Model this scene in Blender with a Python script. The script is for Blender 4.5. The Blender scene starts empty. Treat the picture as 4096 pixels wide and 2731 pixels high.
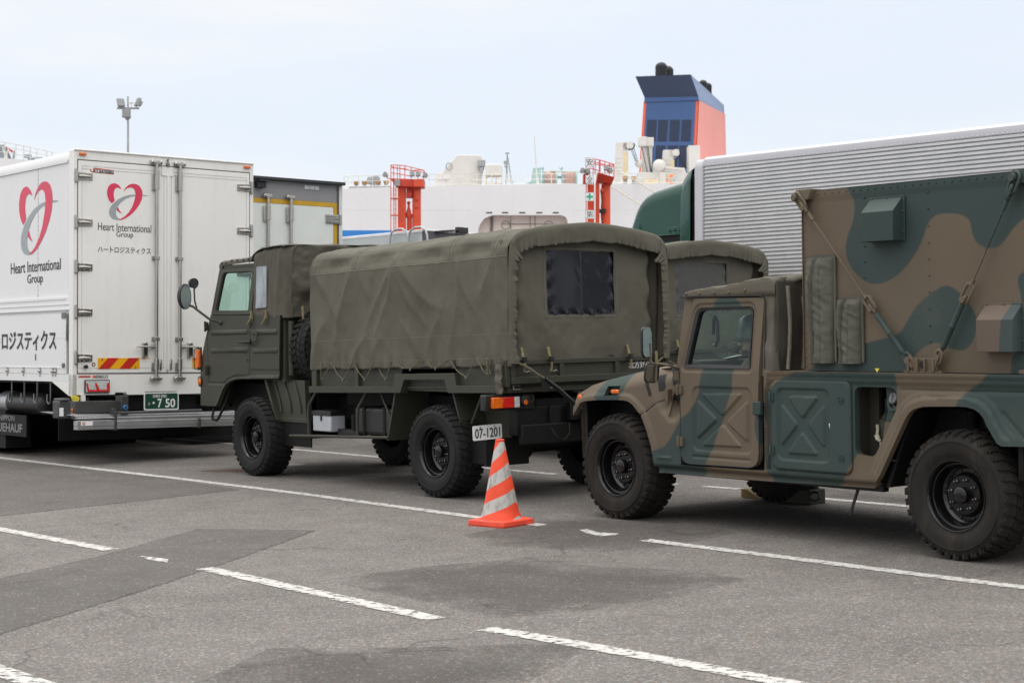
import bpy, bmesh, math, random
import numpy as np
from mathutils import Matrix, Vector
from mathutils.geometry import delaunay_2d_cdt
R = math.radians
random.seed(7)
S = bpy.context.scene
COL = S.collection
# ---------------------------------------------------------------- camera
CAM_H, PITCH, ROLL = 1.611, -0.0104, -0.0170
cd = bpy.data.cameras.new('camera'); cam = bpy.data.objects.new('camera', cd); COL.objects.link(cam)
cd.lens = 59.44; cd.sensor_width = 36.0; cd.clip_start = 0.1; cd.clip_end = 3000
_f = Vector((0, math.cos(PITCH), math.sin(PITCH))); _u0 = Vector((0, -math.sin(PITCH), math.cos(PITCH))); _r0 = Vector((1, 0, 0))
_r = _r0*math.cos(ROLL) + _u0*math.sin(ROLL); _u = -_r0*math.sin(ROLL) + _u0*math.cos(ROLL)
cam.matrix_world = Matrix(((_r.x, _u.x, -_f.x, 0), (_r.y, _u.y, -_f.y, 0), (_r.z, _u.z, -_f.z, CAM_H), (0, 0, 0, 1)))
cd.dof.use_dof = True; cd.dof.focus_distance = 14.0; cd.dof.aperture_fstop = 5.6
S.camera = cam
# the quay falls about a degree towards the viewer: plumb things (far trucks, ship, towers) stand on this frame
MG = Matrix.Translation((0, 0, CAM_H)) @ Matrix(((1, 0, .0170, 0), (0, 1, .0191, 0), (-.0170, -.0191, 1, 0), (0, 0, 0, 1))) @ Matrix.Translation((0, 0, -CAM_H))
# ---------------------------------------------------------------- sky and sun (overcast noon)
SUN_EL, SUN_AZ = R(62), R(-25)          # azimuth from +Y (behind the trucks), slightly left
w = bpy.data.worlds.new('World'); S.world = w; w.use_nodes = True
nt = w.node_tree; N = nt.nodes; LK = nt.links; N.clear()
def nn(t, **k):
    n = N.new(t)
    for a, b in k.items(): setattr(n, a, b)
    return n
out = nn('ShaderNodeOutputWorld'); bg = nn('ShaderNodeBackground')
sky = nn('ShaderNodeTexSky', sky_type='NISHITA', sun_disc=False, sun_elevation=SUN_EL, sun_rotation=SUN_AZ, air_density=1.0, dust_density=2.0)
sc = nn('ShaderNodeMix', data_type='RGBA', blend_type='MULTIPLY'); sc.inputs[0].default_value = 1; sc.inputs[7].default_value = (.1, .1, .1, 1)
LK.new(sky.outputs[0], sc.inputs[6])
tc = nn('ShaderNodeTexCoord'); sep = nn('ShaderNodeSeparateXYZ'); LK.new(tc.outputs['Generated'], sep.inputs[0])
ramp = nn('ShaderNodeValToRGB'); cr = ramp.color_ramp
stops = [(0.0, (.97, .98, 1.0)), (.07, (.95, .975, 1.02)), (.12, (.85, .925, 1.03)), (.165, (.86, .93, 1.03)), (.20, (.95, .975, 1.02)), (.235, (1.0, 1.0, 1.01)), (.42, (1.45, 1.44, 1.43)), (.7, (2.15, 2.11, 2.05)), (1, (2.6, 2.54, 2.45))]
for i, (p, c) in enumerate(stops):
    e = cr.elements[i] if i < 2 else cr.elements.new(p)
    e.position = p; e.color = (*c, 1)
mp = nn('ShaderNodeMapping'); mp.inputs[3].default_value = (2.2, 2.2, 9); LK.new(tc.outputs['Generated'], mp.inputs[0])
nz = nn('ShaderNodeTexNoise'); nz.inputs['Scale'].default_value = 1.6; nz.inputs['Detail'].default_value = 5; nz.inputs['Roughness'].default_value = .55
LK.new(mp.outputs[0], nz.inputs[0])
m1 = nn('ShaderNodeMath', operation='SUBTRACT'); LK.new(nz.outputs[0], m1.inputs[0]); m1.inputs[1].default_value = .5
m2 = nn('ShaderNodeMath', operation='MULTIPLY_ADD'); LK.new(m1.outputs[0], m2.inputs[0]); m2.inputs[1].default_value = .22; LK.new(sep.outputs[2], m2.inputs[2])
LK.new(m2.outputs[0], ramp.inputs[0])
mx = nn('ShaderNodeMix', data_type='RGBA'); mx.inputs[0].default_value = .9
LK.new(sc.outputs[2], mx.inputs[6]); LK.new(ramp.outputs[0], mx.inputs[7])
LK.new(mx.outputs[2], bg.inputs[0]); bg.inputs[1].default_value = 1.0; LK.new(bg.outputs[0], out.inputs[0])
sd = bpy.data.lights.new('sun', 'SUN'); sun = bpy.data.objects.new('sun', sd); COL.objects.link(sun)
sd.energy = .9; sd.angle = R(40); sd.color = (1, .97, .93)
_d = Vector((math.sin(SUN_AZ)*math.cos(SUN_EL), math.cos(SUN_AZ)*math.cos(SUN_EL), math.sin(SUN_EL)))
sun.rotation_euler = _d.to_track_quat('Z', 'Y').to_euler(); sun.location = (0, 0, 30)
S.view_settings.view_transform = 'Standard'; S.view_settings.look = 'None'; S.view_settings.exposure = 0; S.view_settings.gamma = 1
# ---------------------------------------------------------------- materials
def mat(name, col, rough=.55, metal=0., var=.12, vs=3., bump=0., bs=60., spec=.5, col2=None, dirt=0., dcol=(.09, .075, .06), stretch=None, coat=0.):
    m = bpy.data.materials.new(name); m.use_nodes = True; t = m.node_tree; P = t.nodes['Principled BSDF']; L = t.links
    P.inputs['Roughness'].default_value = rough; P.inputs['Metallic'].default_value = metal; P.inputs['Specular IOR Level'].default_value = spec
    if coat: P.inputs['Coat Weight'].default_value = coat; P.inputs['Coat Roughness'].default_value = .08
    c = t.nodes.new('ShaderNodeTexCoord'); src = c.outputs['Object']
    if stretch:
        k = t.nodes.new('ShaderNodeMapping'); k.inputs[3].default_value = stretch; L.new(src, k.inputs[0]); src2 = k.outputs[0]
    else: src2 = src
    n = t.nodes.new('ShaderNodeTexNoise'); n.inputs['Scale'].default_value = vs; n.inputs['Detail'].default_value = 6; L.new(src2, n.inputs[0])
    x = t.nodes.new('ShaderNodeMix'); x.data_type = 'RGBA'
    a = tuple(v*(1-var) for v in col); b = tuple(min(1, v*(1+var)) for v in (col2 or col))
    x.inputs[6].default_value = (*a, 1); x.inputs[7].default_value = (*b, 1)
    mr = t.nodes.new('ShaderNodeMapRange'); mr.inputs[1].default_value = .32; mr.inputs[2].default_value = .68; L.new(n.outputs[0], mr.inputs[0]); L.new(mr.outputs[0], x.inputs[0])
    o = x.outputs[2]
    if dirt:
        n2 = t.nodes.new('ShaderNodeTexNoise'); n2.inputs['Scale'].default_value = 1.7; n2.inputs['Detail'].default_value = 9; n2.inputs['Roughness'].default_value = .65
        k2 = t.nodes.new('ShaderNodeMapping'); k2.inputs[3].default_value = (6, 6, .8); L.new(src, k2.inputs[0]); L.new(k2.outputs[0], n2.inputs[0])
        r2 = t.nodes.new('ShaderNodeMapRange'); r2.inputs[1].default_value = .52; r2.inputs[2].default_value = .82; r2.inputs[4].default_value = dirt; L.new(n2.outputs[0], r2.inputs[0])
        y = t.nodes.new('ShaderNodeMix'); y.data_type = 'RGBA'; L.new(r2.outputs[0], y.inputs[0]); L.new(o, y.inputs[6]); y.inputs[7].default_value = (*dcol, 1); o = y.outputs[2]
    L.new(o, P.inputs['Base Color'])
    r3 = t.nodes.new('ShaderNodeMapRange'); r3.inputs[3].default_value = max(.02, rough-.08); r3.inputs[4].default_value = min(1, rough+.1); L.new(n.outputs[0], r3.inputs[0]); L.new(r3.outputs[0], P.inputs['Roughness'])
    if bump:
        nb = t.nodes.new('ShaderNodeTexNoise'); nb.inputs['Scale'].default_value = bs; nb.inputs['Detail'].default_value = 4; L.new(src, nb.inputs[0])
        bp = t.nodes.new('ShaderNodeBump'); bp.inputs['Strength'].default_value = bump; bp.inputs['Distance'].default_value = .01; L.new(nb.outputs[0], bp.inputs['Height']); L.new(bp.outputs[0], P.inputs['Normal'])
    return m
def glass(name, col, alpha_mix=.75, rough=.02):
    m = bpy.data.materials.new(name); m.use_nodes = True; t = m.node_tree; t.nodes.clear(); L = t.links
    o = t.nodes.new('ShaderNodeOutputMaterial'); tr = t.nodes.new('ShaderNodeBsdfTransparent'); tr.inputs[0].default_value = (*col, 1)
    g = t.nodes.new('ShaderNodeBsdfGlossy'); g.inputs['Roughness'].default_value = rough; g.inputs[0].default_value = (.9, .95, .95, 1)
    f = t.nodes.new('ShaderNodeLayerWeight'); pw = t.nodes.new('ShaderNodeMath'); pw.operation = 'POWER'; pw.inputs[1].default_value = 4.0; L.new(f.outputs['Facing'], pw.inputs[0]); ml = t.nodes.new('ShaderNodeMath'); ml.operation = 'MULTIPLY_ADD'; ml.inputs[1].default_value = .6; ml.inputs[2].default_value = .035; L.new(pw.outputs[0], ml.inputs[0])
    x = t.nodes.new('ShaderNodeMixShader'); L.new(ml.outputs[0], x.inputs[0]); L.new(tr.outputs[0], x.inputs[1]); L.new(g.outputs[0], x.inputs[2]); L.new(x.outputs[0], o.inputs[0])
    return m
def attr_mat(name, attr, ca, cb, soft=.006, rough=.6, var=.1, bump=.0, spec=.4, dirt=.0, dcol=(.12, .10, .08)):
    """two paints, split where the float attribute (distance to the painted outline) crosses zero"""
    m = mat(name, ca, rough, var=var, vs=2.5, bump=bump, bs=180, spec=spec); t = m.node_tree; L = t.links; P = t.nodes['Principled BSDF']
    first = P.inputs['Base Color'].links[0].from_socket
    at_ = t.nodes.new('ShaderNodeAttribute'); at_.attribute_name = attr
    mr = t.nodes.new('ShaderNodeMapRange'); mr.inputs[1].default_value = -soft; mr.inputs[2].default_value = soft; L.new(at_.outputs['Fac'], mr.inputs[0])
    n = t.nodes.new('ShaderNodeTexNoise'); n.inputs['Scale'].default_value = 2.2; n.inputs['Detail'].default_value = 7; c = t.nodes.new('ShaderNodeTexCoord'); L.new(c.outputs['Object'], n.inputs[0])
    y = t.nodes.new('ShaderNodeMix'); y.data_type = 'RGBA'; L.new(n.outputs[0], y.inputs[0]); y.inputs[6].default_value = (*[v*(1-var) for v in cb], 1); y.inputs[7].default_value = (*[v*(1+var) for v in cb], 1)
    x = t.nodes.new('ShaderNodeMix'); x.data_type = 'RGBA'; L.new(mr.outputs[0], x.inputs[0]); L.new(y.outputs[2], x.inputs[6]); L.new(first, x.inputs[7])
    o = x.outputs[2]
    if dirt:
        n2 = t.nodes.new('ShaderNodeTexNoise'); n2.inputs['Scale'].default_value = 2.1; n2.inputs['Detail'].default_value = 10; n2.inputs['Roughness'].default_value = .7; L.new(c.outputs['Object'], n2.inputs[0])
        r2 = t.nodes.new('ShaderNodeMapRange'); r2.inputs[1].default_value = .5; r2.inputs[2].default_value = .8; r2.inputs[4].default_value = dirt; L.new(n2.outputs[0], r2.inputs[0])
        z = t.nodes.new('ShaderNodeMix'); z.data_type = 'RGBA'; L.new(r2.outputs[0], z.inputs[0]); L.new(o, z.inputs[6]); z.inputs[7].default_value = (*dcol, 1); o = z.outputs[2]
    L.new(o, P.inputs['Base Color'])
    return m
CANVAS = mat('olive_canvas', (.110, .104, .082), .80, var=.10, vs=1.6, bump=.30, bs=300, spec=.25, dirt=.25, dcol=(.14, .13, .10))
CANVAS_CAB = mat('olive_cab_canvas', (.096, .091, .071), .75, var=.10, vs=2.2, bump=.25, bs=420, spec=.25)
FADED = mat('faded_brown_canvas', (.128, .111, .085), .8, var=.12, vs=2.5, bump=.3, bs=300, spec=.2, col2=(.112, .108, .088))
SLEEVE = mat('grey_green_canvas', (.105, .103, .084), .75, var=.14, vs=4.0, bump=.3, bs=300, spec=.25)
OLIVE = mat('olive_paint', (.043, .0435, .032), .5, var=.08, vs=2.0, bump=.03, bs=150, spec=.4, dirt=.18, dcol=(.085, .078, .060))
OLIVE_DK = mat('dark_olive_paint', (.030, .029, .022), .55, var=.12, vs=3.0, spec=.4)
BLACK = mat('black_chassis', (.006, .006, .006), .6, var=.2, vs=4, spec=.3)
RUBBER = mat('tyre_rubber', (.013, .0127, .0125), .72, var=.25, vs=5, bump=.25, bs=90, spec=.3)
def rubber_dusty():
    return mat('dusty_tyre_rubber', (.019, .0168, .015), .78, var=.25, vs=4, bump=.25, bs=90, spec=.25, dirt=.8, dcol=(.050, .040, .031))
RUBBER_D = rubber_dusty()
RIM = mat('black_gloss_rim', (.006, .006, .0065), .14, var=.1, vs=8, spec=.5)
RIMNUT = mat('bright_nut', (.16, .16, .165), .22, metal=.9, var=.1)
CAMO = attr_mat('camo_paint', 'camo', (.121, .092, .062), (.031, .052, .048), .008, .62, .08, bump=.03, dirt=.30, dcol=(.125, .112, .088))
CAMOB = mat('brown_paint', (.121, .092, .062), .6, var=.1, vs=4, spec=.35)
CAMOT = mat('teal_paint', (.031, .052, .048), .6, var=.08, vs=4, spec=.35)
STRAP = mat('khaki_webbing', (.20, .17, .085), .8, var=.2, vs=25)
ROPE = mat('khaki_rope', (.15, .135, .085), .85, var=.25, vs=60, bump=.6, bs=300)
BUCKLE = mat('black_plastic', (.012, .012, .012), .4, var=.1)
AMBER = mat('amber_lens', (.72, .14, .010), .18, var=.12, vs=30, spec=.6)
REDL = mat('red_lens', (.62, .018, .012), .15, var=.12, vs=30, spec=.6)
CLEAR = mat('clear_lens', (.55, .56, .56), .15, var=.2, vs=60, spec=.6)
WHITE = mat('white_truck_paint', (.82, .81, .78), .32, var=.025, vs=1.2, spec=.5, dirt=.22, dcol=(.42, .36, .28))
WHITE_S = mat('white_side_panel', (.77, .77, .775), .22, var=.025, vs=1.0, spec=.5, dirt=.05, dcol=(.45, .42, .38))
STEEL = mat('stainless_steel', (.42, .405, .38), .20, metal=.85, var=.06, vs=5)
STEELD = mat('dull_steel', (.20, .20, .20), .42, metal=.7, var=.2, vs=10)
ALU = mat('aluminium', (.50, .51, .52), .36, metal=.7, var=.08, vs=6)
SEAL = mat('grey_seal', (.10, .10, .10), .7, var=.1)
GAP = mat('dark_gap', (.02, .02, .02), .8, var=.1)
INK = mat('black_lettering', (.030, .032, .033), .45, var=.05)
LOGO_R = mat('red_logo_film', (.68, .035, .095), .35, var=.05)
LOGO_G = mat('grey_logo_film', (.33, .36, .38), .35, var=.04)
YELLOW = mat('yellow_reflector', (.80, .40, .01), .35, var=.06)
REDREF = mat('red_reflector', (.52, .025, .015), .35, var=.06)
WHITEP = mat('white_plate', (.82, .82, .81), .4, var=.05)
PLATEG = mat('green_plate', (.010, .060, .035), .4, var=.08)
PLATEINK = mat('dark_green_ink', (.02, .045, .035), .45, var=.05)
MIRROR = mat('mirror_glass', (.55, .58, .59), .03, metal=1., var=.02)
GLASS_T = glass('teal_window_glass', (.76, .88, .83))
GLASS_L = glass('pale_window_glass', (.72, .90, .83))
VINYL = mat('dark_vinyl_window', (.009, .011, .017), .10, var=.15, vs=3, spec=.35)
VINYL_G = mat('grey_vinyl_window', (.075, .076, .074), .35, var=.15, vs=2, spec=.5)
VINYL_C = mat('cloudy_vinyl_window', (.27, .30, .325), .15, var=.30, vs=6, spec=.6, stretch=(2, 2, .7))
BATT = mat('grey_battery_plastic', (.42, .44, .48), .45, var=.08)
SEATG = mat('seat_fabric', (.05, .055, .05), .8, var=.15)
GREYI = mat('grey_interior_plastic', (.16, .17, .17), .6, var=.1)
# ---------------------------------------------------------------- mesh helpers
_sib = {}
class MB:
    def __init__(s): s.v = []; s.f = []
    def add(s, vs, fs):
        o = len(s.v); s.v += [tuple(map(float, p)) for p in vs]; s.f += [tuple(o+i for i in f) for f in fs]; return s
    def box(s, x0, x1, y0, y1, z0, z1):
        return s.add([(x0,y0,z0),(x1,y0,z0),(x1,y1,z0),(x0,y1,z0),(x0,y0,z1),(x1,y0,z1),(x1,y1,z1),(x0,y1,z1)],
                     [(0,3,2,1),(4,5,6,7),(0,1,5,4),(1,2,6,5),(2,3,7,6),(3,0,4,7)])
    def obox(s, c, sx, sy, sz, M=None):
        M = M or Matrix.Identity(3); c = Vector(c)
        P = [c + M @ Vector((a*sx/2, b*sy/2, d*sz/2)) for d in (-1, 1) for a, b in ((-1,-1),(1,-1),(1,1),(-1,1))]
        return s.add(P, [(0,3,2,1),(4,5,6,7),(0,1,5,4),(1,2,6,5),(2,3,7,6),(3,0,4,7)])
    def hexa(s, P): # 8 corners, bottom ring then top ring
        return s.add(P, [(0,3,2,1),(4,5,6,7),(0,1,5,4),(1,2,6,5),(2,3,7,6),(3,0,4,7)])
    def tube(s, pts, r, n=8, closed=False):
        pts = [Vector(p) for p in pts]; rings = []; up = None
        m = len(pts)
        for i, p in enumerate(pts):
            a = pts[(i-1) % m] if (i or closed) else p; b = pts[(i+1) % m] if (i < m-1 or closed) else p
            d = (b-a).normalized()
            if up is None:
                up = Vector((0, 0, 1)) if abs(d.z) < .9 else Vector((1, 0, 0))
            q = d.cross(up).normalized(); up = q.cross(d).normalized()
            rr = r[i] if isinstance(r, (list, tuple)) else r
            rings.append([p + (q*math.cos(2*math.pi*k/n) + up*math.sin(2*math.pi*k/n))*rr for k in range(n)])
        vs = [v for ring in rings for v in ring]; fs = []
        for i in range(m if closed else m-1):
            for k in range(n):
                fs.append((i*n+k, i*n+(k+1) % n, ((i+1) % m)*n+(k+1) % n, ((i+1) % m)*n+k))
        if not closed: fs += [tuple(range(n))[::-1], tuple((m-1)*n+k for k in range(n))]
        return s.add(vs, fs)
    def cyl(s, p0, p1, r0, r1=None, n=16): return s.tube([p0, p1], [r0, r0 if r1 is None else r1], n)
    def lathe(s, prof, c=(0,0,0), axis=(0,0,1), n=32, caps=False):
        q = Vector(axis).normalized().to_track_quat('Z', 'Y').to_matrix(); c = Vector(c); vs = []; fs = []
        for r, h in prof:
            for k in range(n):
                a = 2*math.pi*k/n; vs.append(c + q @ Vector((r*math.cos(a), r*math.sin(a), h)))
        for i in range(len(prof)-1):
            for k in range(n): fs.append((i*n+k, i*n+(k+1) % n, (i+1)*n+(k+1) % n, (i+1)*n+k))
        if caps: fs += [tuple(range(n))[::-1], tuple((len(prof)-1)*n+k for k in range(n))]
        return s.add(vs, fs)
    def ball(s, c, r, n=12, sc=(1,1,1)):
        pr = [(max(1e-4, math.sin(math.pi*i/n)), -math.cos(math.pi*i/n)) for i in range(n+1)]
        o = len(s.v); s.lathe(pr, n=n*2)
        s.v[o:] = [(c[0]+v[0]*r*sc[0], c[1]+v[1]*r*sc[1], c[2]+v[2]*r*sc[2]) for v in s.v[o:]]; return s
    def prism(s, poly, fn, c0, c1):
        """2-d outline swept from depth c0 to c1 by fn(a, b, c)"""
        n = len(poly); vs = [fn(a, b, c0) for a, b in poly] + [fn(a, b, c1) for a, b in poly]
        fs = [tuple(range(n)), tuple(range(2*n-1, n-1, -1))] + [(i, (i+1) % n, n+(i+1) % n, n+i)[::-1] for i in range(n)]
        return s.add(vs, fs)
    def grid(s, F, nu, nv, closeu=False):
        vs = [F(i/(nu-1), j/(nv-1)) for j in range(nv) for i in range(nu)]
        fs = [(j*nu+i, j*nu+i+1, (j+1)*nu+i+1, (j+1)*nu+i) for j in range(nv-1) for i in range(nu-1)]
        return s.add(vs, fs)
    def garr(s, A, flip=False):
        nv, nu, _ = A.shape; fs = [(j*nu+i, j*nu+i+1, (j+1)*nu+i+1, (j+1)*nu+i) for j in range(nv-1) for i in range(nu-1)]
        if flip: fs = [f[::-1] for f in fs]
        return s.add(A.reshape(-1, 3), fs)
    def xform(s, M, start=0):
        s.v[start:] = [tuple(M @ Vector(p)) for p in s.v[start:]]; return s
    def mirror_y(s, yc):
        n = len(s.v); s.v += [(x, 2*yc-y, z) for x, y, z in s.v]; s.f += [tuple(n+i for i in f)[::-1] for f in s.f]; return s
    def pieces(s):
        n = len(s.v)
        if n < 16 or n > 120000 or not s.f: return None
        a = np.concatenate([np.array(f) for f in s.f]); b = np.concatenate([np.roll(np.array(f), -1) for f in s.f]); V = np.array(s.v)
        def comp(n, a, b):
            p = np.arange(n)
            while True:
                lo, hi = np.minimum(p[a], p[b]), np.maximum(p[a], p[b]); m = lo != hi
                if not m.any(): return p
                np.minimum.at(p, hi[m], lo[m])
                while (p[p] != p).any(): p = p[p]
        u, isl = np.unique(comp(n, a, b), return_inverse=True); k = len(u)
        if k < 2 or k > 1500: return None
        lo = np.full((k, 3), 1e9); hi = -lo; np.minimum.at(lo, isl, V); np.maximum.at(hi, isl, V); sz = (hi-lo).max(1)
        g = np.maximum(0, np.maximum(lo[:, None]-hi[None], lo[None]-hi[:, None])); near = np.sqrt((g**2).sum(2)) <= np.maximum(.02, .5*np.maximum(sz[:, None], sz[None]))
        i, j = np.nonzero(np.triu(near, 1)); u2, pc = np.unique(comp(k, i, j), return_inverse=True)
        return (len(u2), pc[isl]) if len(u2) > 1 else None
    def build(s, name, m, parent=None, **kw):
        """link the mesh; bits that lie apart become objects of their own with the same name and parent"""
        pc = s.pieces() if parent is not None else None
        if pc is None: return s.link(name, m, parent, **kw)
        first = None; F = [(pc[1][f[0]], f) for f in s.f]; big = np.argsort(-np.bincount(pc[1]))
        for k in big:
            ix = np.nonzero(pc[1] == k)[0]; mp = {int(i): q for q, i in enumerate(ix)}; t = MB(); t.v = [s.v[i] for i in ix]; t.f = [tuple(mp[i] for i in f) for c, f in F if c == k]; k2 = dict(kw)
            if isinstance(kw.get('sdf'), np.ndarray): k2['sdf'] = kw['sdf'][ix]
            o = t.link(name, m, parent, **k2)
            if first is None: first = o
            else: _sib.setdefault(first.name, []).append(o)
        return first
    def link(s, name, m, parent=None, bevel=0., smooth=True, ang=38, sdf=None, solid=0., seg=2, recalc=False, attr='camo'):
        me = bpy.data.meshes.new(name); me.from_pydata(s.v, [], s.f); me.update()
        if recalc:
            b = bmesh.new(); b.from_mesh(me); bmesh.ops.recalc_face_normals(b, faces=b.faces); b.to_mesh(me); b.free()
        me.materials.append(m)
        if smooth:
            me.polygons.foreach_set('use_smooth', [True]*len(me.polygons)); me.set_sharp_from_angle(angle=R(ang))
        if sdf is not None:
            a = me.attributes.new(attr, 'FLOAT', 'POINT'); V = np.array(s.v)
            vals = sdf(V) if callable(sdf) else sdf
            a.data.foreach_set('value', np.asarray(vals, dtype=np.float32))
        o = bpy.data.objects.new(name, me); COL.objects.link(o)
        if parent is not None: o.parent = parent
        if solid:
            d = o.modifiers.new('thickness', 'SOLIDIFY'); d.thickness = solid; d.offset = 0
        if bevel:
            d = o.modifiers.new('bevel', 'BEVEL'); d.width = bevel; d.segments = seg; d.limit_method = 'ANGLE'; d.angle_limit = R(40); d.harden_normals = False
        return o
def tag(o, label=None, cat=None, group=None, kind=None):
    if label: o['label'] = label
    if cat: o['category'] = cat
    if group: o['group'] = group
    if kind: o['kind'] = kind
    return o
def thing(name, label, cat, M=None, group=None):
    o = bpy.data.objects.new(name, None); COL.objects.link(o); o.empty_display_size = .3
    if M is not None: o.matrix_world = M
    return tag(o, label, cat, group)
def kids(o): return [c for c in bpy.data.objects if c.parent == o]
def copy_tree(o, parent=None):
    c = o.copy(); COL.objects.link(c)
    ks = kids(o)
    if parent is not None: c.parent = parent
    for k in ks: copy_tree(k, c)
    return c
def XZ(a, b, c): return (a, c, b)          # outline in x-z, depth along y
def YZ(a, b, c): return (c, a, b)          # outline in y-z, depth along x
def XY(a, b, c): return (a, b, c)
# ---- 2-d geometry
def pip(P, poly):
    P = np.asarray(P, float); poly = np.asarray(poly, float); x, y = P[:, 0], P[:, 1]; c = np.zeros(len(P), bool)
    for (x0, y0), (x1, y1) in zip(poly, np.roll(poly, -1, 0)):
        if y0 == y1: continue
        c ^= ((y0 > y) != (y1 > y)) & (x < (x1-x0)*(y-y0)/(y1-y0)+x0)
    return c
def dseg(P, pts, closed=True):
    P = np.asarray(P, float); pts = np.asarray(pts, float); d = np.full(len(P), 1e9)
    prs = zip(pts, np.roll(pts, -1, 0)) if closed else zip(pts[:-1], pts[1:])
    for a, b in prs:
        e = b-a; t = np.clip(((P-a) @ e)/max(1e-12, e @ e), 0, 1); d = np.minimum(d, np.hypot(*(P-a-t[:, None]*e).T))
    return d
def sdpoly(P, poly):
    d = dseg(P, poly); return np.where(pip(P, poly), -d, d)      # negative inside
def chaikin(p, k=2, closed=True):
    p = np.asarray(p, float)
    for _ in range(k):
        q = np.roll(p, -1, 0) if closed else p[1:]; a = p if closed else p[:-1]
        n = np.empty((2*len(a), 2)); n[0::2] = a*.75+q*.25; n[1::2] = a*.25+q*.75
        p = n if closed else np.vstack([p[:1], n, p[-1:]])
    return p
def rrect(x0, x1, z0, z1, r, n=5):
    o = []
    for cx, cz, a0 in ((x1-r, z1-r, 0), (x0+r, z1-r, 90), (x0+r, z0+r, 180), (x1-r, z0+r, 270)):
        for i in range(n+1):
            a = R(a0+90*i/n); o.append((cx+r*math.cos(a), cz+r*math.sin(a)))
    return o
def rpoly(poly, r, n=4):
    """round the corners of a polygon"""
    P = [Vector(p) for p in poly]; o = []; m = len(P)
    for i in range(m):
        a, b, c = P[i-1], P[i], P[(i+1) % m]; u = (a-b); v = (c-b); rr = r if not isinstance(r, (list, tuple)) else r[i]
        t = min(rr, u.length*.45, v.length*.45); s0 = b+u.normalized()*t; s1 = b+v.normalized()*t
        for k in range(n+1):
            q = k/n; o.append(tuple(s0*(1-q)**2 + b*2*q*(1-q) + s1*q*q))
    return o
def sst(x): x = np.clip(x, 0, 1); return x*x*(3-2*x)
_rng = np.random.RandomState(3); _T = _rng.rand(256, 256)
def vnoise(x, y):
    x = np.asarray(x, float); y = np.asarray(y, float); xi = np.floor(x).astype(int); yi = np.floor(y).astype(int); fx = x-xi; fy = y-yi
    fx = fx*fx*fx*(fx*(fx*6-15)+10); fy = fy*fy*fy*(fy*(fy*6-15)+10)
    g = lambda a, b: _T[a % 256, b % 256]
    return (g(xi, yi)*(1-fx)+g(xi+1, yi)*fx)*(1-fy)+(g(xi, yi+1)*(1-fx)+g(xi+1, yi+1)*fx)*fy - .5
def fbm(x, y, o=4):
    return sum(vnoise(x*2**i+17*i, y*2**i+5*i)*.55**i for i in range(o))
def panel(outline, holes=(), hfn=None, step=.02, skirt=.03, sign=1, fn=XZ):
    """a pressed sheet: triangulated outline with holes, depth from hfn(a, b); rims turned back by skirt"""
    def dens(p):
        o = []; m = len(p)
        for i in range(m):
            a = np.array(p[i]); b = np.array(p[(i+1) % m]); n = max(1, int(np.ceil(np.linalg.norm(b-a)/step)))
            o += [tuple(a+(b-a)*k/n) for k in range(n)]
        return o
    loops = [dens(outline)] + [dens(h) for h in holes]
    O = np.array(outline); xs = np.arange(O[:, 0].min()+step/2, O[:, 0].max(), step); zs = np.arange(O[:, 1].min()+step/2, O[:, 1].max(), step*.9)
    G = np.array([(x+(j % 2)*step/2, z) for j, z in enumerate(zs) for x in xs])
    keep = pip(G, loops[0]) & (dseg(G, loops[0]) > step*.5)
    for h in loops[1:]: keep &= ~pip(G, h) & (dseg(G, h) > step*.5)
    pts = [p for l in loops for p in l]; edges = []; k = 0
    for l in loops:
        edges += [(k+i, k+(i+1) % len(l)) for i in range(len(l))]; k += len(l)
    pts += [tuple(p) for p in G[keep]]
    V, _, F, _, _, _ = delaunay_2d_cdt([Vector(p) for p in pts], edges, [], 0, 1e-6)
    V = np.array([tuple(v) for v in V]); C = np.array([V[list(f)].mean(0) for f in F])
    ok = pip(C, loops[0])
    for h in loops[1:]: ok &= ~pip(C, h)
    D = hfn(V[:, 0], V[:, 1]) if hfn else np.zeros(len(V))
    m = MB(); fl = [tuple(f) for f, o in zip(F, ok) if o]
    # orient: face normal towards -depth*sign
    vs = [fn(a, b, c) for (a, b), c in zip(V, D)]
    a, b, c = (Vector(vs[i]) for i in fl[0][:3]); nrm = (b-a).cross(c-a); ref = Vector(fn(0, 0, 1))-Vector(fn(0, 0, 0))
    if nrm.dot(ref)*sign > 0: fl = [f[::-1] for f in fl]
    m.add(vs, fl)
    if skirt:
        cnt = {}
        for f in fl:
            for i in range(len(f)):
                e = (f[i], f[(i+1) % len(f)]); cnt[e] = 1
        be = [e for e in cnt if (e[1], e[0]) not in cnt]; idx = {}
        for e in be:
            for i in e:
                if i not in idx:
                    idx[i] = len(m.v); a, b = V[i]; m.v.append(tuple(map(float, fn(a, b, D[i]+skirt*sign))))
        m.f += [(e[1], e[0], idx[e[0]], idx[e[1]]) for e in be]
    return m
def flat(polys, fn, c, thick=.002):
    m = MB()
    for p in polys: m.prism(p, fn, c, c+thick)
    return m
_txt = {}
def text_polys(body, w, h, x0=0., z0=0., shear=0., bold=0.):
    """outline of a text, scaled to a w x h box, returned as (verts2d, faces)"""
    cu = bpy.data.curves.new('t', 'FONT'); cu.body = body; cu.resolution_u = 3; cu.offset = bold; cu.fill_mode = 'FRONT'
    ob = bpy.data.objects.new('t', cu); me = bpy.data.meshes.new_from_object(ob)
    V = np.array([tuple(v.co)[:2] for v in me.vertices]); F = [tuple(p.vertices) for p in me.polygons]
    bpy.data.objects.remove(ob); bpy.data.meshes.remove(me); bpy.data.curves.remove(cu)
    mn, mx_ = V.min(0), V.max(0); V = (V-mn)/(mx_-mn)*np.array([w, h]); V[:, 0] += shear*V[:, 1]
    return V+np.array([x0, z0]), F
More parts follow.
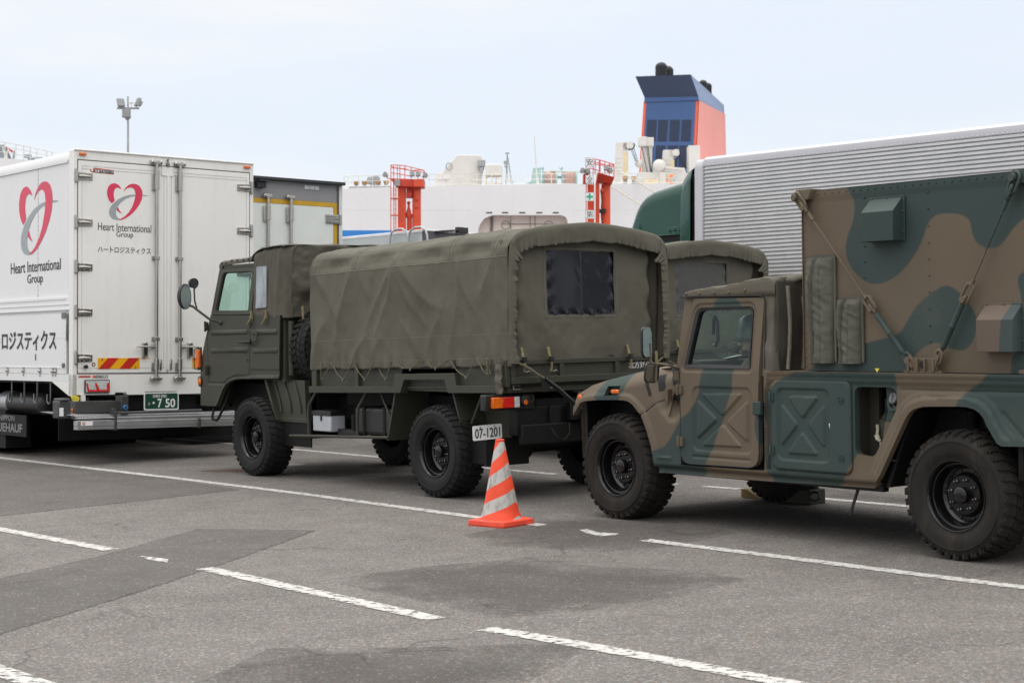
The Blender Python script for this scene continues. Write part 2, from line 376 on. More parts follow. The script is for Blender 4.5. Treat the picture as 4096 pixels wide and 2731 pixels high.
def text(mb, body, w, h, fn, c, x0, z0, flip=False, shear=0., bold=0., thick=.002):
    V, F = text_polys(body, w, h, x0, z0, shear, bold); n = len(V)
    vs = [fn(a, b, c) for a, b in V]; vb = [fn(a, b, c+thick) for a, b in V]
    if flip: F = [f[::-1] for f in F]
    mb.add(vs+vb, F+[tuple(n+i for i in f)[::-1] for f in F]); return mb
# ================================================================ GROUND
def asphalt(name, ca, cb, crack=.5, patch=False):
    m = bpy.data.materials.new(name); m.use_nodes = True; t = m.node_tree; L = t.links; P = t.nodes['Principled BSDF']; P.inputs['Roughness'].default_value = .85; P.inputs['Specular IOR Level'].default_value = .3
    n_ = lambda ty: t.nodes.new(ty)
    c = n_('ShaderNodeNewGeometry'); src = c.outputs['Position']
    big = n_('ShaderNodeTexNoise'); big.inputs['Scale'].default_value = .45; big.inputs['Detail'].default_value = 8; big.inputs['Roughness'].default_value = .6; L.new(src, big.inputs[0])
    mr = n_('ShaderNodeMapRange'); mr.inputs[1].default_value = .3; mr.inputs[2].default_value = .7; L.new(big.outputs[0], mr.inputs[0])
    x = n_('ShaderNodeMix'); x.data_type = 'RGBA'; x.inputs[6].default_value = (*ca, 1); x.inputs[7].default_value = (*cb, 1); L.new(mr.outputs[0], x.inputs[0])
    v = n_('ShaderNodeTexVoronoi'); v.inputs['Scale'].default_value = 90; L.new(src, v.inputs['Vector'])
    sp = n_('ShaderNodeSeparateColor'); L.new(v.outputs['Color'], sp.inputs[0])
    r1 = n_('ShaderNodeMapRange'); r1.inputs[3].default_value = .72 if not patch else .84; r1.inputs[4].default_value = 1.26 if not patch else 1.14; L.new(sp.outputs[0], r1.inputs[0])
    # a few pale and a few rusty stones
    pale = n_('ShaderNodeMath'); pale.operation = 'GREATER_THAN'; pale.inputs[1].default_value = .90 if not patch else .975; L.new(sp.outputs[1], pale.inputs[0])
    rust = n_('ShaderNodeMath'); rust.operation = 'GREATER_THAN'; rust.inputs[1].default_value = .88; L.new(sp.outputs[2], rust.inputs[0])
    sc_ = n_('ShaderNodeVectorMath'); sc_.operation = 'SCALE'; L.new(x.outputs[2], sc_.inputs[0]); L.new(r1.outputs[0], sc_.inputs['Scale'])
    y = n_('ShaderNodeMix'); y.data_type = 'RGBA'; L.new(sc_.outputs[0], y.inputs[6]); y.inputs[7].default_value = (.34, .34, .33, 1)
    pm = n_('ShaderNodeMath'); pm.operation = 'MULTIPLY'; pm.inputs[1].default_value = .5; L.new(pale.outputs[0], pm.inputs[0]); L.new(pm.outputs[0], y.inputs[0])
    z = n_('ShaderNodeMix'); z.data_type = 'RGBA'; z.blend_type = 'MULTIPLY'; L.new(y.outputs[2], z.inputs[6]); z.inputs[7].default_value = (1.25, .98, .82, 1)
    rm = n_('ShaderNodeMath'); rm.operation = 'MULTIPLY'; rm.inputs[1].default_value = .8; L.new(rust.outputs[0], rm.inputs[0]); L.new(rm.outputs[0], z.inputs[0])
    # fine dark pores
    nf = n_('ShaderNodeTexNoise'); nf.inputs['Scale'].default_value = 34; nf.inputs['Detail'].default_value = 5; nf.inputs['Roughness'].default_value = .75; L.new(src, nf.inputs[0])
    rf = n_('ShaderNodeMapRange'); rf.inputs[1].default_value = .3; rf.inputs[2].default_value = .7; rf.inputs[3].default_value = .80; rf.inputs[4].default_value = 1.18; L.new(nf.outputs[0], rf.inputs[0])
    s2 = n_('ShaderNodeVectorMath'); s2.operation = 'SCALE'; L.new(z.outputs[2], s2.inputs[0]); L.new(rf.outputs[0], s2.inputs['Scale'])
    # mottled oil and wear at half-metre scale
    md = n_('ShaderNodeTexNoise'); md.inputs['Scale'].default_value = 2.3; md.inputs['Detail'].default_value = 7; L.new(src, md.inputs[0])
    rd = n_('ShaderNodeMapRange'); rd.inputs[1].default_value = .35; rd.inputs[2].default_value = .65; rd.inputs[3].default_value = .90; rd.inputs[4].default_value = 1.07; L.new(md.outputs[0], rd.inputs[0])
    s3 = n_('ShaderNodeVectorMath'); s3.operation = 'SCALE'; L.new(s2.outputs[0], s3.inputs[0]); L.new(rd.outputs[0], s3.inputs['Scale'])
    # cracks
    wn = n_('ShaderNodeTexNoise'); wn.inputs['Scale'].default_value = 1.6; wn.inputs['Detail'].default_value = 6; L.new(src, wn.inputs[0])
    wa = n_('ShaderNodeVectorMath'); wa.operation = 'MULTIPLY_ADD'; L.new(wn.outputs['Color'], wa.inputs[0]); wa.inputs[1].default_value = (.9, .9, 0); L.new(src, wa.inputs[2])
    vc = n_('ShaderNodeTexVoronoi'); vc.feature = 'DISTANCE_TO_EDGE'; vc.inputs['Scale'].default_value = .55; L.new(wa.outputs[0], vc.inputs['Vector'])
    ck = n_('ShaderNodeMapRange'); ck.inputs[1].default_value = .002; ck.inputs[2].default_value = .009; ck.inputs[3].default_value = 1; ck.inputs[4].default_value = 0; L.new(vc.outputs['Distance'], ck.inputs[0])
    cmn = n_('ShaderNodeTexNoise'); cmn.inputs['Scale'].default_value = .8; cmn.inputs['Detail'].default_value = 5; L.new(src, cmn.inputs[0])
    cm = n_('ShaderNodeMapRange'); cm.inputs[1].default_value = .46; cm.inputs[2].default_value = .58; cm.inputs[4].default_value = crack; L.new(cmn.outputs[0], cm.inputs[0])
    cx = n_('ShaderNodeMath'); cx.operation = 'MULTIPLY'; L.new(ck.outputs[0], cx.inputs[0]); L.new(cm.outputs[0], cx.inputs[1])
    fin = n_('ShaderNodeMix'); fin.data_type = 'RGBA'; L.new(cx.outputs[0], fin.inputs[0]); L.new(s3.outputs[0], fin.inputs[6]); fin.inputs[7].default_value = (.035, .032, .03, 1)
    L.new(fin.outputs[2], P.inputs['Base Color'])
    bp = n_('ShaderNodeBump'); bp.inputs['Strength'].default_value = .5 if not patch else .25; bp.inputs['Distance'].default_value = .004; L.new(v.outputs['Distance'], bp.inputs['Height']); L.new(bp.outputs[0], P.inputs['Normal'])
    m['col'] = 1
    return m, fin, P, t
def fade_by_edge(m, t, P, soft, amp, scale, attr='edge', lo=.35, stretch=None, top=1.):
    """ragged rim: transparent where distance-to-rim plus noise runs out"""
    L = t.links; n_ = lambda ty: t.nodes.new(ty)
    a = n_('ShaderNodeAttribute'); a.attribute_name = attr
    g = n_('ShaderNodeNewGeometry'); s = g.outputs['Position']
    if stretch:
        k = n_('ShaderNodeMapping'); k.inputs[2].default_value = (0, 0, stretch[1]); k.inputs[3].default_value = stretch[0]; L.new(s, k.inputs[0]); s = k.outputs[0]
    n = n_('ShaderNodeTexNoise'); n.inputs['Scale'].default_value = scale; n.inputs['Detail'].default_value = 9; n.inputs['Roughness'].default_value = .68; L.new(s, n.inputs[0])
    u = n_('ShaderNodeMath'); u.operation = 'SUBTRACT'; L.new(n.outputs[0], u.inputs[0]); u.inputs[1].default_value = lo
    q = n_('ShaderNodeMath'); q.operation = 'MULTIPLY'; L.new(u.outputs[0], q.inputs[0]); q.inputs[1].default_value = amp
    d = n_('ShaderNodeMath'); d.operation = 'SUBTRACT'; L.new(q.outputs[0], d.inputs[0]); L.new(a.outputs['Fac'], d.inputs[1])
    r = n_('ShaderNodeMapRange'); r.inputs[1].default_value = -soft; r.inputs[2].default_value = soft; r.inputs[4].default_value = top; L.new(d.outputs[0], r.inputs[0])
    L.new(r.outputs[0], P.inputs['Alpha'])
ASPH = asphalt('asphalt', (.126, .118, .111), (.154, .145, .137))[0]
tag(MB().add([(-900, -60, 0), (900, -60, 0), (900, 1500, 0), (-900, 1500, 0)], [(0, 1, 2, 3)]).build('ground', ASPH, smooth=False), kind='structure')
def sheet(name, poly, z, m, step, cap):
    z = z/2
    mb = panel(poly, (), lambda a, b: np.full(len(a), z), step, 0, sign=-1, fn=XY); V = np.array(mb.v)
    e = np.maximum(sdpoly(V[:, :2], poly), -cap)
    tag(mb.build(name, m, smooth=False, sdf=e, attr='edge'), kind='structure')
PA, _, PP, PT = asphalt('patched_asphalt', (.089, .083, .079), (.105, .098, .093), .25, True); fade_by_edge(PA, PT, PP, .02, .22, 9, lo=.5)
sheet('asphalt_patch', [(-4.9, 7.2), (-3.388, 11.085), (-2.987, 12.076), (-2.575, 13.623), (-2.216, 13.572), (-1.567, 13.41), (-2.026, 11.473), (-2.319, 10.385), (-2.758, 9.004), (-3.4, 6.8)], .004, PA, .12, .3)
sheet('asphalt_patch', [(-9.0, 22.5), (-6.55, 21.4), (-4.352, 19.1), (-2.747, 16.9), (-3.441, 16.046), (-4.525, 14.842), (-7, 12.3)], .004, PA, .15, .3)
PB, _, PP, PT = asphalt('stained_asphalt', (.094, .086, .082), (.108, .099, .095), .5, True); fade_by_edge(PB, PT, PP, .30, 1.2, 2.4, lo=.66, top=.68)
sheet('asphalt_stain', [(-1.25, 10.75), (-.6, 11.3), (.1, 11.65), (.5, 11.2), (.95, 11.0), (1.45, 10.5), (.9, 9.85), (.4, 9.45), (-.1, 9.25), (-.65, 10.0)], .004, PB, .08, .9)
sheet('asphalt_stain', [(-1.6, 7.1), (-1.25, 8.5), (-.393, 8.45), (.4, 8.55), (.15, 7.8), (-.3, 7.0)], .004, PB, .08, .9)
sheet('asphalt_stain', [(-.4, 12.95), (.2, 13.85), (1.15, 13.8), (1.7, 12.8), (1.15, 12.1), (.6, 11.85), (-.2, 12.3)], .004, PB, .08, .9)
sheet('asphalt_stain', [(2.6, 16.9), (3.5, 15.6), (3.9, 14.6), (3.3, 14.5), (2.7, 15.3)], .004, PB, .08, .5)
PAINT = mat('road_paint', (.50, .49, .47), .7, var=.10, vs=30, spec=.3, bump=.2, bs=200); t_ = PAINT.node_tree
fade_by_edge(PAINT, t_, t_.nodes['Principled BSDF'], .02, .75, 30, lo=.485, stretch=((.5, 1.0, 1), .876))
def stripe(pts, wd=.135):
    P = [Vector(p) for p in pts]; l = []; r = []
    for i, p in enumerate(P):
        d = (P[min(i+1, len(P)-1)]-P[max(i-1, 0)]).normalized(); n = Vector((-d.y, d.x)); l.append(tuple(p+n*wd/2)); r.append(tuple(p-n*wd/2))
    sheet('parking_line', l+r[::-1], .008, PAINT, .045, .05)
stripe([(-9.5, 25.2), (-6.62, 21.75), (-3.69, 18.33), (-2.03, 16.32), (-.264, 14.04), (.23, 13.46)])
stripe([(.95, 12.46), (1.6, 11.69), (2.26, 10.88), (3.0, 9.99), (3.9, 8.9)])
stripe([(-5.2, 14.95), (-4.22, 13.84), (-2.97, 12.41)]); stripe([(-2.1, 11.38), (-.44, 9.25)]); stripe([(-.17, 8.93), (-.02, 8.80), (.60, 8.14), (1.2, 7.46), (2.0, 6.5)])
stripe([(-3.3, 9.0), (-2.47, 8.04), (-2.05, 7.55), (-1.5, 6.9)]); stripe([(-6.0, 26.2), (-4.0, 23.7), (-1.78, 20.93), (-.37, 19.0), (.45, 18.0)])
stripe([(2.62, 15.3), (2.75, 15.12), (3.3, 14.45), (4.2, 13.3)]); stripe([(1.4, 16.95), (1.62, 16.68)], .1); stripe([(1.84, 16.42), (2.15, 16.1)], .11)
sheet('parking_line', [(.50, 13.12), (.56, 13.18), (.642, 12.95), (.79, 12.86), (.75, 12.75), (.64, 12.73), (.54, 12.91)], .008, PAINT, .03, .05)
sheet('parking_line', [(-2.70, 12.07), (-2.438, 11.863), (-2.41, 11.68), (-2.56, 11.82)], .008, PAINT, .03, .05)
RUSTM = mat('rust_stain', (.10, .045, .03), .8, var=.3, vs=8); t_ = RUSTM.node_tree; fade_by_edge(RUSTM, t_, t_.nodes['Principled BSDF'], .05, .3, 9, lo=.5)
sheet('rust_stain', [(-3.62, 19.2), (-3.3, 19.05), (-2.95, 18.95), (-2.85, 19.2), (-3.25, 19.42)], .004, RUSTM, .05, .2)
# a round utility cover by the front wheel
tag(MB().lathe([(.001, .006), (.16, .006), (.17, .001)], (-2.62, 19.85, 0), n=28).build('ground_cover_plate', mat('pale_cover', (.30, .30, .30), .6, var=.2, vs=9)), 'small round grey utility cover set in the asphalt behind the front wheel', 'utility cover')
# ================================================================ TRAFFIC CONE
def cone_material():
    m = mat('cone_orange', (.86, .085, .035), .5, var=.10, vs=7, spec=.35, dirt=.2, dcol=(.38, .06, .035)); t = m.node_tree; L = t.links; P = t.nodes['Principled BSDF']
    first = P.inputs['Base Color'].links[0].from_socket
    a = t.nodes.new('ShaderNodeAttribute'); a.attribute_name = 'stripe'
    fr = t.nodes.new('ShaderNodeMath'); fr.operation = 'FRACT'; L.new(a.outputs['Fac'], fr.inputs[0])
    gt = t.nodes.new('ShaderNodeMapRange'); gt.inputs[1].default_value = .505; gt.inputs[2].default_value = .525; L.new(fr.outputs[0], gt.inputs[0])
    n = t.nodes.new('ShaderNodeTexNoise'); n.inputs['Scale'].default_value = 22; n.inputs['Detail'].default_value = 8; c = t.nodes.new('ShaderNodeTexCoord'); k = t.nodes.new('ShaderNodeMapping'); k.inputs[3].default_value = (1, 1, .35); L.new(c.outputs['Object'], k.inputs[0]); L.new(k.outputs[0], n.inputs[0])
    r = t.nodes.new('ShaderNodeValToRGB'); r.color_ramp.elements[0].position = .25; r.color_ramp.elements[0].color = (.20, .19, .18, 1); r.color_ramp.elements[1].position = .5; r.color_ramp.elements[1].color = (.50, .49, .46, 1); L.new(n.outputs[0], r.inputs[0])
    x = t.nodes.new('ShaderNodeMix'); x.data_type = 'RGBA'; L.new(gt.outputs[0], x.inputs[0]); L.new(first, x.inputs[6]); L.new(r.outputs[0], x.inputs[7]); L.new(x.outputs[2], P.inputs['Base Color'])
    return m
cone = thing('traffic_cone', 'orange traffic cone with pale diagonal stripes standing on the white line', 'traffic cone', Matrix.Translation((-.112, 13.59, 0)) @ Matrix.Rotation(R(-41), 4, 'Z'))
CORANGE = mat('cone_base_rubber', (.80, .075, .035), .55, var=.12, vs=12, dirt=.25, dcol=(.30, .05, .03))
mb = MB(); q = .195
ring = lambda h, e, r: [(x, y, h) for x, y in rrect(-e, e, -e, e, r, 4)]
base = [ring(0, q-.004, .02), ring(.012, q, .022), ring(.042, q-.003, .024), ring(.053, q-.03, .05)]
nr = len(base[0])
for i in range(3):
    mb.add(base[i]+base[i+1], [(k, (k+1) % nr, nr+(k+1) % nr, nr+k) for k in range(nr)])
mb.add(base[3], [tuple(range(nr))]); mb.add(base[0], [tuple(range(nr))[::-1]])
mb.build('cone_base', CORANGE, cone, ang=50)
mb = MB(); n, m_ = 96, 40; seam = R(-90+60+41); vs = []; st = []
for j in range(m_+1):
    h = .05+.625*j/m_; r = .158*(1-j/m_)+.034*(j/m_)+.012*max(0, 1-j/4)
    for i in range(n):
        a = 2*math.pi*i/n; d = abs((a-seam+math.pi) % (2*math.pi)-math.pi)
        vs.append((r*math.cos(a), r*math.sin(a), h)); st.append((.613-(h+.052*d))/.2125)
mb.add(vs, [(j*n+i, j*n+(i+1) % n, (j+1)*n+(i+1) % n, (j+1)*n+i) for j in range(m_) for i in range(n)])
mb.build('cone_sleeve', cone_material(), cone, sdf=np.array(st), attr='stripe')
MB().lathe([(.0345, .66), (.036, .668), (.036, .684), (.027, .688), (.024, .66)], n=32).build('cone_tip', CORANGE, cone)
# ================================================================ WHEELS (outer face at y=0 looking to -y)
def tyre_mesh(Rt=.434, wd=.315, nb=36):
    m = MB(); A = (0, 1, 0)
    prof = [(.222, .045), (.232, .026), (.245, .022), (.262, .018), (.272, .009), (.300, .002), (.335, .000), (.352, .001), (.354, -.003), (.360, -.003), (.362, .004), (.385, .012), (.402, .026), (.412, .045), (Rt-.013, .07),
            (Rt-.011, wd/2), (Rt-.013, wd-.07), (.412, wd-.045), (.402, wd-.026), (.385, wd-.012), (.335, wd), (.272, wd-.009), (.232, wd-.026), (.222, wd-.045)]
    m.lathe([(r, -h) for r, h in prof], axis=(0, -1, 0), n=96)
    def block(a, da, y0, y1, r0, r1, sk=0., r1b=None):
        P = []
        for r_ in (0, 1):
            for y, s_, e in ((y0, 0, 0), (y0, 1, 0), (y1, 1, 1), (y1, 0, 1)):
                an = a+da*(s_-.5)+sk*e; r = r0 if r_ == 0 else ((r1b or r1) if e == 0 else r1); P.append((r*math.sin(an), y, r*math.cos(an)))
        m.hexa(P)
    for i in range(nb):
        a = 2*math.pi*i/nb; d = 2*math.pi/nb
        block(a, d*.62, .018, .082, .385, Rt+.001, d*.10, .419); block(a+d*.5, d*.62, wd-.082, wd-.018, .385, Rt+.001, -d*.10)
        block(a+d*.25, d*.60, .092, .150, Rt-.03, Rt+.002, d*.32); block(a+d*.75, d*.60, wd-.150, wd-.092, Rt-.03, Rt+.002, -d*.32)
        block(a+d*.02, d*.26, .010, .020, .372, .411, 0)                                # side lugs
    m.v = [(x, y-(.012*max(0, (-z-.405)/.03) if y < .1 else 0), max(z, -.4285)) for x, y, z in m.v]
    return m
def rim_mesh(nuts=8):
    m = MB(); A = (0, 1, 0)
    m.lathe([(r, -h) for r, h in [(.236, .050), (.240, .030), (.236, .016), (.230, .018), (.222, .030), (.217, .045), (.214, .058), (.206, .060), (.200, .075), (.197, .115), (.190, .135), (.172, .150), (.150, .150), (.140, .135), (.134, .118), (.128, .110), (.060, .110)]], axis=(0, -1, 0), n=64)
    m.lathe([(r, -h) for r, h in [(.060, .11), (.058, .076), (.054, .066), (.042, .060), (.020, .057), (.0005, .057)]], axis=(0, -1, 0), n=32)
    for i in range(10):                                                                   # hand holes hinted by bosses on the dish
        a = 2*math.pi*(i+.5)/10; c = (.165*math.sin(a), .148, .165*math.cos(a)); m.lathe([(.012, 0), (.010, .006), (.0005, .007)], c, (0, -1, 0), 10)
    return m
def nuts_mesh(k=8):
    m = MB()
    for i in range(k):
        a = 2*math.pi*(i+.3)/k; c = (.100*math.sin(a), .110, .101*math.cos(a)); m.lathe([(.0135, 0), (.0135, .014), (.009, .018), (.007, .034), (.0005, .036)], c, (0, -1, 0), 6)
    return m
_wh = {}
def wheel(parent, x, y, far=False, dusty=False, z=.4285):
    k = dusty
    if k not in _wh:
        t = tyre_mesh().build('wheel', RUBBER_D if dusty else RUBBER, parent, ang=34); r = rim_mesh().build('rim', RIM, t, ang=30); nuts_mesh().build('wheel_nut', RIMNUT, r, ang=30); _wh[k] = t; o = t
    else: o = copy_tree(_wh[k], parent)
    o.location = (x, y, z); o.rotation_euler = (0, 0, math.pi if far else 0); return o
# ================================================================ CAMOUFLAGED UTILITY TRUCK  (x to the rear, y away from the viewer)
CA = .9138; MC = Matrix.Translation((.8009, 13.844, 0)) @ Matrix.Rotation(-CA, 4, 'Z')
camo = thing('military_utility_truck', 'low brown and teal camouflaged truck with a soft cab top carrying a shelter', 'truck', MC)
WC = 1.075
T1 = [(1.13, 1.80), (1.439, 1.80), (1.405, 1.45), (1.382, 1.25), (1.369, 1.09), (1.28, .888), (1.182, .683), (1.062, .488), (1.003, .38), (.656, .36), (.40, .36), (.44, .573), (.61, .616), (.70, .72), (.796, .845), (.906, .903), (.97, 1.0), (1.018, 1.11), (1.05, 1.233), (1.09, 1.5)]
T2 = [(-.215, .95), (-.225, 1.03), (-.19, 1.12), (-.16, 1.24), (.17, 1.30), (.165, 1.18), (.151, 1.109), (.11, 1.03), (.07, .94)]
T3 = [(1.60, .77), (1.60, .86), (1.65, .98), (1.696, 1.077), (1.776, 1.1), (1.864, 1.17), (2.03, 1.225), (2.12, 1.30), (2.948, 1.30), (2.95, 1.143), (2.915, .98), (2.88, .905), (2.80, .893), (2.77, .80), (2.72, .73), (2.56, .65), (2.53, .56), (2.36, .38), (1.75, .37), (1.71, .50), (1.665, .64)]
T4 = [(3.75, 1.32), (3.72, 1.24), (3.625, 1.165), (3.545, 1.136), (3.47, 1.06), (3.43, .95), (3.6, .60), (4.7, .5), (4.7, 1.4)]
S1 = [(2.44, 2.62), (2.455, 2.53), (2.51, 2.461), (2.526, 2.389), (2.507, 2.289), (2.452, 2.191), (2.43, 2.101), (2.455, 2.008), (2.519, 1.925), (2.622, 1.856), (2.712, 1.84), (2.814, 1.86), (2.915, 1.907), (3.015, 1.996), (3.09, 2.09), (3.128, 2.166), (3.165, 2.251), (3.226, 2.296), (3.332, 2.301), (3.448, 2.28), (3.505, 2.241), (3.517, 2.164), (3.542, 2.097), (3.604, 2.057), (3.683, 2.046), (3.75, 2.069), (3.817, 2.148), (3.929, 2.243), (4.2, 2.3), (4.2, 2.62)]
S2 = [(1.95, 1.15), (2.004, 1.21), (2.322, 1.348), (2.588, 1.434), (2.844, 1.479), (2.92, 1.508), (2.983, 1.596), (3.058, 1.692), (3.156, 1.758), (3.241, 1.804), (3.312, 1.821), (3.382, 1.791), (3.473, 1.713), (3.529, 1.636), (3.551, 1.579), (3.532, 1.476), (3.479, 1.4), (3.409, 1.379), (3.316, 1.4), (3.222, 1.438), (3.15, 1.424), (3.04, 1.361), (2.978, 1.292), (2.964, 1.15)]
S3 = [(4.2, 1.93), (3.923, 1.90), (3.872, 1.865), (3.862, 1.824), (3.886, 1.75), (3.896, 1.658), (3.93, 1.62), (4.2, 1.60)]
S4 = [(4.2, 1.41), (3.915, 1.391), (3.83, 1.375), (3.805, 1.31), (3.80, 1.15), (4.2, 1.15)]
BODYT = [chaikin(p, 2) for p in (T1, T2, T3, T4)]; SHELT = [chaikin(p, 2) for p in (S1, S2, S3, S4)]
def sdf_of(polys):
    def f(V):
        P = V[:, [0, 2]]; return np.minimum.reduce([sdpoly(P, p) for p in polys])
    return f
SDB, SDS = sdf_of(BODYT), sdf_of(SHELT)
ARCH_F = [(-.50, .832), (-.43, .91), (-.406, .938), (-.36, .953), (-.314, .960), (-.15, .970), (.02, .975), (.14, .976), (.20, .968), (.256, .941), (.318, .886), (.349, .865), (.419, .735), (.468, .611), (.510, .407)]
ARCH_R = [(2.803, .517), (3.034, .921), (3.068, .965), (3.109, .991), (3.181, 1.010), (3.35, 1.016), (3.474, 1.019), (3.54, 1.017), (3.60, 1.005), (3.64, .982), (3.672, .95), (3.698, .897), (3.774, .789), (3.807, .774)]
CROWN = [(-.437, 1.062), (-.40, 1.080), (-.19, 1.130), (.10, 1.182), (.31, 1.218), (.56, 1.246), (.67, 1.258), (.79, 1.272)]
outl = [(-.484, 1.010)] + ARCH_F + [(1.2, .408), (1.755, .412), (2.687, .424), (2.758, .465)] + ARCH_R + [(4.50, .780), (4.50, 1.235), (1.765, 1.228), (1.70, 1.10), (1.69, .49), (.79, .485), (.79, 1.272)] + CROWN[::-1]
FUEL = rpoly([(2.565, .655), (2.565, 1.132), (2.94, 1.132), (2.94, .99), (2.735, .645)], [.06, .06, .07, .05, .05])
SCOOP = np.array([(.34, 1.30), (.44, 1.10), (.56, .90), (.66, .825), (.73, .83), (.78, .88), (.85, 1.0), (.85, 1.35)])
cx = np.array(CROWN)
def body_h(x, z):
    y = np.full(len(x), .03); P = np.stack([x, z], 1)
    zc = np.interp(x, cx[:, 0], cx[:, 1]); k = np.clip((z-(zc-.13))/.13, 0, 1); y = y+np.where(x < .8, .11*k*k, 0)
    y = y+.13*sst(-sdpoly(P, SCOOP)/.13+.15)*(x < .9)                                    # hollow ahead of the door
    y = y+.05*sst((.475-z)/.03)*(x > .5)*(z < .5)                                        # tucked-in sill
    y = y-.012*sst((.418-z)/.006)*(x > .5)*(z < .5)
    dr = dseg(P, ARCH_R, False); df = dseg(P, ARCH_F, False)
    y = y-.022*sst((.066-dr)/.016)*(x > 2.7)*(z < 1.11)-.012*sst((.105-dr)/.012)*(x > 2.7)*(z < 1.125)
    y = y-.020*sst((.058-df)/.02)*(x < .56)
    y = y+.010*np.exp(-((z-1.117)/.010)**2)*(x > 2.97)                                   # pressed line below the rail
    y = y-.018*sst((z-1.155)/.006)*(x > 1.72)-.014*sst((z-1.196)/.006)*(x > 1.72)        # stepped rail
    y = y+.010*np.exp(-((dseg(P, [(3.80, .98), (3.95, .83), (4.2, .83)], False))/.012)**2)
    y = y-.008*sst((.012-np.abs(z-.528))/.008)*(x > .52)*(x < .68)
    y = y+.007*np.exp(-(dseg(P, [(.349, .866), (.50, .955), (.74, 1.09), (.80, 1.12)], False)/.006)**2)   # joint of the tilting bonnet
    return y
mb = panel(outl, [FUEL, [(-.105, 1.007), (.069, 1.015), (.077, 1.090), (-.098, 1.084)]], body_h, .0145, .05); mb.mirror_y(WC)
# bonnet, nose, tail, deck and the closed shapes behind the skin
for a, b in zip(CROWN[:-1], CROWN[1:]):
    ya = .14+.13*float(sst(np.array(-sdpoly(np.array([[a[0], a[1]]]), SCOOP)[0]/.13+.15))) if a[0] < .9 else .14
    yb = .14+.13*float(sst(np.array(-sdpoly(np.array([[b[0], b[1]]]), SCOOP)[0]/.13+.15)))
    n = 14; rows = []
    for (x, z), y0 in ((a, ya), (b, yb)):
        rows.append([(x, y0+(2*WC-2*y0)*t/n, z+.05*math.sin(math.pi*t/n)**.6) for t in range(n+1)])
    mb.add(rows[0]+rows[1], [(t, t+n+1, t+n+2, t+1)[::-1] for t in range(n)])
mb.add([(-.437, .14, 1.062), (-.437, 2.01, 1.062), (-.50, 2.05, .832), (-.50, .10, .832), (-.49, 2.05, .50), (-.49, .10, .50)], [(0, 3, 2, 1), (3, 5, 4, 2)])
mb.add([(4.5, .0, 1.235), (4.5, 2.15, 1.235), (4.5, 2.12, .62), (4.5, .03, .62)], [(0, 3, 2, 1)])
mb.add([(1.765, .0, 1.231), (4.5, .0, 1.231), (4.5, 2.15, 1.231), (1.765, 2.15, 1.231)], [(0, 1, 2, 3)])
body = mb.build('body', CAMO, camo, sdf=SDB, ang=50)
mb = MB()
mb.box(-.46, 4.45, .36, 1.79, .50, .98)                 # frame and drive line
mb.box(-.40, .70, .12, 2.03, .985, 1.03); mb.box(2.98, 4.45, .10, 2.05, 1.03, 1.06)       # wheel-house tops
mb.box(.47, .50, .08, 2.07, .42, 1.02); mb.box(-.47, -.43, .11, 2.04, .50, 1.02); mb.box(-.44, .47, .62, .64, .5, 1.0); mb.box(2.75, 2.80, .13, 2.02, .44, 1.05); mb.box(3.86, 3.90, .1, 2.05, .55, 1.03)
mb.box(.50, 2.75, .10, .16, .40, .62); mb.box(.50, 2.75, 1.99, 2.05, .40, .62)
mb.box(2.55, 2.97, .40, .44, .60, 1.16)
mb.cyl((0, .3, .43), (0, 1.85, .43), .07); mb.cyl((3.396, .3, .43), (3.396, 1.85, .43), .08); mb.box(4.2, 4.4, .3, 1.8, .40, .75)
mb.cyl((.05, .45, .45), (.02, .30, .92), .035); mb.cyl((3.3, .45, .45), (3.35, .30, .98), .035)
mb.build('chassis', BLACK, camo, smooth=False)
for x in (0, 3.396):
    wheel(camo, x+.03, -.004, False, True); wheel(camo, x+.03, 2.154, True, True)
# ---- cab: floor, dash, pillars
mb = MB()
mb.box(.80, 1.84, .12, 2.03, .55, .60); mb.hexa([(.60, .16, 1.05), (.94, .16, 1.05), (.94, 1.99, 1.05), (.60, 1.99, 1.05), (.55, .16, 1.25), (.88, .16, 1.30), (.88, 1.99, 1.30), (.55, 1.99, 1.25)])
mb.build('dashboard', mat('dark_dash', (.03, .032, .032), .6, var=.1), camo, bevel=.015)
mb = MB(); mb.box(.86, 1.64, 2.0, 2.03, .55, 1.36); mb.build('door_trim', BUCKLE, camo, bevel=.01)
mb = MB()
for yc in (.55, 1.55):
    mb.box(.98, 1.42, yc-.24, yc+.24, .60, .80); mb.hexa([(1.36, yc-.24, .78), (1.48, yc-.24, .78), (1.48, yc+.24, .78), (1.36, yc+.24, .78), (1.50, yc-.22, 1.36), (1.60, yc-.22, 1.36), (1.60, yc+.22, 1.36), (1.50, yc+.22, 1.36)])
mb.build('seat', SEATG, camo, bevel=.04)
mb = MB(); c = Vector((.93, 1.55, 1.27)); ax = Vector((.78, 0, .62)); e1 = Vector((0, 1, 0)); e2 = ax.cross(e1)
mb.tube([c+(e1*math.cos(t)+e2*math.sin(t))*.19 for t in np.linspace(0, 2*math.pi, 25)[:-1]], .014, 8, True); mb.cyl(c, c-ax*.3, .03); mb.tube([c-e1*.19, c, c+e1*.19], .012, 6)
mb.build('steering_wheel', BUCKLE, camo)
def lean(z): return .055*np.clip((z-1.24)/.55, 0, 1)      # the cab sides lean in above the waist
DOOR = rpoly([(.912, 1.785), (1.672, 1.775), (1.648, 1.10), (1.640, .507), (.80, .499), (.80, 1.20)], [.02, .03, .05, .11, .10, .02])
WIN = rpoly([(.948, 1.712), (1.560, 1.714), (1.556, 1.246), (.842, 1.246)], [.06, .055, .02, .02])
def tri(P, pts, r=.016): return sdpoly(P, rpoly(pts, .03, 3))
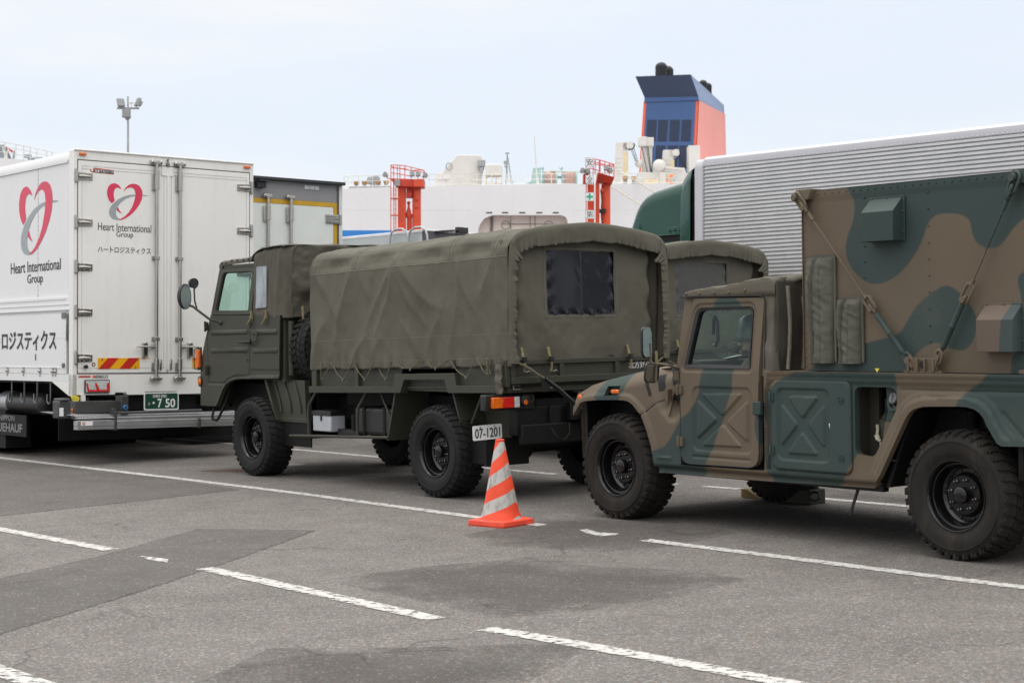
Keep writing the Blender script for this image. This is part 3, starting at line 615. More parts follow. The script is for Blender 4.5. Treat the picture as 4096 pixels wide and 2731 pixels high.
def emboss(P, rect, tris, base):
    d = sdpoly(P, rrect(*rect, .055, 5)); y = base+.013*sst(-d/.012+.4)
    for t in tris: y = y-.015*sst(-tri(P, t)/.011+.4)
    return y
TD = [[(1.029, 1.051), (1.472, 1.054), (1.264, .880)], [(.985, 1.005), (1.205, .853), (.978, .695)], [(1.528, 1.005), (1.300, .837), (1.524, .695)], [(1.262, .822), (1.029, .651), (1.463, .654)]]
def door_h(x, z):
    P = np.stack([x, z], 1); y = .022+lean(z); y = emboss(P, (.935, 1.568, .607, 1.100), TD, y)
    y = y+.009*sst((.014-np.abs(z-.560))/.01)*sst((.315-np.abs(x-1.24))/.01)
    dw = sdpoly(P, WIN); y = y+.012*sst((.035-dw)/.012)
    return y
dmb = panel(DOOR, [WIN], door_h, .0085, .045)
door = dmb.build('door', CAMO, camo, sdf=SDB, ang=55)
def win_frame(parent):
    m = MB(); o = rpoly([(.948, 1.712), (1.560, 1.714), (1.556, 1.246), (.842, 1.246)], [.06, .055, .02, .02]); i = rpoly([(.975, 1.690), (1.541, 1.692), (1.538, 1.270), (.872, 1.270)], [.05, .05, .015, .015]); n = len(o)
    vs = [(a, .022+float(lean(b))+.004, b) for a, b in o]+[(a, .022+float(lean(b))+.012, b) for a, b in i]+[(a, .022+float(lean(b))+.06, b) for a, b in i]
    m.add(vs, [(k, (k+1) % n, n+(k+1) % n, n+k) for k in range(n)]+[(n+k, n+(k+1) % n, 2*n+(k+1) % n, 2*n+k) for k in range(n)]); f = m.build('window_frame', mat('window_rubber', (.016, .016, .018), .5), parent)
    g = MB(); g.add([(a, .022+float(lean(b))+.035, b) for a, b in i], [tuple(range(len(i)))]); g.build('window_glass', GLASS_T, parent, smooth=False)
win_frame(door)
hb = MB()
for z in (1.075, .668):
    hb.box(.775, .835, .000, .028, z-.035, z+.035); hb.cyl((.80, -.006, z-.045), (.80, -.006, z+.045), .009, n=8)
hb.build('hinge', CAMOB, door, bevel=.003)
mb = MB(); mb.tube([(x, .0235+.0*z, z) for x, z in DOOR if z < 1.24], .0045, 5); mb.build('door_gap', GAP, camo)
mb = MB(); mb.box(1.612, 1.690, -.012, .024, .905, 1.005); mb.build('door_handle', CAMOT, door, bevel=.008)
# far door, the same pressing
fd = MB(); fd.v = [(x, 2*WC-y, z) for x, y, z in dmb.v]; fd.f = [f[::-1] for f in dmb.f]
fdo = fd.build('door', CAMO, camo, sdf=SDB, ang=55)
g = MB(); g.add([(.975, 2.06, 1.69), (1.541, 2.06, 1.69), (1.538, 2.1, 1.27), (.872, 2.1, 1.27)], [(0, 1, 2, 3)]); g.build('window_glass', GLASS_T, fdo, smooth=False)
mb = MB()                                                  # windscreen frame, pillars, roof rail, B pillar, rear bulkhead
for y0, y1 in ((.045, .125), (2.025, 2.105)):
    mb.hexa([(.735, y0, 1.24), (.795, y0, 1.24), (.795, y1, 1.24), (.735, y1, 1.24), (.800, y0+.05*(y0 < 1)-.05*(y0 > 1), 1.80), (.895, y0+.05*(y0 < 1)-.05*(y0 > 1), 1.80), (.895, y1, 1.80), (.800, y1, 1.80)])
    mb.box(1.664, 1.70, y0+.03*(y0 < 1), y1-.03*(y0 > 1), .50, 1.79); mb.box(.87, 1.72, y0+.035, y1-.005, 1.787, 1.812); mb.box(1.69, 1.765, y0-.015, y1, .50, 1.23)
mb.box(.86, .93, .10, 2.05, 1.76, 1.815); mb.box(.74, .80, .10, 2.05, 1.22, 1.30)
mb.build('cab_frame', CAMO, camo, bevel=.006, sdf=SDB)
mb = MB(); mb.add([(.80, .13, 1.30), (.80, 2.02, 1.30), (.91, 2.0, 1.76), (.91, .15, 1.76)], [(0, 1, 2, 3)]); mb.build('windscreen', GLASS_T, camo, smooth=False)
# ---- soft top
ST = [(.795, 1.800), (.82, 1.828), (.86, 1.846), (.973, 1.862), (1.15, 1.870), (1.28, 1.877), (1.45, 1.900), (1.58, 1.921), (1.65, 1.931), (1.71, 1.931), (1.76, 1.918), (1.785, 1.885)]
def top_sheet():
    xs = np.array([p[0] for p in ST]); zs = np.array([p[1] for p in ST]); U = np.linspace(0, 1, 70); X = .795+(1.785-.795)*U; Z = np.interp(X, xs, zs); A = []
    sec = [(.070, -1), (.072, -.5), (.078, -.2), (.10, -.08), (.14, -.025), (.20, 0), (.4, .02), (.7, .035), (1.075, .04)]
    sec = sec + [(2.15-a, b) for a, b in sec[-2::-1]]
    T = np.linspace(0, len(sec)-1, 90); sy = np.interp(T, range(len(sec)), [s[0] for s in sec]); sz = np.interp(T, range(len(sec)), [s[1] for s in sec])
    for j in range(len(T)):
        zz = np.where(sz[j] < 0, 1.792+(Z-1.792)*(1-min(1, -sz[j]))**.5, Z+sz[j])
        w = fbm(X*5+3, np.full_like(X, sy[j]*4), 4)*.014*(sz[j] > -.3)
        A.append(np.stack([X, sy[j]+np.zeros_like(X)-w*.3, zz+w], 1))
    return np.array(A)
m1_ = MB(); m1_.garr(top_sheet())
def quarter(y0, s):
    zs = np.linspace(1.19, 1.925, 60); xs = np.linspace(0, 1, 34); A = []
    for z in zs:
        x0 = 1.668 if z > 1.80 else 1.662; x1 = 1.785-.008*math.sin(z*9)
        X = x0+(x1-x0)*xs; w = fbm(X*5, np.full_like(X, z*3), 4)*.022+.006*np.sin(z*24+X*18)*np.clip((1.5-z)/.3, 0, 1); rnd = .05*np.clip((xs-.78)/.22, 0, 1)**2+.06*max(0, (z-1.80)/.125)**2
        A.append(np.stack([X, y0+s*(rnd-w+lean(z)*.6), np.full_like(X, z)], 1))
    m1_.garr(np.array(A))
quarter(.055, 1); quarter(2.095, -1)
m1_.build('soft_top', FADED, camo, solid=.006, ang=80)
mb = MB(); ys = np.linspace(.07, 2.08, 80); zs = np.linspace(1.22, 1.90, 40); A = []
for z in zs: A.append(np.stack([1.783+.014*np.sin(ys*13)*np.sin((z-1.2)*4.5)+fbm(ys*5, np.full_like(ys, z*2), 3)*.03, ys, np.full_like(ys, z)], 1))
mb.garr(np.array(A)); mb.build('rear_curtain', mat('dark_canvas', (.062, .058, .048), .8, var=.2, vs=4), camo, solid=.004, ang=80)
mb = MB()
for y, z0 in ((.17, 1.86), (.335, 1.78), (.70, 1.86)): mb.tube([(1.815, y, z0), (1.828, y+.008, 1.6), (1.822, y+.004, 1.4), (1.812, y-.006, 1.24)], .016, 6)
mb.build('curtain_strap', mat('faded_strap', (.20, .185, .145), .8, var=.2, vs=20), camo)
mb = MB()
for x in (.84, .99, 1.15, 1.31, 1.48): mb.lathe([(.012, 0), (.012, .006), (.007, .012), (.0005, .013)], (x, .068, 1.822+.012*(x > 1.4)), (0, -1, 0), 10)
mb.lathe([(.012, 0), (.012, .006), (.007, .012), (.0005, .013)], (1.735, .048, 1.205), (0, -1, 0), 10)
mb.build('snap_fastener', CAMOB, camo)
mb = MB(); mb.tube([(.79, .05, 1.798), (1.0, .07, 1.799), (1.62, .07, 1.789), (1.675, .068, 1.777), (1.69, .065, 1.74), (1.688, .05, 1.25)], .006, 6); mb.build('weather_seal', GAP, camo)
# ---- lights and small fittings on the wing
mb = MB(); mb.hexa([(-.105, .10, 1.007), (.069, .10, 1.015), (.069, .12, 1.015), (-.105, .12, 1.007), (-.098, .10, 1.084), (.077, .10, 1.090), (.077, .12, 1.090), (-.098, .12, 1.084)])
mb.build('lamp_recess', CAMOT, camo, smooth=False)
MB().box(-.028, .068, .022, .10, 1.026, 1.058).build('side_indicator', AMBER, camo, bevel=.008)
mb = MB(); mb.lathe([(.0005, .022), (.020, .018), (.030, .006), (.032, 0)], (-.445, .052, .984), (0, -1, 0), 20); mb.build('corner_lamp', AMBER, camo)
mb = MB(); mb.lathe([(.032, .0), (.034, .012), (.041, .010), (.041, 0)], (-.445, .055, .984), (0, -1, 0), 24); mb.build('lamp_bezel', CAMOB, camo)
def bh(x, z): return float(body_h(np.array([x]), np.array([z]))[0])
mb = MB(); mb.tube([(x, bh(x, z)-.001, z) for x, z in [(.349+.151*t, .866+.089*t) for t in np.linspace(0, 1, 8)]+[(.50+.24*t, .955+.135*t) for t in np.linspace(.1, 1, 10)]], .0055, 6); mb.build('bonnet_joint', GAP, camo)
for i, (x, z, l) in enumerate(((.425, 1.075, .12), (.495, 1.12, .135), (.575, 1.165, .12), (.65, 1.195, .10))):   # louvres in the hollow
    d = Vector((.42, -1)).normalized(); c = Vector((x, z)); q = Vector((1, .42)).normalized()*.016; a, b = c-d*l/2, c+d*l/2
    panel([tuple(p) for p in (a-q, b-q, b+q, a+q)], (), lambda X, Z: body_h(X, Z)-.004, .008, .006).build('louvre', GAP, camo, smooth=False)
mb = MB(); yb = bh(.53, 1.0); mb.box(.60, .632, yb-.02, yb+.03, .985, 1.075); k_ = lambda x, z, o: (x, bh(x, z)-o, z); mb.tube([k_(.615, 1.05, .025), k_(.615, 1.0, .045), k_(.64, .90, .04), k_(.65, .865, .03)], [.010, .012, .011, .007], 8); mb.tube([k_(.59, 1.06, .02), k_(.59, .96, .03), k_(.645, .955, .03), k_(.645, 1.06, .02)], .006, 6)
mb.build('bonnet_catch', CAMOB, camo, bevel=.003)
# ---- mirrors
def mirror(c, w_, h_, tilt, name='mirror', nod=0):
    M_ = Matrix.Translation(c) @ Matrix.Rotation(R(tilt[0]), 4, 'Z') @ Matrix.Rotation(R(tilt[1]), 4, 'Y') @ Matrix.Rotation(R(-nod), 4, 'X')
    o = rrect(-w_/2, w_/2, -h_/2, h_/2, w_*.30, 6); i = rrect(-w_/2+.009, w_/2-.009, -h_/2+.009, h_/2-.009, w_*.26, 6); n = len(o); m = MB(); k = lambda p, y: (p[0], y, p[1])
    vs = [k(p, 0) for p in o]+[k(p, -.006) for p in i]+[k((p[0]*1.0, p[1]), .008) for p in o]+[k((p[0]*.8, p[1]*.86), .024) for p in o]
    m.add(vs, [(a, (a+1) % n, n+(a+1) % n, n+a) for a in range(n)]+[(2*n+a, 2*n+(a+1) % n, (a+1) % n, a) for a in range(n)]+[(3*n+a, 3*n+(a+1) % n, 2*n+(a+1) % n, 2*n+a) for a in range(n)]+[tuple(range(3*n, 4*n))[::-1]])
    m.xform(M_); b = m.build(name, BUCKLE, camo)
    g = MB(); g.add([k(p, -.004) for p in i], [tuple(range(n))]); g.xform(M_); g.build('mirror_glass', MIRROR, b, smooth=False); return b
mirror((.585, -.12, 1.445), .165, .245, (108, 3), 'side_mirror', 2); mirror((.635, -.12, 1.205), .15, .155, (88, 2), 'side_mirror', -6)
mb = MB(); mb.tube([(.73, .10, 1.18), (.73, .05, 1.245), (.725, -.03, 1.268), (.68, -.07, 1.278), (.60, -.075, 1.275), (.575, -.08, 1.31), (.575, -.085, 1.44)], .011, 8); mb.tube([(.64, -.075, 1.278), (.645, -.085, 1.13)], .010, 8); mb.box(.70, .76, .05, .12, 1.15, 1.22)
mb.build('mirror_arm', CAMOB, camo)
mb = MB(); mb.tube([(.90, .30, 1.50), (.905, .30, 1.62), (.93, .29, 1.64), (.955, .29, 1.60), (.96, .29, 1.46), (.93, .29, 1.41), (.90, .30, 1.42)], .014, 8); mb.build('grab_handle', BUCKLE, camo)
mb = MB(); mb.tube([(.84, 1.2, 1.31), (.80, 1.5, 1.36), (.82, 1.8, 1.33)], .008, 6); mb.build('wiper', BUCKLE, camo)
# ---- side hatch, fuel bay
HT = [[(1.947, 1.049), (2.244, 1.053), (2.090, .890)], [(1.884, .998), (2.046, .845), (1.876, .682)], [(2.296, .998), (2.137, .849), (2.296, .688)], [(2.085, .798), (1.936, .634), (2.236, .634)]]
HO = rrect(1.786, 2.540, .512, 1.174, .06, 6)
def hatch_h(x, z):
    P = np.stack([x, z], 1); y = emboss(P, (1.838, 2.348, .585, 1.106), HT, np.full(len(x), .008))
    d = sdpoly(P, HO); return y+.010*sst((d+.014)/.014)
hatch = panel(HO, (), hatch_h, .0085, .03).build('side_hatch', CAMO, camo, sdf=SDB, ang=55)
mb = MB()
for z in (1.035, .625):
    mb.lathe([(.026, .0), (.028, .006), (.022, .007), (.020, .003), (.0005, .003)], (2.455, .010, z), (0, -1, 0), 20); mb.box(2.437, 2.473, .000, .008, z-.004, z+.004)
mb.build('hatch_latch', CAMOT, hatch)
mb = MB()
for z in (1.045, .655): mb.box(1.765, 1.815, -.004, .012, z-.032, z+.032); mb.cyl((1.79, -.008, z-.04), (1.79, -.008, z+.04), .008, n=8)
mb.build('hinge', CAMOT, hatch, bevel=.002)
mb = MB(); mb.tube([(x, .026, z) for x, z in HO], .004, 5, True); mb.build('hatch_gap', GAP, camo)
mb = MB(); hy = lambda x, z: float(hatch_h(np.array([x]), np.array([z]))[0])
for P_ in ([(2.336, .865), (2.345, .868), (2.350, .832), (2.344, .828)], [(2.350, .820), (2.355, .820), (2.355, .808), (2.351, .808)]): mb.prism(P_, XZ, hy(2.345, .84)-.0015, hy(2.345, .84)+.004)
mb.build('paint_chip', WHITEP, hatch, smooth=False)
mb = MB(); mb.add([(2.55, .38, .62), (2.97, .38, .62), (2.97, .38, 1.16), (2.55, .38, 1.16)], [(0, 1, 2, 3)]); mb.box(2.55, 2.64, .20, .24, .60, 1.15); mb.box(2.545, 2.555, .05, .38, .62, 1.15); mb.box(2.55, 2.9, .05, .38, .625, .635); mb.box(2.55, 2.96, .05, .38, 1.14, 1.15)
mb.build('fuel_bay', OLIVE_DK, camo, smooth=False)
mb = MB(); mb.prism([(2.80, 1.14), (2.955, 1.14), (2.955, .98), (2.912, .895), (2.79, .895), (2.815, .96)], XZ, .085, .30); ax_ = Vector((-.15, -1, .30)).normalized(); c_ = Vector((2.893, .085, 1.035)); e1 = ax_.cross(Vector((0, 0, 1))).normalized(); e2 = ax_.cross(e1)
mb.tube([c_+ax_*.012+(e1*math.cos(t)+e2*math.sin(t))*.066 for t in np.linspace(0, 2*math.pi, 29)[:-1]], .013, 8, True); mb.build('filler_plate', CAMOT, camo)
mb = MB(); mb.prism([(2.79, .892), (2.912, .892), (2.80, .655), (2.755, .655), (2.775, .78)], XZ, .080, .30); mb.build('bay_wall', CAMOB, camo)
mb = MB(); mb.lathe([(.055, -.004), (.055, .004), (.0005, .004)], tuple(c_), tuple(ax_), 24); mb.lathe([(.046, .0), (.046, .035), (.042, .04), (.0005, .04)], tuple(c_+Vector((.003, 0, .012))), tuple(ax_), 24); mb.build('filler_cap', BUCKLE, camo)
mb = MB(); mb.lathe([(.036, .041), (.034, .044), (.0005, .044)], tuple(c_+Vector((.003, 0, .012))), tuple(ax_), 24); mb.obox(c_+ax_*.05+Vector((.003, 0, .012)), .012, .012, .06); mb.build('cap_face', mat('cap_grey', (.15, .15, .16), .4), camo)
# ---- lower strap, tail lamp, step
mb = MB(); mb.tube([(2.38, .25, .44), (2.40, .24, .38), (2.375, .22, .28), (2.36, .20, .20)], [.012, .012, .011, .012], 6); mb.build('hanging_strap', BUCKLE, camo)
mb = MB(); mb.hexa([(2.80, .075, .44), (2.83, .075, .44), (2.83, .60, .44), (2.80, .60, .44), (3.02, .075, .98), (3.05, .075, .98), (3.05, .60, .98), (3.02, .60, .98)]); mb.build('mudguard', BLACK, camo)
m = MB(); m.add([(2.765, .012, 1.262), (2.805, .012, 1.262), (2.785, .012, 1.234), (2.765, .016, 1.262), (2.805, .016, 1.262), (2.785, .016, 1.234)], [(0, 2, 1), (3, 4, 5), (0, 1, 4, 3), (1, 2, 5, 4), (2, 0, 3, 5)]); m.build('yellow_marker', mat('yellow_mark', (.70, .55, .05), .5), camo, smooth=False)
# ================================================================ JERRY CAN in the open bay
can = thing('jerry_can', 'olive jerry can with a knotted rope handle inside the open side bay', 'fuel can', MC)
mb = MB(); mb.box(2.655, 2.80, .17, .36, .632, .90); mb.hexa([(2.66, .175, .90), (2.80, .175, .90), (2.80, .355, .90), (2.66, .355, .90), (2.68, .20, .94), (2.79, .20, .94), (2.79, .33, .94), (2.68, .33, .94)]); mb.build('can_body', OLIVE, can, bevel=.012)
mb = MB(); mb.tube([(2.69, .2, .93), (2.70, .2, .965), (2.78, .2, .965), (2.79, .2, .93)], .008, 6); mb.build('handle', OLIVE_DK, can)
mb = MB(); mb.tube([(2.655, .16, .86), (2.668, .15, .83), (2.662, .15, .80), (2.675, .15, .77)], .011, 7); mb.tube([(2.65, .15, .785), (2.67, .14, .765), (2.695, .145, .75)], .013, 7); mb.tube([(2.69, .15, .755), (2.695, .15, .66)], .008, 6); mb.build('rope', mat('pale_rope', (.42, .40, .30), .8, var=.3, vs=60), can)
ps = thing('paper_sheet', 'small white printed sheet lying on the dashboard of the low truck', 'paper', MC)
MB().hexa([(.80, .50, 1.305), (.90, .46, 1.312), (.86, .66, 1.33), (.76, .70, 1.325), (.80, .50, 1.307), (.90, .46, 1.314), (.86, .66, 1.332), (.76, .70, 1.327)]).build('sheet', WHITEP, ps, smooth=False)
# ================================================================ SHELTER
sh = thing('cargo_shelter', 'brown and teal camouflaged box shelter strapped on the bed of the low truck', 'shelter', MC)
X0, X1, Y0, Y1, Z0, Z1 = 2.045, 3.985, .10, 2.05, 1.236, 2.535
def wall_h(x, z):
    y = np.full(len(x), Y0); y = y+.006*sst((2.478-z)/.004)*(x > 2.15); y = y+.004*sst((x-2.085)/.004)
    return y+fbm(x*1.1, z*1.3, 2)*.006
mb = panel([(X0, Z0), (X1, Z0), (X1, Z1), (X0, Z1)], (), wall_h, .024, .02)
for p in ([(X0, Y1, Z0), (X0, Y0, Z0), (X0, Y0, Z1), (X0, Y1, Z1)], [(X1, Y0, Z0), (X1, Y1, Z0), (X1, Y1, Z1), (X1, Y0, Z1)], [(X1, Y1, Z0), (X0, Y1, Z0), (X0, Y1, Z1), (X1, Y1, Z1)], [(X0, Y0, Z1), (X1, Y0, Z1), (X1, Y1, Z1), (X0, Y1, Z1)]): mb.add(p, [(0, 1, 2, 3)])
def rivet(x, z, r=.0065, y=Y0): mb.lathe([(r, .006), (r, .001), (r*.8, -.003), (r*.4, -.005), (.0004, -.0055)], (x, y, z), (0, 1, 0), 8)
for i in range(27): rivet(2.19+i*.0655, 2.508)
for i in range(20): rivet(2.063, 1.27+i*.061, .007)
for x in (2.61, 3.165):
    for i in range(11): rivet(x, 1.33+i*.112, .0065, Y0+.005)
for i in range(8): rivet(3.935, 1.33+i*.12, .0065, Y0+.005)
mb.build('shelter_box', CAMO, sh, sdf=SDS, ang=30)
mb = MB()                                                  # angle trims on the front corner
mb.box(2.038, 2.046, .088, .14, 1.24, 2.46)
mb.build('corner_trim', CAMOB, sh, bevel=.002)
mb = MB(); mb.hexa([(2.02, .05, 2.452), (2.14, .05, 2.47), (2.14, .20, 2.47), (2.02, .20, 2.452), (2.02, .05, 2.545), (2.165, .05, 2.545), (2.165, .20, 2.545), (2.02, .20, 2.545)]); mb.hexa([(3.87, .06, 2.45), (4.0, .06, 2.45), (4.0, .2, 2.45), (3.87, .2, 2.45), (3.87, .06, 2.545), (4.0, .06, 2.545), (4.0, .2, 2.545), (3.87, .2, 2.545)])
mb.build('lifting_corner', CAMO, sh, bevel=.006, sdf=SDS)
def vent(x0, x1, zt, zb):
    y = Y0; m = MB(); m.box(x0-.005, x1+.02, y-.006, y+.002, zb-.002, zt+.012)
    a = .105; P = [(x0, y-.004, zb), (x1, y-.004, zb), (x1, y-a, zb), (x0, y-a, zb), (x0, y-.004, zt), (x1, y-.004, zt), (x1, y-a, zt-.095), (x0, y-a, zt-.095)]
    m.hexa([P[3], P[2], P[1], P[0], P[7], P[6], P[5], P[4]])
    V = np.array(m.v)
    return m
v1 = vent(2.675, 2.955, 2.432, 2.135)
v1.build('vent_cowl', CAMOT, sh, bevel=.003)
v2 = MB(); b = vent(3.625, 3.905, 1.680, 1.378); v2.v, v2.f = b.v, b.f
me_ = v2.build('vent_cowl', attr_mat('vent_paint', 'camo', (.118, .088, .066), (.042, .060, .060), .006, .62, .07), sh, bevel=.003, sdf=lambda V: 3.80+.03*(V[:, 2]-1.4)/.3-V[:, 0])
mb = MB()
for x0, x1, zt in ((2.69, 2.95, 2.438), (3.64, 3.90, 1.686)):
    for x in (x0, (x0+x1)/2, x1): mb.lathe([(.006, .0), (.006, .006), (.0004, .008)], (x, Y0-.006, zt), (0, -1, 0), 8)
    for z in (.1, .24): mb.lathe([(.006, .0), (.006, .006), (.0004, .008)], (x1+.012, Y0-.006, zt-z), (0, -1, 0), 8)
mb.build('vent_bolt', CAMOB, sh)
def sleeve(x0, x1, zt, zb):
    m = MB(); A = []; zz = np.linspace(zb, zt, 60); U = np.linspace(0, 1, 46); w = x1-x0
    for z in zz:
        t = (z-zb)/(zt-zb); xl = x0+.03*w*math.sin(t*7)+.14*w*(1-t)*.6; xr = x1-.015*(1-t)
        X = xl+(xr-xl)*U; bul = np.sqrt(np.clip(1-(2*U-1)**2, 0, 1)); y = Y0-.004-.055*bul*(1-.6*max(0, (t-.93)/.07))-.02*np.exp(-((U-.24-.12*t*t)/.04)**2)+.012*np.exp(-((U-.31-.12*t*t)/.03)**2)
        cr_ = lambda a, b, o: (.5-np.abs(vnoise(X*a+o, np.full_like(X, z*b)+U*2.2+o))*2)
        y = y-(.013*cr_(9, 17, 3)+.008*cr_(17, 31, 8)+.012*vnoise(X*7, np.full_like(X, z*6)))*bul**.5+.006*np.exp(-((U-.62)/.012)**2)
        A.append(np.stack([X, y, np.full_like(X, z)], 1))
    m.garr(np.array(A)); m.box(x1-.003, x1+.016, Y0-.012, Y0, zb+.01, zt+.018); m.box(x0+.04, x1+.016, Y0-.010, Y0, zt, zt+.018)
    return m
sleeve(2.075, 2.338, 2.050, 1.292).build('canvas_sleeve', SLEEVE, sh, ang=75); sleeve(2.360, 2.588, 1.742, 1.290).build('canvas_sleeve', SLEEVE, sh, ang=75)
# braces: shackle, thimble, wire, turnbuckle, shackle
def link(m, a, b, w_, r, nrm=(0, 1, 0)):
    a = Vector(a); b = Vector(b); d = (b-a).normalized(); n = Vector(nrm); q = d.cross(n).normalized()*w_/2; P = []
    for k in range(7): t = math.pi*k/6; P.append(a+q*math.cos(t)-d*(w_/2)*math.sin(t))
    for k in range(7): t = math.pi*k/6; P.append(b-q*math.cos(t)+d*(w_/2)*math.sin(t))
    m.tube(P, r, 8, True)
def brace(p, y):
    m = MB(); V = [Vector((x, y, z)) for x, z in p]
    link(m, V[0], V[0].lerp(V[1], .42), .070, .012, (.3, .9, .1)); link(m, V[0].lerp(V[1], .42), V[0].lerp(V[1], .74), .045, .012, (.9, .3, 0)); m.cyl(V[0].lerp(V[1], .60)+Vector((0, .01, 0)), V[0].lerp(V[1], .60)+Vector((0, -.035, 0)), .022, n=12); m.cyl(V[0]+Vector((-.02, -.03, 0)), V[0]+Vector((0, .05, 0)), .026, n=14)
    a = V[0].lerp(V[1], .80); m.cyl(a, a+(V[2]-a).normalized()*.085, .014, n=10)
    w0 = a; link(m, V[2].lerp(V[3], .30), V[2].lerp(V[3], .95), .06, .011); m.cyl(V[2].lerp(V[3], -.25), V[2].lerp(V[3], .15), .015, n=10)
    link(m, V[3].lerp(V[4], -.05), V[3].lerp(V[4], .14), .035, .011, (.9, .3, 0)); m.cyl(V[3]+Vector((0, -.03, 0)), V[3]+Vector((0, .02, 0)), .022, n=12)
    m.tube([w0, V[2].lerp(V[3], .2)], .0075, 8)
    link(m, V[6].lerp(V[7], -.45), V[6].lerp(V[7], .25), .05, .013); m.cyl(V[6]+Vector((0, -.025, 0)), V[6]+Vector((0, .02, 0)), .022, n=12); link(m, V[6].lerp(V[7], .45), V[7], .035, .011, (.9, .3, 0)); m.tube([V[3].lerp(V[4], .1), V[3].lerp(V[4], .3)], .009, 8); m.tube([V[5].lerp(V[6], .1), V[5].lerp(V[6], .7)], .009, 8)
    return m, V
for p, c1, c2 in (([(2.035, 2.49), (2.15, 2.355), (2.655, 1.755), (2.715, 1.675), (2.84, 1.53), (2.985, 1.365), (3.022, 1.322), (3.052, 1.275)], CAMOB, CAMOT), ([(3.905, 2.49), (3.83, 2.33), (3.555, 1.825), (3.490, 1.72), (3.44, 1.64), (3.312, 1.40), (3.272, 1.335), (3.250, 1.275)], CAMOB, CAMOT)):
    m, V = brace(p, .055); m.v = [tuple(V0) for V0 in m.v]; t = m.build('tie_down_cable', CAMO, sh, sdf=SDS)
    k = MB(); a, b = V[3].lerp(V[4], .25), V[5].lerp(V[6], .15); k.tube([a, a.lerp(b, .04), a.lerp(b, .10), a.lerp(b, .48), a.lerp(b, .5), a.lerp(b, .52), a.lerp(b, .90), a.lerp(b, .96), b], [.011, .020, .0205, .0205, .024, .0205, .0205, .020, .011], 10); k.build('turnbuckle', c2, t)
m = MB(); m.box(3.0, 3.32, .03, .10, 1.233, 1.243); m.box(3.02, 3.27, .045, .06, 1.243, 1.335); m.box(3.035, 3.05, .02, .06, 1.243, 1.33); m.box(3.245, 3.26, .02, .06, 1.243, 1.33); m.box(3.115, 3.125, .02, .06, 1.243, 1.33); m.box(3.175, 3.185, .02, .06, 1.243, 1.33)
for x in (3.01, 3.06, 3.22, 3.30): m.lathe([(.010, 0), (.010, .008), (.0004, .010)], (x, .038, 1.243), (0, 0, 1), 6)
m.build('anchor_bracket', CAMOB, sh, bevel=.002); m = MB(); m.lathe([(.0005, .001), (.026, .001), (.027, 0)], (3.15, .044, 1.29), (0, -1, 0), 18); m.build('bracket_hole', GAP, sh)
m = MB(); m.box(3.93, 4.02, .02, .1, 1.237, 1.262); m.build('anchor_bracket', CAMOB, sh, bevel=.003)
# ================================================================ WHEEL CHOCKS by the far front wheel
ch = thing('wheel_chock', 'dark wheel chock with a wire handle behind the far front wheel', 'wheel chock', MC)
m = MB(); m.hexa([(.14, 1.86, 0), (.46, 1.86, 0), (.46, 2.06, 0), (.14, 2.06, 0), (.335, 1.86, .13), (.46, 1.86, .13), (.46, 2.06, .13), (.335, 2.06, .13)]); m.build('block', OLIVE_DK, ch, bevel=.008)
m = MB(); m.tube([(.46, 1.88, .10), (.50, 1.86, .12), (.56, 1.86, .11), (.57, 1.86, .065), (.52, 1.86, .04), (.46, 1.88, .045)], .010, 8); m.build('handle', BUCKLE, ch)
ch = thing('wheel_chock', 'pale yellow wooden wheel chock in front of the far front wheel', 'wheel chock', MC)
m = MB(); m.hexa([(-.43, 1.92, 0), (-.20, 1.92, 0), (-.20, 2.04, 0), (-.43, 2.04, 0), (-.43, 1.92, .078), (-.36, 1.92, .078), (-.36, 2.04, .078), (-.43, 2.04, .078)]); m.build('block', mat('yellow_wood', (.24, .17, .06), .7, var=.2, vs=6), ch, bevel=.005)
# ================================================================ PERSON in the near seat of the low truck
SKIN = mat('skin', (.58, .36, .27), .5, var=.06, vs=20, spec=.4)
UNIF = mat('camouflage_uniform', (.045, .060, .030), .8, var=.6, vs=14, col2=(.11, .085, .05))
HELM = mat('grey_green_helmet', (.13, .155, .15), .32, var=.08, vs=6)
per = thing('person', 'person in a grey-green helmet and camouflage uniform sitting in the cab of the low truck', 'person', MC)
def skinned(name, nodes, edges, m, parent, root=0, sub=2):
    me = bpy.data.meshes.new(name); me.from_pydata([n[:3] for n in nodes], edges, []); me.materials.append(m)
    o = bpy.data.objects.new(name, me); COL.objects.link(o); o.parent = parent
    md = o.modifiers.new('skin', 'SKIN'); md.use_smooth_shade = True
    for i, n in enumerate(nodes):
        s = me.skin_vertices[0].data[i]; r = n[3]; s.radius = r if isinstance(r, tuple) else (r, r); s.use_root = i == root
    d = o.modifiers.new('sub', 'SUBSURF'); d.levels = sub; d.render_levels = sub; return o
Y = .55
nodes = [(1.24, Y, .86, (.15, .13)), (1.24, Y, 1.0, (.15, .12)), (1.22, Y, 1.15, (.17, .12)), (1.19, Y, 1.26, (.13, .10)), (1.155, Y, 1.335, .058), (1.12, Y, 1.40, .062), (1.095, Y, 1.455, .085), (1.095, Y, 1.54, .085),
         (1.20, Y-.19, 1.25, .058), (1.12, Y-.23, 1.03, .046), (.92, Y-.16, .95, .036), (.84, Y-.13, .93, .028), (1.20, Y+.19, 1.25, .058), (1.12, Y+.23, 1.03, .046), (.92, Y+.16, .95, .036), (.84, Y+.13, .93, .028),
         (1.18, Y-.10, .86, .085), (.82, Y-.12, .89, .066), (.76, Y-.12, .66, .05), (1.18, Y+.10, .86, .085), (.82, Y+.12, .89, .066), (.76, Y+.12, .66, .05)]
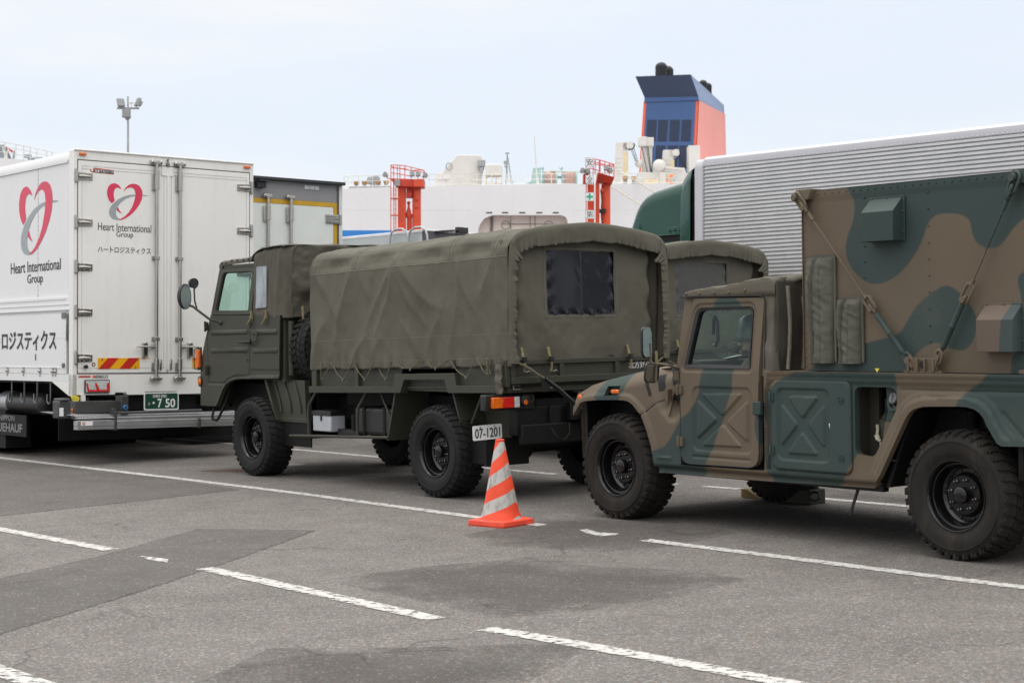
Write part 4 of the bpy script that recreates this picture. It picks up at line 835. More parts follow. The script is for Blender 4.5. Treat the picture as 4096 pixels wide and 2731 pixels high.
E_ = [(0, 1), (1, 2), (2, 3), (3, 4), (4, 5), (5, 6), (6, 7), (3, 8), (8, 9), (9, 10), (10, 11), (3, 12), (12, 13), (13, 14), (14, 15), (0, 16), (16, 17), (17, 18), (0, 19), (19, 20), (20, 21)]
skinned('body', nodes, E_, UNIF, per)
mb = MB(); mb.ball((1.085, Y, 1.465), .088, 12, (1.06, .86, 1.28)); o = len(mb.v)
mb.hexa([(.985, Y-.016, 1.435), (.985, Y+.016, 1.435), (1.01, Y+.018, 1.435), (1.01, Y-.018, 1.435), (.995, Y-.008, 1.475), (.995, Y+.008, 1.475), (1.01, Y+.01, 1.475), (1.01, Y-.01, 1.475)])
mb.ball((1.01, Y, 1.385), .03, 8, (1, 1.1, .8)); mb.ball((1.10, Y-.078, 1.46), .026, 8, (.7, .4, 1.2)); mb.cyl((1.14, Y, 1.30), (1.11, Y, 1.42), .055, .05, 14); mb.tube([(.993, Y-.02, 1.412), (.990, Y, 1.411), (.993, Y+.02, 1.412)], .006, 6)
mb.build('face', SKIN, per)
mb = MB()
for s in (-1, 1): mb.ball((1.003, Y+s*.030, 1.487), .011, 8, (.7, 1.2, .8))
mb.build('eye', BUCKLE, per)
mb = MB()
for s in (-1, 1):
    for i, l in enumerate((.062, .07, .066, .052)):
        y = Y+s*(.13+.024-.018*i); mb.tube([(.83, y, .94), (.80, y, .935), (.80-l*.5, y, .925), (.80-l, y, .905)], [.010, .010, .009, .007], 8)
    mb.tube([(.83, Y+s*.10, .93), (.80, Y+s*.085, .925), (.77, Y+s*.085, .915)], [.011, .010, .008], 8); mb.ball((.83, Y+s*.13, .935), .04, 8, (1, 1, .5))
mb.build('hand', SKIN, per)
mb = MB(); prof = [(.150, -.055), (.150, -.02), (.147, .03), (.135, .08), (.108, .12), (.07, .145), (.03, .155), (.0005, .157)]
mb.lathe(prof, (1.095, Y, 1.50), (-.03, 0, 1), 36); mb.v = [(1.095+(x-1.095)*1.03-(.045 if (z < 1.47 and x < 1.0) else 0), Y+(y-Y)*.88, z-(.01 if (z < 1.47 and x < 1.0) else 0)) for x, y, z in mb.v]
mb.build('helmet', HELM, per, solid=.006, ang=70)
# ================================================================ CANVAS-TOPPED ARMY TRUCK
GA = .8978; MGT = Matrix.Translation((-2.9204, 18.5056, 0)) @ Matrix.Rotation(-GA, 4, 'Z')
truck = thing('army_truck', 'olive canvas-topped army truck with a spare wheel behind the cab and a white number plate', 'truck', MGT, 'olive canvas-topped army trucks')
ZB = lambda x: .020*(x-2.9)
def slope(m, s=0): m.v[s:] = [(x, y, z+ZB(x)) for x, y, z in m.v[s:]]; return m
# ---- chassis
mb = MB(); mb.box(-1.0, 4.45, .62, .75, .62, .86); mb.box(-1.0, 4.45, 1.40, 1.53, .62, .86); mb.box(-.9, .9, .35, 1.8, .55, 1.0); mb.box(1.25, 4.4, .5, 1.65, .78, .93); mb.box(4.30, 4.42, .25, 1.9, .60, .86)
mb.cyl((0, .3, .43), (0, 1.85, .43), .07); mb.cyl((3.396, .3, .43), (3.396, 1.85, .43), .085); mb.ball((3.396, 1.075, .43), .17, 10); mb.cyl((.8, 1.07, .55), (3.2, 1.07, .48), .05); mb.box(4.42, 4.62, .95, 1.2, .66, .80)
mb.box(2.2, 3.0, .75, 1.35, .45, .8); mb.box(.55, .62, .25, 1.9, .45, 1.05); mb.box(4.40, 4.46, .28, 1.86, .52, .70)
mb.build('chassis', BLACK, truck, bevel=.01)
for x in (0, 3.396):
    wheel(truck, x+.07, -.004); wheel(truck, x+.07, 2.154, True)
# ---- cab
def cab_lean(z): return .05+.06*np.clip((z-1.76)/.6, 0, 1)
CABO = [(-1.165, 1.185), (-1.190, .735), (-.762, .737), (-.70, .80), (-.60, .925), (-.53, .985), (-.44, 1.025), (-.30, 1.050), (-.1, 1.056), (.617, 1.070), (.66, 1.745), (-.865, 1.765), (-.945, 1.60)]
def cab_h(x, z):
    P = np.stack([x, z], 1); y = np.full(len(x), .05)
    d = dseg(P, [(-.762, .737), (-.70, .80), (-.60, .925), (-.53, .985), (-.44, 1.025), (-.30, 1.050), (.617, 1.07)], False); y = y-.012*sst((.035-d)/.012)
    y = y+.006*sst((1.165-z)/.01)*(x > .02)
    dd = np.minimum(dseg(P, [(.045, 1.77), (-.012, 1.085)], False), dseg(P, [(-.945, 1.77), (-.945, .995), (-.58, .995), (-.5, 1.04), (-.315, 1.085), (-.012, 1.085)], False)); y = y+.014*np.exp(-(dd/.007)**2)
    for x0, x1 in ((-.858, -.025), (.088, .605)):
        for zc in (1.567, 1.365):
            y = y-.018*sst((.026-np.abs(z-zc-.008*(x-x0)))/.012)*sst((x-x0)/.012)*sst((x1-x)/.012)
    y = y+.03*np.clip((-.96-x)/.24, 0, 1)**2
    return y
mb = panel(CABO, (), cab_h, .0115, .05); mb.mirror_y(WC)
mb.add([(-1.165, .08, 1.185), (-1.165, 2.07, 1.185), (-1.19, 2.07, .735), (-1.19, .08, .735)], [(0, 1, 2, 3)]); mb.add([(-.865, .08, 1.765), (-.865, 2.07, 1.765), (-1.165, 2.07, 1.185), (-1.165, .08, 1.185)], [(0, 1, 2, 3)])
mb.add([(.66, .06, 1.745), (.66, 2.09, 1.745), (.617, 2.09, 1.07), (.617, .06, 1.07)], [(0, 3, 2, 1)])
cab = mb.build('cab', OLIVE, truck, ang=45)
# ---- upper cab frame: pillars, roof rail
mb = MB()
def bar(a, b, wx, wy): # slanted post with rectangular section
    a, b = Vector(a), Vector(b); mb.hexa([a+Vector((x, y, 0)) for x, y in ((-wx, -wy), (wx, -wy), (wx, wy), (-wx, wy))]+[b+Vector((x, y, 0)) for x, y in ((-wx, -wy), (wx, -wy), (wx, wy), (-wx, wy))])
for s in (0, 1):
    f = (lambda y: y) if s == 0 else (lambda y: 2*WC-y)
    bar((-.855, f(.085), 1.74), (-.70, f(.135), 2.32), .025, .03); bar((.085, f(.08), 1.74), (.115, f(.13), 2.31), .024, .025)
mb.box(-.725, -.65, .12, 2.03, 2.29, 2.335); mb.box(-.90, -.84, .08, 2.07, 1.735, 1.80); mb.box(-.72, .13, .12, .16, 2.285, 2.325); mb.box(-.72, .13, 1.99, 2.03, 2.285, 2.325)
mb.build('cab_frame', OLIVE, truck, bevel=.006)
# ---- door with its window
DO = rpoly([(-.835, 1.80), (-.69, 2.285), (.088, 2.285), (.055, 1.765), (-.85, 1.772)], [.02, .02, .02, .01, .01]); DWI = rpoly([(-.752, 1.862), (-.645, 2.245), (.012, 2.238), (-.025, 1.80), (-.762, 1.81)], [.03, .05, .04, .02, .02])
d_h = lambda x, z: cab_lean(z)+.0+0*x
dm = panel(DO, [DWI], d_h, .03, .035); do = dm.build('door', OLIVE, truck, ang=40)
mb = MB(); n = len(DWI); c0 = np.mean(DWI, 0); inn = [(c0[0]+(a-c0[0])*.965, c0[1]+(b-c0[1])*.955) for a, b in DWI]
mb.add([(a, float(cab_lean(b))+.004, b) for a, b in DWI]+[(a, float(cab_lean(b))+.014, b) for a, b in inn]+[(a, float(cab_lean(b))+.04, b) for a, b in inn], [(k, (k+1) % n, n+(k+1) % n, n+k) for k in range(n)]+[(n+k, n+(k+1) % n, 2*n+(k+1) % n, 2*n+k) for k in range(n)]); mb.build('window_seal', GAP, do)
g = MB(); g.add([(a, float(cab_lean(b))+.025, b) for a, b in inn], [tuple(range(n))]); g.build('window_glass', GLASS_L, do, smooth=False)
mb = MB(); mb.tube([(-.19, .02, 1.462), (-.10, .012, 1.462), (.0, .018, 1.462), (.045, .035, 1.462)], [.010, .012, .016, .012], 8); mb.lathe([(.030, 0), (.028, .012), (.0005, .016)], (.02, .045, 1.462), (0, -1, 0), 14); mb.build('door_handle', BUCKLE, do)
mb = MB(); mb.lathe([(.014, 0), (.012, .008), (.0005, .010)], (-.045, .05, 1.262), (0, -1, 0), 12); mb.build('door_lock', GAP, do)
mb = MB()
for z in (1.64, 1.14): mb.box(-.955, -.915, .02, .05, z-.05, z+.05); mb.cyl((-.94, .018, z-.06), (-.94, .018, z+.06), .012, n=8)
mb.build('hinge', OLIVE_DK, do, bevel=.003)
fd = MB(); fd.v = [(x, 2*WC-y, z) for x, y, z in dm.v]; fd.f = [f[::-1] for f in dm.f]; fo = fd.build('door', OLIVE, truck, ang=40); g = MB(); g.add([(a, 2*WC-float(cab_lean(b))-.025, b) for a, b in inn], [tuple(range(n))]); g.build('window_glass', GLASS_L, fo, smooth=False)
g = MB(); g.add([(-.86, .12, 1.80), (-.86, 2.03, 1.80), (-.70, 2.0, 2.29), (-.70, .15, 2.29)], [(0, 3, 2, 1)]); g.build('windscreen', GLASS_L, truck, smooth=False)
mb = MB(); mb.box(.10, .55, .30, .85, 1.0, 1.35); mb.box(.48, .60, .30, .85, 1.3, 1.80); mb.box(.10, .55, 1.25, 1.85, 1.0, 1.35); mb.box(.48, .60, 1.25, 1.85, 1.3, 1.95); mb.build('seat', SEATG, truck, bevel=.04)
mb = MB(); mb.box(-.84, -.55, .12, 2.03, 1.4, 1.78); mb.build('dashboard', OLIVE_DK, truck, bevel=.02)
mb = MB(); c = Vector((-.42, 1.55, 1.88)); ax = Vector((.6, 0, .8)); e1 = Vector((0, 1, 0)); e2 = ax.cross(e1); mb.tube([c+(e1*math.cos(t)+e2*math.sin(t))*.21 for t in np.linspace(0, 2*math.pi, 29)[:-1]], .015, 8, True); mb.tube([c-e1*.2, c+e1*.2], .012, 6); mb.cyl(c, c-ax*.4, .03); mb.build('steering_wheel', BUCKLE, truck)
mb = MB(); mb.tube([(-.77, .9, 1.86), (-.72, 1.3, 1.93), (-.74, 1.7, 1.88)], .010, 6); mb.tube([(-.74, 1.3, 1.92), (-.80, 1.55, 1.80)], .008, 6); mb.build('wiper', BUCKLE, truck)
# ---- cab soft top
PR = [(-.765, 2.352), (-.72, 2.375), (-.45, 2.385), (-.20, 2.392), (-.05, 2.405), (.05, 2.435), (.18, 2.468), (.32, 2.488), (.50, 2.497), (.68, 2.500), (.74, 2.490)]
px_ = np.array([p[0] for p in PR]); pz_ = np.array([p[1] for p in PR])
m1_ = MB(); X = np.linspace(-.765, .74, 96); Z = np.interp(X, px_, pz_); A = []
sec = [(.118, -.055), (.120, -.03), (.128, -.012), (.16, .0), (.3, .012), (.7, .02), (1.075, .022)]; sec += [(2.15-a, b) for a, b in sec[-2::-1]]
for y, dz in [(np.interp(t, range(len(sec)), [s[0] for s in sec]), np.interp(t, range(len(sec)), [s[1] for s in sec])) for t in np.linspace(0, len(sec)-1, 70)]:
    k = np.where(X > 0, .3, 1.0); w = fbm(X*6+9, np.full_like(X, y*4), 4)*.014
    A.append(np.stack([X, np.full_like(X, y)-.05*np.clip((X+.05)/.3, 0, 1)*(1 if y < 1.075 else -1)*(abs(y-1.075) > .7), Z+dz*k+w*(dz > -.02)], 1))
m1_.garr(np.array(A))
def side_cloth(y0, s):
    zs = np.linspace(1.715, 2.49, 78); U = np.linspace(0, 1, 90); A = []
    for z in zs:
        Xs = .092+(.745-.092)*U; zt = np.interp(Xs, px_, pz_)-.006; zz = 1.715+(zt-1.715)*(z-1.715)/.775
        wm = np.clip(sdpoly(np.stack([Xs, zz], 1), [(.148, 1.825), (.150, 2.285), (.385, 2.285), (.388, 1.832)])/.05+.1, 0, 1); f = fbm(Xs*5+2, zz*2.2, 4)*.024*(U > .08)*wm; fold = .022*np.exp(-((Xs-.60-.05*np.sin(zz*3))/.035)**2)-.02*np.exp(-((Xs-.66)/.03)**2)+.010*np.sin(zz*17+Xs*8)*np.clip((U-.80)/.12, 0, 1)*(.3+np.abs(vnoise(Xs*3, zz*6)))
        rnd = .10*np.clip((U-.86)/.14, 0, 1)**2+.045*np.clip((zz-zt+.07)/.07, 0, 1)**2
        A.append(np.stack([Xs, y0+s*(.028*(zz-1.715)+rnd-f-fold), zz], 1))
    return np.array(A)
vw = rpoly([(.148, 1.825), (.150, 2.285), (.385, 2.285), (.388, 1.832)], [.02, .02, .03, .02])
m1_.garr(side_cloth(.060, 1)); m1_.garr(side_cloth(2.09, -1))
zs = np.linspace(1.72, 2.495, 44); ys = np.linspace(.15, 2.0, 90); A = []
for z in zs: A.append(np.stack([.745+.10*np.clip((2.495-z)/.7, 0, 1)*0+.025*np.sin(z*12+ys*2)*np.clip(.6-np.abs(ys-.3), 0, 1)+fbm(ys*3, np.full_like(ys, z*4), 4)*.05, ys, np.full_like(ys, z)], 1))
m1_.garr(np.array(A)); st_ = m1_.build('cab_soft_top', CANVAS_CAB, truck, solid=.006, ang=80)
mb = panel(vw, (), lambda x, z: .048+.028*(z-1.715)+fbm(x*9, z*5, 3)*.006, .02, .006); mb.build('side_window', VINYL_C, st_)
mb = MB(); o_ = [(a, .046+.028*(b-1.715), b) for a, b in vw]; mb.tube(o_, .003, 5, True); mb.build('window_hem', CANVAS, st_)
mb = MB()
for x in (-.70, -.60, -.47, -.34, -.21, -.09): mb.lathe([(.012, 0), (.012, .006), (.006, .012), (.0005, .013)], (x, .118, 2.352+.02*(x > -.6)), (0, -1, 0), 10)
mb.build('snap_fastener', BUCKLE, st_)
mb = MB()
for x in (.085, .40): mb.tube([(x, .035, 1.80), (x+.005, .03, 1.74), (x-.01, .022, 1.70), (x-.06, .02, 1.655)], .014, 6); mb.box(x-.018, x+.018, .018, .045, 1.715, 1.745)
mb.tube([(.80, .25, 1.84), (.82, .24, 1.72), (.84, .24, 1.64)], .014, 6); mb.tube([(.775, .78, 2.46), (.785, .80, 2.36)], .014, 6); mb.tube([(-.16, .5, 2.42), (-.06, .5, 2.455)], .016, 6)
mb.build('strap', STRAP, st_)
mb = MB(); mb.tube([(.10, .03, 1.66), (.06, .025, 1.61), (.13, .022, 1.57), (.22, .025, 1.54), (.22, .025, 1.49), (.12, .03, 1.44), (.08, .035, 1.42)], .007, 6); mb.build('door_check_strap', BUCKLE, truck)
# ---- lamps and mirrors of the cab
mb = MB(); o = rrect(-.035, .035, -.105, .105, .02, 4); mb.prism([(a-1.145, b+1.272) for a, b in o], XZ, .05, .012); mb.build('indicator_lamp', AMBER, truck, bevel=.008)
mb = MB(); mb.tube([(-1.19, .01, 1.38), (-1.19, .002, 1.27), (-1.19, .01, 1.155), (-1.12, .012, 1.15)], .006, 6); mb.tube([(-1.19, .01, 1.38), (-1.12, .012, 1.395)], .006, 6); mb.box(-1.19, -1.10, .045, .06, 1.14, 1.40); mb.build('lamp_guard', OLIVE_DK, truck)
mb = MB(); mb.lathe([(.0005, .03), (.022, .026), (.034, .01), (.036, 0)], (-1.150, .060, 1.005), (0, -1, 0), 20); mb.v = [(x, y, 1.005+(z-1.005)*1.3) for x, y, z in mb.v]; mb.build('marker_lamp', AMBER, truck)
mb = MB(); mb.lathe([(.044, .0), (.046, .012), (.038, .016)], (-1.150, .060, 1.012), (0, -1, 0), 20); mb.v = [(x, y, 1.012+(z-1.012)*1.35) for x, y, z in mb.v]; mb.build('lamp_bezel', OLIVE_DK, truck)
def oval(c, rx, rz, tilt, name='side_mirror', nod=0):
    M_ = Matrix.Translation(c) @ Matrix.Rotation(R(tilt), 4, 'Z') @ Matrix.Rotation(R(4), 4, 'Y') @ Matrix.Rotation(R(-nod), 4, 'X'); m = MB(); m.lathe([(1, 0), (1.0, .02), (.93, .045), (.7, .07), (.3, .085), (.0005, .088)], (0, 0, 0), (0, 1, 0), 32); m.v = [(x*rx, y, z*rz) for x, y, z in m.v]; m.lathe([(1.0, -.004), (.9, -.002)], (0, 0, 0), (0, 1, 0), 32)
    k = len(m.v)-64; m.v[k:] = [(x*rx, y, z*rz) for x, y, z in m.v[k:]]; m.xform(M_); b = m.build(name, BUCKLE, truck)
    g = MB(); g.add([(rx*.92*math.cos(t), -.003, rz*.93*math.sin(t)) for t in np.linspace(0, 2*math.pi, 33)[:-1]], [tuple(range(32))]); g.xform(M_); g.build('mirror_glass', MIRROR, b, smooth=False)
oval((-1.09, -.14, 1.985), .095, .146, 112, nod=2); oval((-.88, -.14, 2.13), .055, .058, 92, nod=-4)
mb = MB(); mb.tube([(-.62, .06, 1.68), (-.70, -.05, 1.72), (-.86, -.12, 1.83), (-.94, -.13, 1.87), (-1.03, -.12, 1.88)], .015, 8); mb.tube([(-.86, -.12, 1.83), (-.895, -.13, 1.93), (-.905, -.13, 2.06), (-.87, -.12, 2.10)], .010, 8); mb.ball((-.62, .05, 1.68), .03, 8); mb.build('mirror_arm', OLIVE_DK, truck)
mb = MB(); mb.tube([(-.90, .10, .735), (-.885, .06, .62), (-.86, .05, .585), (-.76, .05, .58), (-.71, .05, .61), (-.66, .12, .80), (-.62, .15, .95)], .016, 8); mb.build('step', BLACK, truck)
# ---- behind the cab: bulkhead, mud flap, spare wheel
mb = MB(); mb.box(.60, .66, .10, 2.05, 1.03, 1.70); mb.tube([(.72, .15, 1.68), (.73, .14, 1.3), (.73, .14, 1.1)], .03, 8)
mb.hexa([(.40, .16, .62), (.98, .16, .62), (.98, .24, .62), (.40, .24, .62), (.23, .16, 1.05), (.95, .16, 1.05), (.95, .24, 1.05), (.23, .24, 1.05)]); mb.hexa([(.22, .10, 1.05), (.26, .10, 1.05), (.26, .5, 1.05), (.22, .5, 1.05), (.43, .10, .62), (.47, .10, .62), (.47, .5, .62), (.43, .5, .62)])
for a in (.36, .56, .76): mb.tube([(a, .155, 1.03), (a+.11, .150, .80), (a+.13, .15, .70)], .012, 6)
mb.box(.43, 1.0, .15, .17, .60, .65); mb.build('splash_guard', OLIVE, truck, bevel=.005)
mb = MB(); mb.box(.46, 1.05, .17, .185, .345, .63); mb.build('mud_flap', BLACK, truck, smooth=False)
sp = _wh[False].copy(); COL.objects.link(sp); sp.parent = truck; sp.name = 'spare_wheel'; sp.location = (1.055, .53, 1.385); sp.rotation_euler = (0, R(30), R(90))
for c in kids(_wh[False]): copy_tree(c, sp)
# ---- bed
mb = MB()
def sb(*a): s = len(mb.v); mb.box(*a); slope(mb, s)
def side_wall(y0, y1):
    s = len(mb.v); P = [(1.275, 1.03), (2.80, 1.03), (2.86, 1.19), (3.74, 1.19), (3.80, 1.03), (4.50, 1.03), (4.50, 1.265), (1.275, 1.265)]; mb.prism(P, XZ, y0+.035, y1); slope(mb, s)
side_wall(.06, .12); side_wall(1.98, 2.03)
for x0, x1 in ((1.27, 1.36), (2.08, 2.14), (2.873, 2.918), (3.711, 3.752), (4.306, 4.372)):
    for ya, yb in ((.055, .10), (2.01, 2.055)): sb(x0, x1, ya, yb, 1.025 if not 2.8 < x0 < 3.76 else 1.19, 1.27)
def beam(y0, y1):
    s = len(mb.v); P = [(1.24, .965), (2.775, .965), (2.815, .965), (2.975, 1.088) if 0 else (2.90, .965), (2.965, 1.090), (3.622, 1.090), (3.672, .965), (3.83, .965), (4.47, .965), (4.47, 1.032), (3.80, 1.032), (3.775, 1.148), (2.815, 1.148), (2.772, 1.032), (1.24, 1.032)]
    mb.prism(P, XZ, y0, y1); slope(mb, s)
beam(.035, .13); beam(1.98, 2.075)
sb(1.26, 4.5, .10, 2.0, 1.005, 1.028); sb(1.26, 1.30, .06, 2.05, 1.0, 1.9)
mb.build('bed', OLIVE, truck, bevel=.004)
mb = MB()                                                   # tailgate
def tb(*a): s = len(mb.v); mb.box(*a); mb.v[s:] = [(x, y, z+.03) for x, y, z in mb.v[s:]]
tb(4.48, 4.52, .10, 2.0, 1.045, 1.255); tb(4.515, 4.555, .10, 2.0, 1.045, 1.105); tb(4.515, 4.548, .10, 2.0, 1.215, 1.258); tb(4.515, 4.548, .10, .15, 1.105, 1.215); tb(4.515, 4.548, 1.95, 2.0, 1.105, 1.215)
for y in (.665, 1.345): tb(4.515, 4.545, y, y+.05, 1.10, 1.215)
tb(4.49, 4.53, .05, .10, 1.02, 1.26); tb(4.49, 4.53, 2.0, 2.05, 1.02, 1.26); tb(4.44, 4.50, .09, 2.02, .965, 1.04)
tg = mb.build('tailgate', OLIVE, truck, bevel=.004)
mb = MB()
for y in (.135, .56): mb.tube([(4.51, y, 1.06), (4.525, y, 1.06), (4.525, y+.075, 1.06), (4.525, y+.075, 1.025), (4.525, y, 1.025), (4.525, y, 1.06)], .007, 6)
for y in (.30, .62): mb.tube([(4.535, y-.03, 1.175), (4.55, y, 1.185), (4.535, y+.03, 1.17)], .006, 6)
mb.build('rope_hook', STEELD, tg)
t_ = text(MB(), '北方対舟', .28, .068, YZ, 4.5225, 1.530, 1.172, bold=.016); t_.build('lettering', mat('white_lettering', (.62, .62, .62), .6, var=.05), tg, smooth=False)
# ---- canvas cover: hoops, draped sides, roof, gathered rim at the back
def cross(x):
    """profile of the cover across the truck at x: arrays of y, z along the cloth"""
    sag = .012*math.sin(math.pi*min(1, max(0, (x-1.3)/3.2)))
    base = [(.055, 1.232), (.048, 1.5), (.050, 1.9), (.058, 2.10), (.064, 2.215), (.075, 2.29), (.105, 2.355), (.155, 2.400), (.22, 2.428), (.40, 2.462), (.70, 2.498), (.95, 2.517), (1.03, 2.522)]
    base = base+[(2.06-a, b) for a, b in base[-2::-1]]
    return [(a, b+(ZB(x)-.022 if b > 1.3 else ZB(x)-.022)) for a, b in base]
HO_ = [1.30, 2.06, 2.84, 3.68, 4.36]
CREASES = [([(1.341, 2.177), (1.556, 1.974), (1.695, 1.789), (1.798, 1.657)], .016, .06), ([(2.074, 2.19), (1.988, 2.04), (1.863, 1.837), (1.772, 1.606), (1.629, 1.256)], .020, .07), ([(2.155, 2.2), (2.287, 2.031), (2.417, 1.851)], .010, .05),
 ([(2.804, 2.201), (2.644, 1.996), (2.46, 1.775), (2.318, 1.563)], .022, .08), ([(2.912, 2.221), (3.077, 2.057), (3.321, 1.845), (3.623, 1.743)], .024, .09), ([(2.89, 2.21), (2.99, 1.962), (3.153, 1.763), (3.355, 1.592)], .016, .06), ([(2.847, 2.187), (2.727, 1.845), (2.543, 1.599), (2.41, 1.274)], .018, .06),
 ([(3.757, 2.235), (3.849, 2.032), (3.961, 1.866), (4.11, 1.701)], .020, .07), ([(3.835, 2.232), (3.827, 1.939), (3.8, 1.705), (3.66, 1.305)], .015, .06), ([(4.351, 2.245), (4.271, 2.042), (4.153, 1.884)], .016, .06), ([(4.425, 2.253), (4.419, 2.037), (4.485, 1.752), (4.525, 1.547)], .020, .05),
 ([(3.222, 1.297), (3.103, 1.497), (2.938, 1.657)], .014, .05), ([(3.326, 1.303), (3.415, 1.531), (3.562, 1.709)], .014, .05), ([(2.032, 1.246), (2.176, 1.412), (2.362, 1.525)], .014, .05), ([(4.06, 1.307), (3.99, 1.516), (3.918, 1.703)], .013, .05), ([(1.30, 1.22), (1.392, 1.478), (1.57, 1.673)], .014, .05), ([(2.46, 1.26), (2.52, 1.42), (2.62, 1.52)], .012, .05)]
def creases(x, z):
    P = np.stack([np.ravel(x), np.ravel(z)], 1); o = np.zeros(len(P))
    for pts, am, wd in CREASES:
        q = chaikin(np.array(pts), 2, False); d = dseg(P, q, False); n = len(q); tt = np.linspace(0, 1, n); k = np.argmin(np.hypot(P[:, 0, None]-q[None, :, 0], P[:, 1, None]-q[None, :, 1]), 1); env = .25+.75*np.sin(math.pi*np.clip(tt[k]*.9+.08, 0, 1))
        o += 1.45*am*env*np.exp(-np.sqrt(d*d+.012**2)/wd)*1.2
    return o.reshape(np.shape(x))
NX, NT = 250, 250; XS = np.linspace(1.272, 4.575, NX); A = np.zeros((NT, NX, 3))
for i, x in enumerate(XS):
    c = cross(x); L_ = np.concatenate([[0], np.cumsum([math.dist(c[k], c[k+1]) for k in range(len(c)-1)])]); T = np.linspace(0, L_[-1], NT); ys = np.interp(T, L_, [p[0] for p in c]); zs = np.interp(T, L_, [p[1] for p in c])
    A[:, i, 0] = x; A[:, i, 1] = ys; A[:, i, 2] = zs
Xg, Yg, Zg = A[..., 0], A[..., 1], A[..., 2]; near = Yg < 1.03
v = (Zg-ZB(Xg)-1.23)/1.0; vv = np.clip(v, 0, 1)
hd = np.min([np.abs(Xg-h) for h in HO_], 0); roof = np.clip((Zg-ZB(Xg)-2.25)/.15, 0, 1)
off = np.zeros_like(Xg)
# folds running from the hoop shoulders and from the lacing eyes
off += creases(Xg, Zg)*(Zg-ZB(Xg) < 2.30)
off += .046*fbm(Xg*1.7+4, Zg*1.0, 4)*(1-roof*.4)+.010*fbm(Xg*3.1+Zg*2.6, Zg*1.1-Xg*.5, 3)*(1-roof); off -= .014*np.clip(hd/.38, 0, 1)*np.clip(vv*2, 0, 1)*(1-roof)
GR = [1.48, 1.68, 2.054, 2.461, 2.753, 3.26, 3.69, 4.10, 4.29]
gd = np.min([np.abs(Xg-g-.05) for g in GR], 0)
off += .012*np.sin(Xg*31+np.sin(Xg*7)*2)*np.exp(-vv*9)*(1-roof)
rz = -.030*np.clip(hd/.38, 0, 1)**1.3*roof*np.clip((Yg-.05)/.3, 0, 1)*np.clip((2.0-Yg)/.3, 0, 1)+.018*fbm(Xg*2.4, Yg*3.1+7, 4)*roof
dgn = np.sin((Xg*5.2+Yg*3.0))*.008*roof*np.clip(hd/.2, 0, 1); sg = np.where(near, -1, 1)
# shoulder pleats
bay = np.zeros_like(Xg)
for h0, h1 in zip(HO_[:-1], HO_[1:]):
    tb_ = np.clip((Xg-h0)/(h1-h0), 0, 1); bay += np.where((Xg >= h0) & (Xg < h1), np.sin(math.pi*tb_**1.5), 0)
pl = np.exp(-((Zg-ZB(Xg)-2.27)/.075)**2)*(-.040*bay+.010*fbm(Xg*6, Zg*5, 3))+.012*np.exp(-np.abs(Zg-ZB(Xg)-2.19)/.03)*bay
A[..., 1] = Yg+sg*(off*(1-roof)+pl); A[..., 2] = Zg+rz+dgn
bot = vv < .012
A[..., 2] -= np.where(bot & (roof < .1), .012*(1-np.exp(-(gd/.09)**2)), 0)
mb = MB(); mb.garr(A)
# rear rim, turned in and gathered by its cord
c = cross(4.56); L_ = np.concatenate([[0], np.cumsum([math.dist(c[k], c[k+1]) for k in range(len(c)-1)])]); NR = 520; T = np.linspace(0, L_[-1], NR); ys = np.interp(T, L_, [p[0] for p in c]); zs = np.interp(T, L_, [p[1] for p in c]); ic = np.array([1.03, 1.75])
up_ = np.clip((zs-2.15)/.2, 0, 1); rows = []
inx = np.where(ys < .5, 1, np.where(ys > 1.56, -1, 0)); ky = np.clip((1.03-ys)/.88, -1, 1)
for j in range(16):
    t = j/15; wdt = .088+.055*up_+.022*vnoise(T*7, T*0+5); g = (t**2.2)*(.010*np.sin(T*74+6*vnoise(T*5, T*0+9)*3)*(.4+np.abs(vnoise(T*4, T*0+2))*2)+.026*vnoise(T*34, T*0+3)+.018*vnoise(T*70, T*0+8))+.030*(1-t)*t*vnoise(T*9, T*0+t*2)*2+.03*vnoise(T*6, T*0+t*1.5)*t; cw_ = np.clip(np.abs(ky)*1.15-.25, .0, 1)*(1-.5*(zs < 2.1)); g = g*(.38+.75*cw_*(.4+1.4*np.abs(vnoise(T*2.3, T*0+4))))
    yy = ys+(wdt*t)*ky*np.where(up_ > .98, .12, 1)*(np.abs(ky)**.5)-.0*t; zz = zs-(wdt+.030)*t*up_
    xx = 4.575+.016*math.sin(min(1, t*4)*math.pi/2)+(.020*math.sin(t*math.pi*.75)-.02*t)*(1-up_*.6)+g*.9; yy = yy+g*ky*.5*(1-up_); zz = zz-g*.6*up_
    for q in (0,): rows.append(np.stack([xx, yy, np.maximum(zz, 1.26)], 1))
mb.garr(np.array(rows), flip=True)
cover = mb.build('canvas_cover', CANVAS, truck, solid=.005, ang=62)
# stitched bands over the hoops (slightly raised second layer of cloth)
mb = MB()
for h in HO_:
    i0 = int(np.argmin(np.abs(XS-h+.035))); i1 = int(np.argmin(np.abs(XS-h-.035)))
    for ii in (i0, i1):
        j0 = int(NT*.232); P = [Vector(A[j, ii])+Vector((0, -.004 if A[j, ii, 1] < .3 else (.004 if A[j, ii, 1] > 1.76 else 0), .004)) for j in range(j0, NT-j0)]
        mb.tube(P, .0026, 4)
js = [int(np.argmin(np.abs(A[:NT//2, i, 2]-(2.185+ZB(XS[i]))))) for i in range(NX)]
mb.tube([Vector(A[js[i], i])+Vector((0, -.005, 0)) for i in range(0, NX, 2)], .002, 4)
for zz_ in (1.272, 1.50):
    jz = [int(np.argmin(np.abs(A[:NT//2, i, 2]-(zz_+ZB(XS[i]))))) for i in range(NX)]; mb.tube([Vector(A[jz[i], i])+Vector((0, -.0030, 0)) for i in range(0, NX, 3)], .0009, 4)
mb.build('stitching', mat('pale_thread', (.24, .23, .185), .8), cover)
